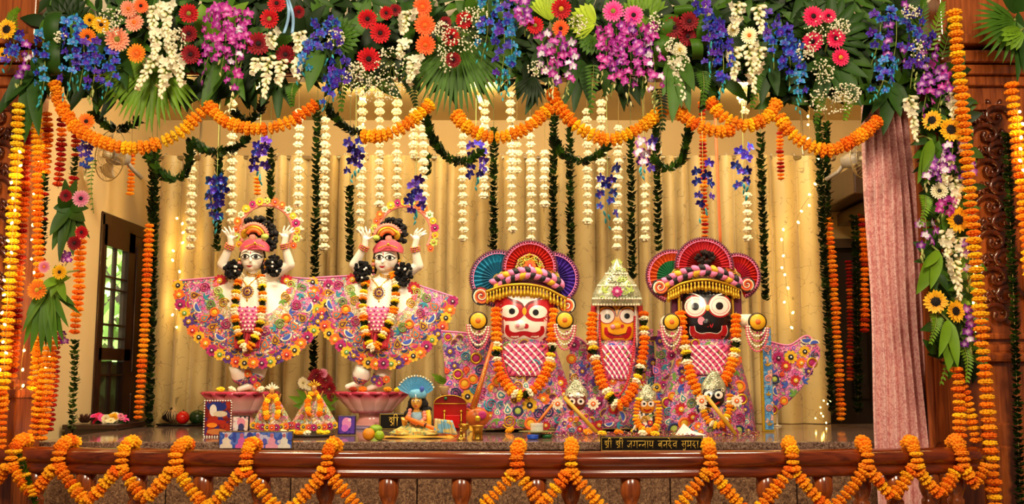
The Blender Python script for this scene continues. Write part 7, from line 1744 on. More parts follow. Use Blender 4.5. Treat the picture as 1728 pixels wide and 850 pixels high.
print_panel('red framed devotional print with a white bead border', 346, 676, 389, 736, on(366, 737).y, '#7a1210', ['#3a2a6c', '#7a1c18', '#a83018'], [(366, 686, 17, 8, '#24307c'), (360, 692, 6, 10, '#e8e0d0'), (372, 698, 12, 5, '#d8c8a8'), (366, 712, 16, 4, '#b02818'), (358, 717, 9, 4, '#f08a20'), (366, 728, 17, 5, '#c8783c')], dots=True)
print_panel('small black framed photo of pale figures', 392, 701, 420, 728, on(405, 729).y, '#14100e', ['#2a2430', '#c8a0a8', '#e0d0c8'], [(400, 716, 3, 9, '#d8d0d0'), (407, 712, 7, 7, '#d8889c'), (407, 720, 5, 6, '#3a3a6c'), (416, 717, 2.5, 9, '#e8c8b0')])
print_panel('small violet print in a dark frame between the figures', 570, 701, 600, 733, on(585, 734).y, '#2a1a3c', ['#3c2a8c', '#5a3aa0'], [(585, 714, 8, 10, '#e08ac0'), (582, 722, 6, 6, '#c86ac8'), (590, 708, 3, 3, '#f0c0d8')])
sh = []
for i, (u, c) in enumerate(((382, '#e8d8c0'), (408, '#d860a8'), (435, '#e080b8'), (459, '#e89ab0'), (480, '#e8e0d0'))):
    sh += [(u, 743, -10.5, 12.5, c), (u, 734.5, 2.8, 3.4, '#b86878')]
sh += [(396, 737, 3, 8, '#3a4aa8'), (422, 734, 5, 5, '#3a3a8c'), (447, 744, 4, 5, '#5a5ab8'), (490, 736, 4, 7, '#4a5ab0')]
print_panel('wide blue photo strip of five seated people on the altar edge', 369, 727, 494, 758, 4.985, '#6a4a20', ['#3a58b0', '#5a78c8', '#c8c0d8'], sh, name='photo_strip', cat='picture', prop=False)

# ================================================================ small dressed figures on a tray
def little_doll(label, u, v0, v1, hw, seed):
    Y = on(u, v1).y; k = K(v1, Y); q = lambda a, b, d=0: P(a, b, Y - d * k); foot = q(u, v1); t = thing('dressed_figurine', label, 'figurine', foot, 'small dressed figurines')
    g = G().sheet(lambda a, b: q(u + (a - .5) * 2 * (6 + (hw - 6) * b ** .9) , v0 + 12 + (v1 - v0 - 14) * b - 5 * b * (2 * a - 1) ** 2, 4 + 16 * b * (1 - (2 * a - 1) ** 2)), 16, 12, t=.012)
    dr = wput('dress', g, EMB_W, t, 'triangular embroidered dress')
    n = 9
    for i in range(n):
        a = (i + .5) / n; p = q(u + (a - .5) * 2 * hw * .93, v1 - 8 - 5 * (2 * a - 1) ** 2, 6 + 15 * (1 - (2 * a - 1) ** 2)); put('applique_flower', (ap_flower('yellow', 'black'), ap_flower('orange', 'red'), ap_flower('magenta', 'wine'))[(i + seed) % 3], dr, loc=p - foot + V((0, -.004, 0)), scale=6 * k)
    for i in range(8):
        b = .35 + .1 * (i // 2); sx = (-1, 1)[i % 2]; me = (ap_spiral('green'), ap_leaf('teal'), ap_paisley('wine', 'gold'), ap_spiral('magenta'))[i // 2 % 4]; put(me.name.split('.')[0], me, dr, loc=q(u + sx * hw * b * .75, v0 + 12 + (v1 - v0 - 14) * b, 16) - foot, scale=4.6 * k)
    bd = G(); bd.ell(q(u, v0 + 5, 6), (4.6 * k, 4.6 * k, 5.4 * k), 12, 10); capsule(bd, q(u, v0 + 9, 5), q(u, v0 + 24, 4), 3 * k, 5 * k, 8)
    for sx in (-1, 1): capsule(bd, q(u + sx * 5, v0 + 15, 5), q(u + sx * 11, v0 + 20, 9), 2 * k, 1.6 * k, 8); capsule(bd, q(u + sx * 11, v0 + 20, 9), q(u + sx * 15, v0 + 10, 12), 1.7 * k, 1.3 * k, 8)
    me = blend(bd, .003, 2, 'body'); me.materials.clear(); me.materials.append(mat('brass_skin', '#c08a4c', .35, rnd=0))
    for vx in me.vertices: vx.co -= foot
    put('body', me, t)
    hr = G().ell(q(u, v0 + 4, 2), (5.6 * k, 4.6 * k, 6 * k), 10, 8); wput('hair', hr, mat('black_hair', '#0d0a0a'), t)
    fc = G()
    for sx in (-1, 1): fc.ell(q(u + sx * 1.8, v0 + 4, 10.2), (.9 * k, .5 * k, .6 * k), 6, 4, 0)
    fc.ell(q(u, v0 + 7.2, 10.0), (1.2 * k, .5 * k, .5 * k), 6, 4, 1); wput('face_paint', fc, [BLACKM, PAINT['red']], t)
    cr = G()
    for i in range(7): a = -1.2 + 2.4 * i / 6; cr.tube([q(u + 3 * math.sin(a), v0 + 1, 4), q(u + 13 * math.sin(a), v0 - 10 + 7 * abs(a), 4)], [2.4 * k, .8 * k], 6)
    wput('crown', cr, ap('gold' if seed else 'cream'), t)
    for sx in (-1, 1):
        garl = bez([q(u + sx * 5, v0 + 14, 14), q(u + sx * 11, v0 + 30, 18), q(u + sx * 9, v0 + 48, 22)], 12)
        for j, (p, d) in enumerate(along(garl, 7 * k)): put('marigold', marigold_mesh(('orange', 'lemon', 'deep')[j % 3], j % 3), t, loc=p - foot, scale=6 * k, rot=(rr(0, 3), rr(0, 3), 0))
    return t
little_doll('small figurine in a wide flowered dress beside the black framed photo', 459, 655, 729, 38, 0)
little_doll('small figurine in a wide flowered dress before the maroon bouquet', 530, 650, 729, 43, 1)
def oval_tray(label, u, v, ru, items, col, name='offering_tray', cat='tray', Y=None, seedc=(), lift=0):
    c = on(u, v); k = K(v, c.y); t = thing(name, label, cat, c); R = ru * k
    wput('plate', G().lathe([(.9 * R, 0), (.97 * R, .006), (1.0 * R, .016), (.96 * R, .016), (.88 * R, .008), (.01, .007)], 28, c=c, sy=.55), col, t)
    return t, c, k, R
tr_, c, k, R = oval_tray('dark tray of loose flower heads below the figurines', 520, 737, 46, None, mat('dark_tray', '#2a1a12', .35, rnd=0))
for i, (u, v, cl) in enumerate(((500, 731, 'lemon'), (506, 733, 'orange'), (512, 726, 'orange'), (518, 733, 'cream'), (526, 724, 'deep'), (534, 726, 'orange'), (542, 731, 'lemon'), (550, 732, 'lemon'), (490, 732, 'lemon'), (498, 726, 'cream'))):
    p = on(u, v + 4); p.z = ZA + .020; p.y = min(max(p.y, c.y - .5 * R), c.y + .5 * R)
    lb = {'lemon': 'yellow', 'orange': 'orange', 'cream': 'white', 'deep': 'deep orange'}[cl]
    t = thing('loose_flower', '%s flower head lying on the dark tray, %s from the striped photo strip' % (lb, ORD[i]), 'flower', p, 'loose flower heads on the tray'); nm, me = piece(cl); put('petals', me, t, scale=.024, rot=(rr(-.3, .3), rr(-.3, .3), rr(0, 6)))
# bouquet behind the second figurine
bq = thing('bouquet', 'maroon and white bouquet with green leaves behind the figurine', 'bouquet', on(530, 722)); bp = V(bq.location); Yb = bp.y + .06; kb = K(650, Yb)
wput('vase', G().lathe([(.03, 0), (.045, .03), (.04, .08), (.028, .12), (.036, .15)], 18, c=(bp.x, Yb, ZA)), mat('dark_vase', '#2c3a2c', .3, rnd=0), bq)
for i, (u, v, r, c_) in enumerate(((534, 634, 13, 'darkred'), (549, 642, 13, 'darkred'), (556, 656, 12, 'darkred'), (543, 652, 12, 'darkred'), (528, 640, 10, 'darkred'), (512, 646, 11, 'cream'), (522, 650, 9, 'cream'), (545, 630, 9, 'rose'), (560, 668, 9, 'darkred'))):
    p = P(u, v, Yb - .02); put('bloom', gerbera_meshes(c_, i % 3), bq, loc=p - bp, rot=face_rot(rr(-.4, .4), rr(-.4, .2), rr(0, 6)), scale=r * kb)
    wput('flower_stem', G().tube([p, p.lerp(V((bp.x, Yb, ZA + .15)), .6), V((bp.x, Yb, ZA + .14))], .003, 5), STEMG, bq)
for tu, tv in ((486, 668), (494, 684), (500, 656), (508, 690), (572, 672), (566, 690), (576, 660)):
    g = G(); leafblade(g, V((bp.x, Yb, ZA + .13)), P(tu, tv, Yb - .03), 8 * kb, fold=.25, n=6); wput('leaf', g, mleaf('bright'), bq)

# ================================================================ fruit
def fruit(label, u, v, r, col, name, cat, sq=(1, 1, 1), Y=None, dot=True):
    c = on(u, v + r * .95); k = K(v, c.y); R = r * k; t = thing(name, label, cat, c)
    g = G().lathe([(R * max(.02, math.sin(PI * i / 12)) * sq[0], R * sq[2] * (1 - math.cos(PI * i / 12)) - (R * .12 if i == 12 else 0)) for i in range(13)], 22, c=c, sy=sq[1]); wput('skin', g, col, t)
    wput('stalk', G().tube([c + V((0, 0, 1.9 * R * sq[2])), c + V((.002, 0, 2.12 * R * sq[2]))], [.004, .0025], 6), mat('brown_stalk', '#4a3418', .8, rnd=0), t); return t
fruit('orange in front of the small black plaque', 622, 733, 10.5, mat('orange_peel', '#e08a14', .45, rnd=0, bump=.25, bscale=400), 'orange_fruit', 'orange')
fruit('round green lime beside the orange', 640, 735, 8.5, mat('lime_skin', '#8fae1c', .35, rnd=0, bump=.1), 'lime', 'lime')
fruit('green mango behind the orange and the lime', 634, 722, 9, mat('mango_skin', '#7fa028', .4, rnd=0, var=.2), 'mango', 'mango', (1.25, .9, .8))
t9 = thing('black_dish', 'flat black oval dish with dark shells and a red ball', 'dish', on(305, 718)); c = V(t9.location); k = K(715, c.y)
wput('plate', G().lathe([(38 * k, 0), (42 * k, .008), (41 * k, .014), (34 * k, .008), (.01, .007)], 30, c=c, sy=.55), mat('black_lacquer', '#0a0909', .15, rnd=0), t9)
p = on(308, 718.5); p.z = ZA + .012
tb = thing('red_ball', 'shiny red ball on the flat black dish', 'ball', p); kk = K(708, p.y); wput('skin', G().ell(p + V((0, 0, 11 * kk)), 11 * kk, 24, 16), mat('glossy_red', '#d8180c', .15, rnd=0, coat=.6), tb); wput('stalk', G().tube([p + V((0, 0, 21 * kk)), p + V((.003, 0, 24 * kk))], .004, 6), mat('brown_stalk', '#4a3418'), tb)
for (u, v, w, h, lb, cl) in ((288, 706, 15, 13, 'dark curved shell lying on the black dish', '#1a1410'), (293, 700, 12, 14, 'pale pointed shell standing behind the dark curved shell', '#c8a878')):
    p = on(u, 716); p.z = ZA + .012; kk = K(v, p.y); t = thing('shell', lb, 'shell', p, 'shells on the black dish')
    wput('shell_body', G().sheet(lambda a, b: p + V(((a - .5) * 2 * w * kk * math.sin(PI * (.1 + .85 * b)) , -.03 * math.sin(PI * b) + .02 * (2 * a - 1) ** 2, 2 * h * kk * b * (1 - .3 * (2 * a - 1) ** 2))), 10, 8, t=.005), mat('shell_' + cl, cl, .4, rnd=0, var=.3), t)
    rb_ = G()
    for i in range(6): rb_.tube([p + V(((i / 5 - .5) * 1.6 * w * kk * math.sin(PI * (.1 + .85 * b)), -.034 * math.sin(PI * b), 2 * h * kk * b * .96)) for b in (.05, .3, .55, .8)], .0022, 5)
    wput('shell_rib', rb_, mat('shell_' + cl, cl), t)
fruit('dark green gourd resting behind the black dish', 333, 704, 13, mat('gourd_skin', '#24401c', .25, rnd=0, var=.4, scale=10), 'gourd', 'gourd', (1.1, .9, .95))

# ================================================================ seated figure with feather turban
def seated():
    Y = on(705, 735).y; k = K(690, Y); q = lambda a, b, d=0: P(a, b, Y - d * k); foot = q(705, 736); t = thing('seated_figurine', 'seated golden figurine with blue fan turban holding an orange flute', 'figurine', foot)
    b = G(); b.ell(q(703, 678, 8), (9.5 * k, 9.5 * k, 12 * k), 18, 12); b.ell(q(701, 680, 16), (2 * k, 2.4 * k, 3 * k), 8, 6); capsule(b, q(703, 688, 4), q(703, 700, 2), 4.5 * k, 8 * k)
    b.ell(q(703, 708, 2), (14 * k, 9 * k, 14 * k), 14, 10); capsule(b, q(703, 712, 2), q(704, 726, 0), 11 * k, 14 * k)
    capsule(b, q(691, 700, 4), q(682, 715, 12), 5 * k, 4 * k); capsule(b, q(682, 715, 12), q(680, 706, 24), 4 * k, 3 * k); capsule(b, q(715, 700, 4), q(722, 716, 10), 5 * k, 4 * k); capsule(b, q(722, 716, 10), q(712, 712, 26), 4 * k, 3 * k)
    for (hu, hv, sg) in ((680, 704, 1), (710, 711, -1)):
        for i in range(4): capsule(b, q(hu + i * 1.9 - 3, hv + i * .7, 26), q(hu + i * 1.9 - 2.4, hv + 3.2 + i * .7, 30), 1.15 * k, .9 * k, 6)
        capsule(b, q(hu + 2 * sg, hv + 3, 24), q(hu + 3.4 * sg, hv, 28), 1.2 * k, 1.0 * k, 6)
    for sx in (-1, 1): capsule(b, q(704 + sx * 6, 726, 4), q(704 + sx * 30, 730, 16), 10 * k, 7 * k); capsule(b, q(704 + sx * 30, 730, 16), q(704 - sx * 4, 733, 26), 7 * k, 4 * k)
    me = blend(b, .0032, 3, 'body'); me.materials.clear(); me.materials.append(mat('gilt_skin', '#d8a448', .3, .3, rnd=0))
    for vx in me.vertices: vx.co -= foot
    put('body', me, t, label='golden body seated with crossed legs')
    f = G()
    for sx in (-1, 1): f.ell(q(702 + sx * 4, 676, 17), (2.6 * k, .8 * k, 1.3 * k), 8, 6, 0); f.ell(q(702 + sx * 4, 676, 17.6), (1.2 * k, .6 * k, 1.1 * k), 8, 6, 1); f.tube([q(702 + sx * 1.4, 673, 17.4), q(702 + sx * 4.2, 671.6, 17.2), q(702 + sx * 7, 673, 15)], .5 * k, 5, 1)
    f.ell(q(701.4, 685, 16.5), (2.6 * k, .8 * k, 1.0 * k), 8, 6, 2); f.tube([q(701.6, 672, 17.8), q(701.6, 665, 17)], .8 * k, 5, 0); wput('face_paint', f, [ap('white'), BLACKM, PAINT['red']], t)
    h = G(); rg = random.Random(4)
    h.ell(q(705, 678, -2), (15 * k, 10 * k, 15 * k), 14, 10)
    for i in range(60):
        a = rg.random(); sx = -1 if i % 3 == 0 else 1; h.ell(q(706 + sx * (11 + 10 * a + rg.uniform(-4, 4)), 678 + 50 * a, -4 + rg.uniform(-4, 4)), rg.uniform(4, 7) * k, 7, 5)
    wput('hair', h, mat('black_hair', '#0d0a0a'), t, 'long black hair falling behind the shoulders')
    tb = wput('turban', G().lathe([(12 * k, -6 * k), (15 * k, -2 * k), (15.5 * k, 3 * k), (12 * k, 8 * k), (4 * k, 10 * k)], 20, c=q(705, 666, 4), sy=.85), mat('sky_satin', '#6ab0d0', .4, rnd=0), t)
    for i in range(11):
        a = math.radians(20 + 140 * i / 10); g = G(); C = q(706, 662, -2); tip = q(706 + 34 * math.cos(a) - 4, 662 - 30 * math.sin(a), 6); leafblade(g, C, tip, 7 * k, fold=.35, n=5, point=.45, droop=.02); wput('fan_blade', g, mat('sky_pleat', '#5aa8d4', .45, rnd=0, var=.25), tb, 'pale blue pleated blade')
    tr2 = beads([q(706 + 31 * math.cos(a) - 4, 662 - 28 * math.sin(a), 7) for a in [math.radians(18 + 144 * i / 20) for i in range(21)]], 1.7 * k, 5 * k); wput('turban_trim', tr2, ap('cream'), tb, stuff=True); wput('turban_jewel', G().ell(q(712, 656, 16), (4 * k, 2 * k, 5 * k), 10, 8), ap('blue'), tb)
    wput('garland', beads(bez([q(692, 692, 12), q(691, 706, 15), q(703, 714, 18), q(716, 706, 15), q(715, 692, 12)], 24), 3.6 * k, 5 * k), ap('salmon'), t)
    wput('blouse', G().ell(q(703, 706, 4), (12 * k, 9 * k, 13 * k), 16, 10), mat('pale_blue_silk', '#8fb4c4', .5, rnd=0), t)
    sk = wput('skirt', G().sheet(lambda a, b_: q(704 + (a - .5) * 2 * (16 + 34 * b_), 716 + 18 * b_ - 3 * (2 * a - 1) ** 2, 14 + 18 * b_ * (1 - (2 * a - 1) ** 2)), 16, 8, t=.008), mat_patches('green_gold_cloth', ['#8a9a5a', '#b8a848', '#d8c878', '#6a8a6a'], 70, .5, '#d8b848', .05), t)
    wput('flute', G().tube([q(684, 704, 30), q(770, 737, 30)], 3.4 * k, 10, 0).tube([q(716, 716.3, 30), q(719, 717.5, 30)], 3.9 * k, 10, 1).tube([q(735, 723.6, 30), q(738, 724.8, 30)], 3.9 * k, 10, 1), [mat('orange_bamboo', '#d8701c', .4, rnd=0), mat('dark_band', '#4a1c10', .4, rnd=0)], t, 'orange flute held across the lap')
    wput('yellow_scarf', G().tube([q(722, 692, 10), q(724, 706, 12), q(724, 722, 12)], [4 * k, 4.4 * k, 4 * k], 8), ap('yellow'), t)
    return foot
sf = seated()
cm = on(705, 739)
mt = G().sheet(lambda a, b: (P(655, 735, 5).x * 0 + cm.x + (a - .5) * 116 * K(735, cm.y) + .01 * math.sin(b * 5), cm.y - .04 + .14 * b + .008 * math.sin(a * 17), ZA + .004 + .006 * (math.sin(a * 11 + b * 3) + 1) * .5), 30, 8, t=.004, back=V((0, 0, -1)))
solo('yellow_cloth', mt, mat('saffron_cloth', '#e8a838', .6, rnd=0), 'saffron cloth spread under the seated figurine', 'cloth', cm)
fp = P(742, 706, cm.y); ff = G()
for i in range(6): ff.sheet(lambda a, b, i=i: P(736 + 5 * i + (a - .5) * (5 + 3 * b) + i * b * 1.4, 706 + 24 * b + .6 * i, cm.y - .03 - .008 * (i % 2)), 2, 6, t=.003)
solo('folded_fan', ff, mat_patches('fan_cloth', ['#7ab0c8', '#e0c060', '#d8c080'], 60, .5), 'small pleated blue and yellow fan leaning by the flute', 'fan', V((fp.x, cm.y, ZA)))

# ================================================================ red chest, plant, instrument, vessels
ch = thing('red_chest', 'red arched chest with a gold frame behind the seated figurine', 'chest', on(760, 727)); c = V(ch.location); k = K(700, c.y + .05); X0, X1 = P(732, 700, c.y + .03).x, P(787, 700, c.y + .03).x; zt = P(760, 681, c.y).z
RED = mat('red_lacquer', '#a01410', .25, rnd=0, coat=.4)
wput('body', G().box(((X0 + X1) / 2, c.y + .08, (ZA + zt) / 2), (X1 - X0, .12, zt - ZA), bev=.004), RED, ch)
arch = [((X0 + X1) / 2 + (X1 - X0) / 2 * math.cos(a), zt + .05 * math.sin(a)) for a in [PI * i / 16 for i in range(17)]]
wput('arched_lid', G().prism(arch, .12, 0, Matrix.Translation((0, c.y + .02, 0))), mat('dark_red_lacquer', '#7a1410', .3, rnd=0), ch)
wput('gold_frame', G().tube([(x, c.y + .016, z) for x, z in arch], .003, 5).tube([(X0, c.y + .016, zt), (X1, c.y + .016, zt)], .003, 5), GOLD, ch)
xa, xb = P(752, 700, c.y).x, P(776, 700, c.y).x
wput('red_panel', G().box(((xa + xb) / 2, c.y + .012, ZA + .055), (xb - xa, .016, .075), bev=.002), mat('bright_red', '#c80c10', .3, rnd=0), ch)
for x in (xa - .008, xb + .008):
    gp = G(); gp.tube([(x, c.y + .008, ZA), (x, c.y + .008, ZA + .11)], .004, 6); gp.ell((x, c.y + .008, ZA + .115), .009, 8, 6); gp.ell((x, c.y + .008, ZA + .06), .007, 8, 6); wput('gold_post', gp, GOLD, ch)
wput('green_knob', G().ell(P(752, 672, c.y + .01), .010, 10, 8), mat('green_glass', '#1c6a34', .2, rnd=0), ch)
pp = P(752, 660, c.y + .10); pp.z = zt + .045
pl = thing('potted_plant', 'small leafy plant in a tan pot on the red chest', 'plant', pp); wput('pot', G().lathe([(.022, 0), (.030, .01), (.042, .05), (.040, .058), (.036, .05)], 18, c=pp), mat('tan_pot', '#a88a58', .6, rnd=0), pl)
for i in range(34):
    a = rr(0, 6.28); r = rr(.3, 1); g = G(); b = pp + V((0, 0, .055)); m = b + V((.05 * r * math.cos(a), .03 * r * math.sin(a), .06 * r)); leafblade(g, b.lerp(m, .6), m + V((.05 * math.cos(a), -.015, rr(-.005, .04))), .010, fold=.2, n=4); wput('leaf', g, mleaf('bright'), pl)
def lute():
    Y = 5.55; k = K(700, Y); q = lambda a, b, d=0: P(a, b, Y - d * k); b = on(806, 722); t = thing('wooden_lute', 'wooden long-necked lute leaning against the white-faced figure\'s robe', 'instrument', V((q(806, 720).x, Y, ZA))); W = mat('lute_wood', '#b8581c', .35, rnd=0, var=.2, scale=12)
    wput('neck', G().tube([q(831, 578, -30), q(812, 644, -12), q(798, 690, 0)], [2.6 * k, 4.2 * k, 6 * k], 10), W, t)
    bd = G().ell(q(806, 704, 0), (20 * k, 12 * k, 17 * k), 22, 14); wput('bowl', bd, W, t)
    wput('sound_disc', G().lathe([(7 * k, 0), (6.4 * k, .006), (.01, .007)], 20, T=Matrix.Translation(q(814, 700, 13.5)) @ Matrix.Rotation(PI / 2, 4, 'X')), ap('magenta'), t); wput('gold_flower', G().ell(q(806, 706, 16), (5 * k, 2 * k, 5 * k), 10, 8), GOLD, t)
    st = G()
    for dx in (-1.2, 0, 1.2): st.tube([q(829 + dx, 586, -26), q(799 + dx, 688, 7), q(806 + dx, 706, 16)], .0008, 4)
    wput('string', st, BRASS, t); wput('tuning_peg', G().tube([q(826, 588, -28), q(834, 592, -28)], .004, 6), W, t); wput('tuning_peg', G().tube([q(824, 598, -26), q(832, 602, -26)], .004, 6), W, t)
lute()
cc = on(848, 719); kc = K(712, cc.y); cn = thing('conch_shell', 'white conch shell lying before the white-faced figure', 'shell', cc)
R_ = Matrix.Rotation(-.35, 4, 'Y') @ Matrix.Rotation(PI / 2, 4, 'Y')
wput('shell_body', G().lathe([(.5 * kc, -20 * kc), (3 * kc, -15 * kc), (7 * kc, -5 * kc), (8.5 * kc, 3 * kc), (7 * kc, 10 * kc), (4 * kc, 15 * kc), (1 * kc, 19 * kc)], 18, T=Matrix.Translation(cc + V((0, 0, 9 * kc))) @ R_), mat('conch_white', '#efe8d8', .3, rnd=0), cn)
wput('whorl', G().tube([cc + V((0, 0, 9 * kc)) + R_.to_3x3() @ V((math.cos(i * .7) * (8 - .45 * i) * kc, math.sin(i * .7) * (8 - .45 * i) * kc, (6 + .9 * i) * kc)) for i in range(15)], [1.6 * kc * (1 - i / 18) for i in range(15)], 6), mat('conch_white', '#efe8d8'), cn)
def lathe_thing(label, u, v, prof, m, name, cat, part='body', extra=None, group=None):
    c = on(u, v); k = K(v, c.y); t = thing(name, label, cat, c, group); wput(part, G().lathe([(r * k, z * k) for r, z in prof], 24, c=c), m, t)
    if extra: extra(t, c, k)
    return t
lathe_thing('small brass bell beside the brass cup', 778, 742, [(8, 0), (8.5, 1.5), (5, 3), (3.2, 8), (2.4, 12), (3.4, 14), (1.2, 17)], BRASS, 'brass_bell', 'bell', extra=lambda t, c, k: wput('handle', G().tube([c + V((0, 0, 16 * k)), c + V((0, 0, 20 * k))], [1.4 * k, 2.2 * k], 8), BRASS, t))
lathe_thing('shallow brass goblet standing behind the brass bell', 783, 735, [(4, 0), (4.5, 1), (1.6, 3), (1.6, 8), (7, 11), (9.5, 17), (10, 19), (8.8, 19), (6, 12), (.2, 10.5)], BRASS, 'brass_goblet', 'goblet', extra=lambda t, c, k: wput('rim', G().tube([c + V((9.6 * k * math.cos(a), 9.6 * k * math.sin(a), 19 * k)) for a in [2 * PI * i / 24 for i in range(24)]], .8 * k, 5, 0, True), BRASS, t))
lathe_thing('tall brass cup with flared rim', 806, 742, [(9, 0), (9.4, 1.5), (8.6, 3), (8.6, 19), (10.6, 22), (11, 23.5), (9.8, 23.5), (7.8, 19), (7.8, 3), (.2, 2.6)], BRASS, 'brass_cup', 'cup', extra=lambda t, c, k: wput('rim', G().tube([c + V((10.8 * k * math.cos(a), 10.8 * k * math.sin(a), 23.5 * k)) for a in [2 * PI * i / 24 for i in range(24)]], .8 * k, 5, 0, True), BRASS, t))
def jar(t, c, k): wput('contents', G().lathe([(9 * k, .6 * k), (9 * k, 10 * k), (.1, 10.5 * k)], 20, c=c), mat('olive_contents', '#6a6a34', .6, rnd=0), t)
lathe_thing('squat glass jar with greenish contents', 906, 738, [(10.5, 0), (11, 1), (11, 18), (10.4, 19), (11.4, 20), (11.4, 24), (10.6, 24), (10.4, 19.5), (10.2, 1.2), (.1, 1)], mat('jar_glass', '#e8e8d8', .05, rnd=0, var=0, alpha=.3), 'glass_jar', 'jar', extra=jar)
def liddish(col):
    def f(t, c, k): wput('rim', G().tube([c + V((9.6 * k * math.cos(a), 9.6 * k * math.sin(a), 6.6 * k)) for a in [2 * PI * i / 24 for i in range(24)]], .9 * k, 5, 0, True), col, t)
    return f
BL = mat('blue_plastic', '#1a4ab8', .35, rnd=0); GP = mat('green_plastic', '#1c5a2c', .35, rnd=0)
lathe_thing('blue plastic dish lying before the glass jar', 899, 741, [(8, 0), (9.4, 1.5), (9.8, 6.5), (8.8, 6.5), (8.2, 2), (.1, 1.6)], BL, 'blue_dish', 'dish', extra=liddish(BL))
lathe_thing('green plastic dish lying next to the blue one', 923, 739, [(7, 0), (8.6, 1.5), (9.2, 6), (8.2, 6.5), (7.4, 2), (.1, 1.6)], GP, 'green_dish', 'dish', extra=lambda t, c, k: wput('knob', G().ell(c + V((0, 0, 5 * k)), (6 * k, 6 * k, 2.5 * k), 12, 8), GP, t))
# walking stick, napkin, panel, candle
st = thing('orange_staff', 'thin orange staff leaning beside the small dark-faced figure', 'staff', V((P(892, 722, 5.52).x, 5.52, ZA)))
wput('shaft', G().tube([V((P(892, 722, 5.52).x, 5.52, ZA + .004)), P(940, 672, 5.54)], .008, 8), mat('orange_bamboo', '#d8701c'), st); wput('tip', G().ell(P(940, 672, 5.54), .010, 8, 6), mat('orange_bamboo', '#d8701c'), st)
npk = on(1166, 735); kn = K(720, npk.y)
solo('paper_napkin', G().add([npk + V((-24 * kn, -.01, .004)), npk + V((26 * kn, -.02, .004)), npk + V((-10 * kn, .04, 20 * kn)), npk + V((4 * kn, .03, 8 * kn)), npk + V((-24 * kn, .05, .004)), npk + V((26 * kn, .05, .004))], [(0, 1, 3, 2), (0, 2, 4), (1, 5, 3), (3, 5, 4, 2)], 0, None, False), mat('white_paper', '#e6e0d4', .8, rnd=0), 'folded white paper napkin before the small figures', 'napkin', npk)
pn = thing('embroidered_panel', 'tall blue and gold embroidered strip standing beside the black-faced figure', 'banner', on(1292, 728)); pb = V(pn.location); Yp = pb.y
a, b = P(1281, 550, Yp), P(1306, 718, Yp)
wput('gold_edge', G().box(((a.x + b.x) / 2, Yp, (a.z + ZA) / 2), (b.x - a.x, .014, a.z - ZA), bev=.003), mat('gold_edge', '#b8941c', .4, .4, rnd=0), pn)
wput('blue_field', G().box(((a.x + b.x) / 2 + .006, Yp - .008, (a.z + ZA) / 2), ((b.x - a.x) * .72, .006, (a.z - ZA) * .96)), mat_patches('blue_brocade', ['#4a90c8', '#6ab0d8', '#3a78b0', '#d8a890', '#5aa0d0'], 55, .5, '#2c5c90', .05), pn)
for i in range(7):
    z = ZA + .05 + (a.z - ZA - .1) * i / 6; me = (ap_leaf('gold'), ap_spiral('salmon'))[i % 2]; put(me.name.split('.')[0], me, pn, loc=V(((a.x + b.x) / 2 + .006, Yp - .014, z)) - pb, scale=.022)
lathe_thing('thin white candle stand at the end of the altar', 1312, 719, [(8, 0), (8, 1.2), (2, 2.4), (1.4, 4), (1.4, 22), (2.4, 23), (2.4, 25)], mat('ivory_plastic', '#d8ccb0', .5, rnd=0), 'candle_stand', 'stand', extra=lambda t, c, k: wput('wick', G().tube([c + V((0, 0, 25 * k)), c + V((0, 0, 28 * k))], .4 * k, 5), BLACKM, t))
# scattered petals along the feet of the masked figures
g = G(); rg = random.Random(21); PCOL = [ap('magenta'), ap('red'), ap('yellow'), ap('orange'), ap('cream')]
for i in range(620):
    u, v = rg.uniform(915, 1285), rg.uniform(729, 739); c = on(u, v); c.z += .003 + rg.random() ** 2 * .012; a = rg.uniform(0, 6.28); L = rg.uniform(.008, .02)
    g.add([c, c + V((L * math.cos(a) - .005 * math.sin(a), L * math.sin(a) + .005 * math.cos(a), .006)), c + V((1.4 * L * math.cos(a), 1.4 * L * math.sin(a), .002)), c + V((L * math.cos(a) + .005 * math.sin(a), L * math.sin(a) - .005 * math.cos(a), .006))], [(0, 1, 2, 3)], rg.choice((0, 0, 1, 1, 2, 3, 4)))
solo('scattered_petals', g, PCOL, 'loose magenta and red petals along the feet of the small figures', 'petals', on(1100, 734), kind='stuff')
for i, (u, v, cl, lb) in enumerate(((1072, 728, 'lemon', 'yellow flower head at the side of the small amber-faced figure'), (1084, 733, 'cream', 'white flower head before the small amber-faced figure'), (1096, 732, 'orange', 'orange flower head before the small amber-faced figure'), (1106, 734, 'lemon', 'yellow flower head at the foot of the amber-faced figure'), (1044, 731, 'orange', 'orange flower head between the small dark-faced and amber-faced figures'),
                               (992, 731, 'orange', 'orange flower head at the flute end of the dark-faced figure'), (1016, 733, 'lemon', 'yellow flower head near the flute tip'), (1150, 729, 'lemon', 'yellow flower head beside the paper napkin'), (1186, 728, 'cream', 'white flower head at the napkin corner'), (860, 727, 'orange', 'orange flower heap under the conch shell'), (890, 726, 'orange', 'orange flower head beside the orange staff foot'))):
    p = on(u, v + 3); p.z += .016; t = thing('loose_flower', lb, 'flower', p, 'loose flower heads on the altar'); nm, me = piece(cl); put('petals', me, t, scale=8.5 * K(v, p.y), rot=(rr(-.4, .4), rr(-.4, .4), rr(0, 6)))
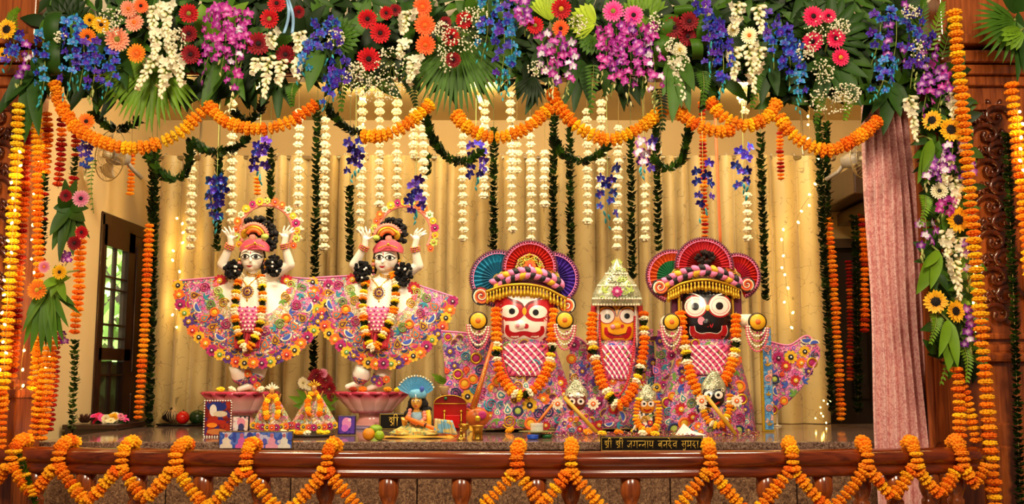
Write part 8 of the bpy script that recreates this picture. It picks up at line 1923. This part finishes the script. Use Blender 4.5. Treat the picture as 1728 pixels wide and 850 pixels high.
for i, (u, v, cl, z, lb) in enumerate(((372, 656, 'lemon', ZL1, 'yellow flower lying on the first pedestal rim'), (392, 657, 'cream', ZL1, 'white flower on the first pedestal beside the foot'), (440, 656, 'cream', ZL1, 'white flower on the first pedestal behind the figurine'), (596, 658, 'red', ZL2, 'dark red flower on the second pedestal under the toes'), (612, 656, 'deep', ZL2, 'reddish flower on the second pedestal beside the toes'), (654, 654, 'orange', ZL2, 'orange flower on the second pedestal'), (672, 656, 'lemon', ZL2, 'yellow flower at the rim of the second pedestal'))):
    p = P(u, v, 6.02); p.z = z + .016; t = thing('loose_flower', lb, 'flower', p, 'flower heads on the lotus pedestals'); nm, me = piece(cl); put('petals', me, t, scale=7.5 * K(v, 6.0), rot=(rr(-.4, .4), rr(-.4, .4), rr(0, 6)))

# ================================================================ left shelf with flower offerings
sb = P(168, 712, 6.25); zt = sb.z
sl = thing('side_table', 'dark wooden side table against the plaster beside the altar', 'table', (sb.x, 6.2, 0)); x0, x1 = -2.70, P(224, 712, 6.2).x
wput('table_top', G().box(((x0 + x1) / 2, 6.2, zt - .015), (x1 - x0, .5, .03), bev=.004), WOOD_D, sl); wput('apron', G().box(((x0 + x1) / 2, 5.99, zt - .08), (x1 - x0 - .03, .02, .10)), WOOD_D, sl)
for x in (x0 + .03, x1 - .03):
    for y in (5.99, 6.41): wput('leg', G().box((x, y, (zt - .03) / 2), (.04, .04, zt - .03)), WOOD_D, sl)
def flower_heap(label, u, v, n, cols, r, w, name='flower_heap'):
    p = P(u, v, 6.12); p.z = zt; k = K(v, 6.12); t = thing(name, label, 'flowers', p, 'flower offerings on the side table')
    for i in range(n): put('bloom', gerbera_meshes(cols[i % len(cols)], i % 3), t, loc=V((rr(-w, w) * k, rr(-.05, .04), (3 + rr(0, 11)) * k)), rot=face_rot(rr(-.8, .8), rr(-1.2, -.2), rr(0, 6)), scale=r * k * rr(.8, 1.1))
    for i in range(5): g = G(); a = rr(0, 6.28); leafblade(g, V((0, 0, .006)), V((math.cos(a) * w * 1.3 * k, -.03, .01)), 3.5 * k, n=4); put('leaf', g.mesh('leaf', mleaf('deep')), t)
flower_heap('heap of yellow and cream blossoms on the side table', 186, 711, 8, ('yellow', 'cream'), 9, 12)
flower_heap('magenta blossoms lying in the middle of the side table', 170, 711, 6, ('pink', 'hotpink'), 7, 8)
flower_heap('magenta and violet blossoms at the altar end of the side table', 212, 712, 5, ('pink', 'rose'), 6, 7)
p = P(143, 711, 6.1); p.z = zt; k = K(700, 6.1); lb_ = thing('lotus_bud', 'dark wilted lotus bud on the side table', 'flower', p)
for i in range(14):
    a = 2 * PI * i / 14 + .3 * (i % 2); g = G(); leafblade(g, V((0, 0, .004)), V((13 * k * math.cos(a) * (1 - .3 * (i % 2)), 10 * k * math.sin(a), 15 * k * (.7 + .4 * (i % 2)))), 5 * k, fold=.3, n=5, nrm=V((math.cos(a), math.sin(a), .2))); put('petal', g.mesh('petal', mat('wilted_petal', '#5a3826', .7, rnd=.2)), lb_)

# ================================================================ wall fans
def wall_fan(label, u, v, r, Y, yaw):
    c = P(u, v, Y); k = K(v, Y); t = thing('wall_fan', label, 'fan', c, 'wall fans'); T = Matrix.Translation(c) @ Matrix.Rotation(yaw, 4, 'Z'); W = mat('fan_wire', '#a89468', .4, .5, rnd=0)
    g = G(); R = r * k
    for q in (1.0, .72, .42): g.tube([T @ V((R * q * math.cos(a), -.05 * (1 - q * q), R * q * math.sin(a))) for a in [2 * PI * i / 36 for i in range(36)]], .0035 if q == 1 else .0016, 5, 0, True)
    for i in range(26): a = 2 * PI * i / 26; g.tube([T @ V((R * .12 * math.cos(a), -.06, R * .12 * math.sin(a))), T @ V((R * .6 * math.cos(a), -.04, R * .6 * math.sin(a))), T @ V((R * math.cos(a), 0, R * math.sin(a)))], .0012, 4)
    wput('wire_guard', g, W, t)
    for i in range(3):
        b = G(); a = i * 2 * PI / 3; b.sheet(lambda s, q_: T @ V((R * (.15 + .72 * q_) * math.cos(a + (s - .5) * .95 * (.4 + q_)), .01 + .02 * s, R * (.15 + .72 * q_) * math.sin(a + (s - .5) * .95 * (.4 + q_)))), 5, 6, t=.002); wput('fan_blade', b, mat('fan_blade_plastic', '#b8a888', .4, rnd=0), t)
    wput('hub', G().lathe([(R * .16, 0), (R * .15, .04), (.001, .05)], 16, T=T @ Matrix.Rotation(PI / 2, 4, 'X')), mat('fan_hub', '#c8b890', .4, rnd=0), t)
    wput('motor', G().lathe([(.05, 0), (.055, .05), (.04, .12), (.01, .13)], 16, T=T @ Matrix.Rotation(-PI / 2, 4, 'X')).tube([T @ V((0, .1, 0)), T @ V((0, .16, -.06)), T @ V((-.02, .24, -.10))], .014, 8), mat('fan_motor', '#8a8070', .4, rnd=0), t)
wall_fan('wall fan on the plaster above the glazed door', 186, 262, 44, 5.9, -.6)
wall_fan('wall fan half hidden behind the pink curtain', 1452, 268, 32, 6.1, .7)
# ================================================================ warm fairy-light strings (they glow)
BULB = mat('warm_bulb', '#ffd060', .4, rnd=0, var=0, emit=28)
bulb_me = G().lathe([(.2, -1.2), (.5, -1.0), (.8, -.3), (.7, .4), (.3, .9), (.02, 1.1)], 8).mesh('bulb', BULB)
WIRE = mat('clear_wire', '#8a7038', .5, rnd=0)
def fairy(label, pts, Y, n, size=2.2, lightn=0, e=1.2):
    path = bez([P(u, v, Y + (d[0] if d else 0)) for u, v, *d in pts], 40); b = path[0]; t = thing('fairy_light_string', label, 'fairy lights', b, 'warm fairy-light strings')
    put('wire', G().tube(path, .0015, 4).mesh('wire', WIRE, b), t); L = sum((x - y).length for x, y in zip(path, path[1:])); k = K(pts[0][1], Y)
    sp = along(path, L / n, L / n * .4)
    for i, (p, d) in enumerate(sp): put('bulb', bulb_me, t, loc=p - b + V((rr(-7, 7) * k, -.01, rr(-5, 5) * k)), rot=(rr(-1, 1), rr(-1, 1), 0), scale=size * k)
    for i in range(lightn): p = sp[int((i + .5) / lightn * len(sp)) % len(sp)][0]; lamp('fairy_light_glow', 'POINT', p + V((0, -.05, 0)), e, (1, .66, .22), .03)
fairy('fairy lights wound down the lemon yellow marigold strand', [(32, 250), (24, 360), (14, 480), (10, 560), (6, 640)], 4.42, 16, 2.6, 4, .9)
fairy('fairy lights trailing over the plaster beside the pillar base', [(66, 240), (64, 330), (58, 480), (44, 560), (34, 640), (40, 660)], 4.70, 16, 2.4, 3, 1.0)
fairy('fairy lights hanging by the strap leaves to the rail', [(86, 600), (78, 660), (76, 720)], 4.68, 8, 2.2, 1, .7)
fairy('fairy lights in the curtain fold behind the first dancer', [(300, 360), (306, 400), (296, 440), (304, 500), (292, 560)], 6.67, 13, 2.4, 2, .8)
fairy('fairy lights hanging behind the cream strings over the dancers', [(610, 130), (612, 190), (606, 226)], 6.55, 8, 2.6, 2, 1.2)
fairy('fairy lights hanging under the big dark palm leaf', [(808, 140), (810, 180), (818, 220)], 6.55, 7, 2.6, 2, 1.0)
fairy('fairy lights near the crossing swags', [(1250, 140), (1252, 172), (1256, 184)], 6.55, 4, 2.6, 1, 1.0)
fairy('fairy lights along the far edge of the backdrop', [(1368, 150), (1366, 220), (1384, 276), (1372, 320), (1352, 352), (1340, 380), (1322, 400), (1326, 470), (1336, 560)], 6.56, 22, 2.4, 4, .8)
fairy('fairy lights gathered low at the far end of the backdrop', [(1400, 670), (1384, 690), (1376, 700), (1392, 712)], 6.5, 8, 1.6, 0)
fairy('fairy lights down the inner edge of the carved pillar', [(1630, 300), (1636, 350), (1640, 420), (1646, 490), (1652, 560), (1652, 596)], 4.58, 13, 2.6, 3, .7)
fairy('fairy lights over the outer edge of the carved pillar', [(1716, 180), (1722, 240), (1728, 300)], 4.42, 6, 3.0, 2, .8)

# hanging globe lamps near the alcove ceiling
GLOBE = mat('lit_globe', '#ffc860', .3, rnd=0, var=0, emit=14)
for u, v, lb in ((612, 166, 'lit globe lamp hanging over the dancing statues'), (810, 168, 'lit globe lamp hanging behind the big dark palm leaf'), (1252, 170, 'lit globe lamp hanging behind the crossing swags'), (438, 150, 'lit globe lamp hanging behind the second marigold swag')):
    c = P(u, v, 6.5); t = thing('globe_lamp', lb, 'lamp', c, 'globe lamps in the alcove')
    wput('globe', G().ell(c, .022, 14, 10), GLOBE, t); wput('lamp_cord', G().tube([c + V((0, 0, .02)), V((c.x, c.y, ZC))], .003, 5), BLACKM, t); wput('lamp_cap', G().lathe([(.016, 0), (.012, .025), (.004, .03)], 12, c=c + V((0, 0, .016))), BRASS, t)
    lamp('globe_lamp_light', 'POINT', c + V((0, -.04, .02)), 7, (1, .74, .36), .03)
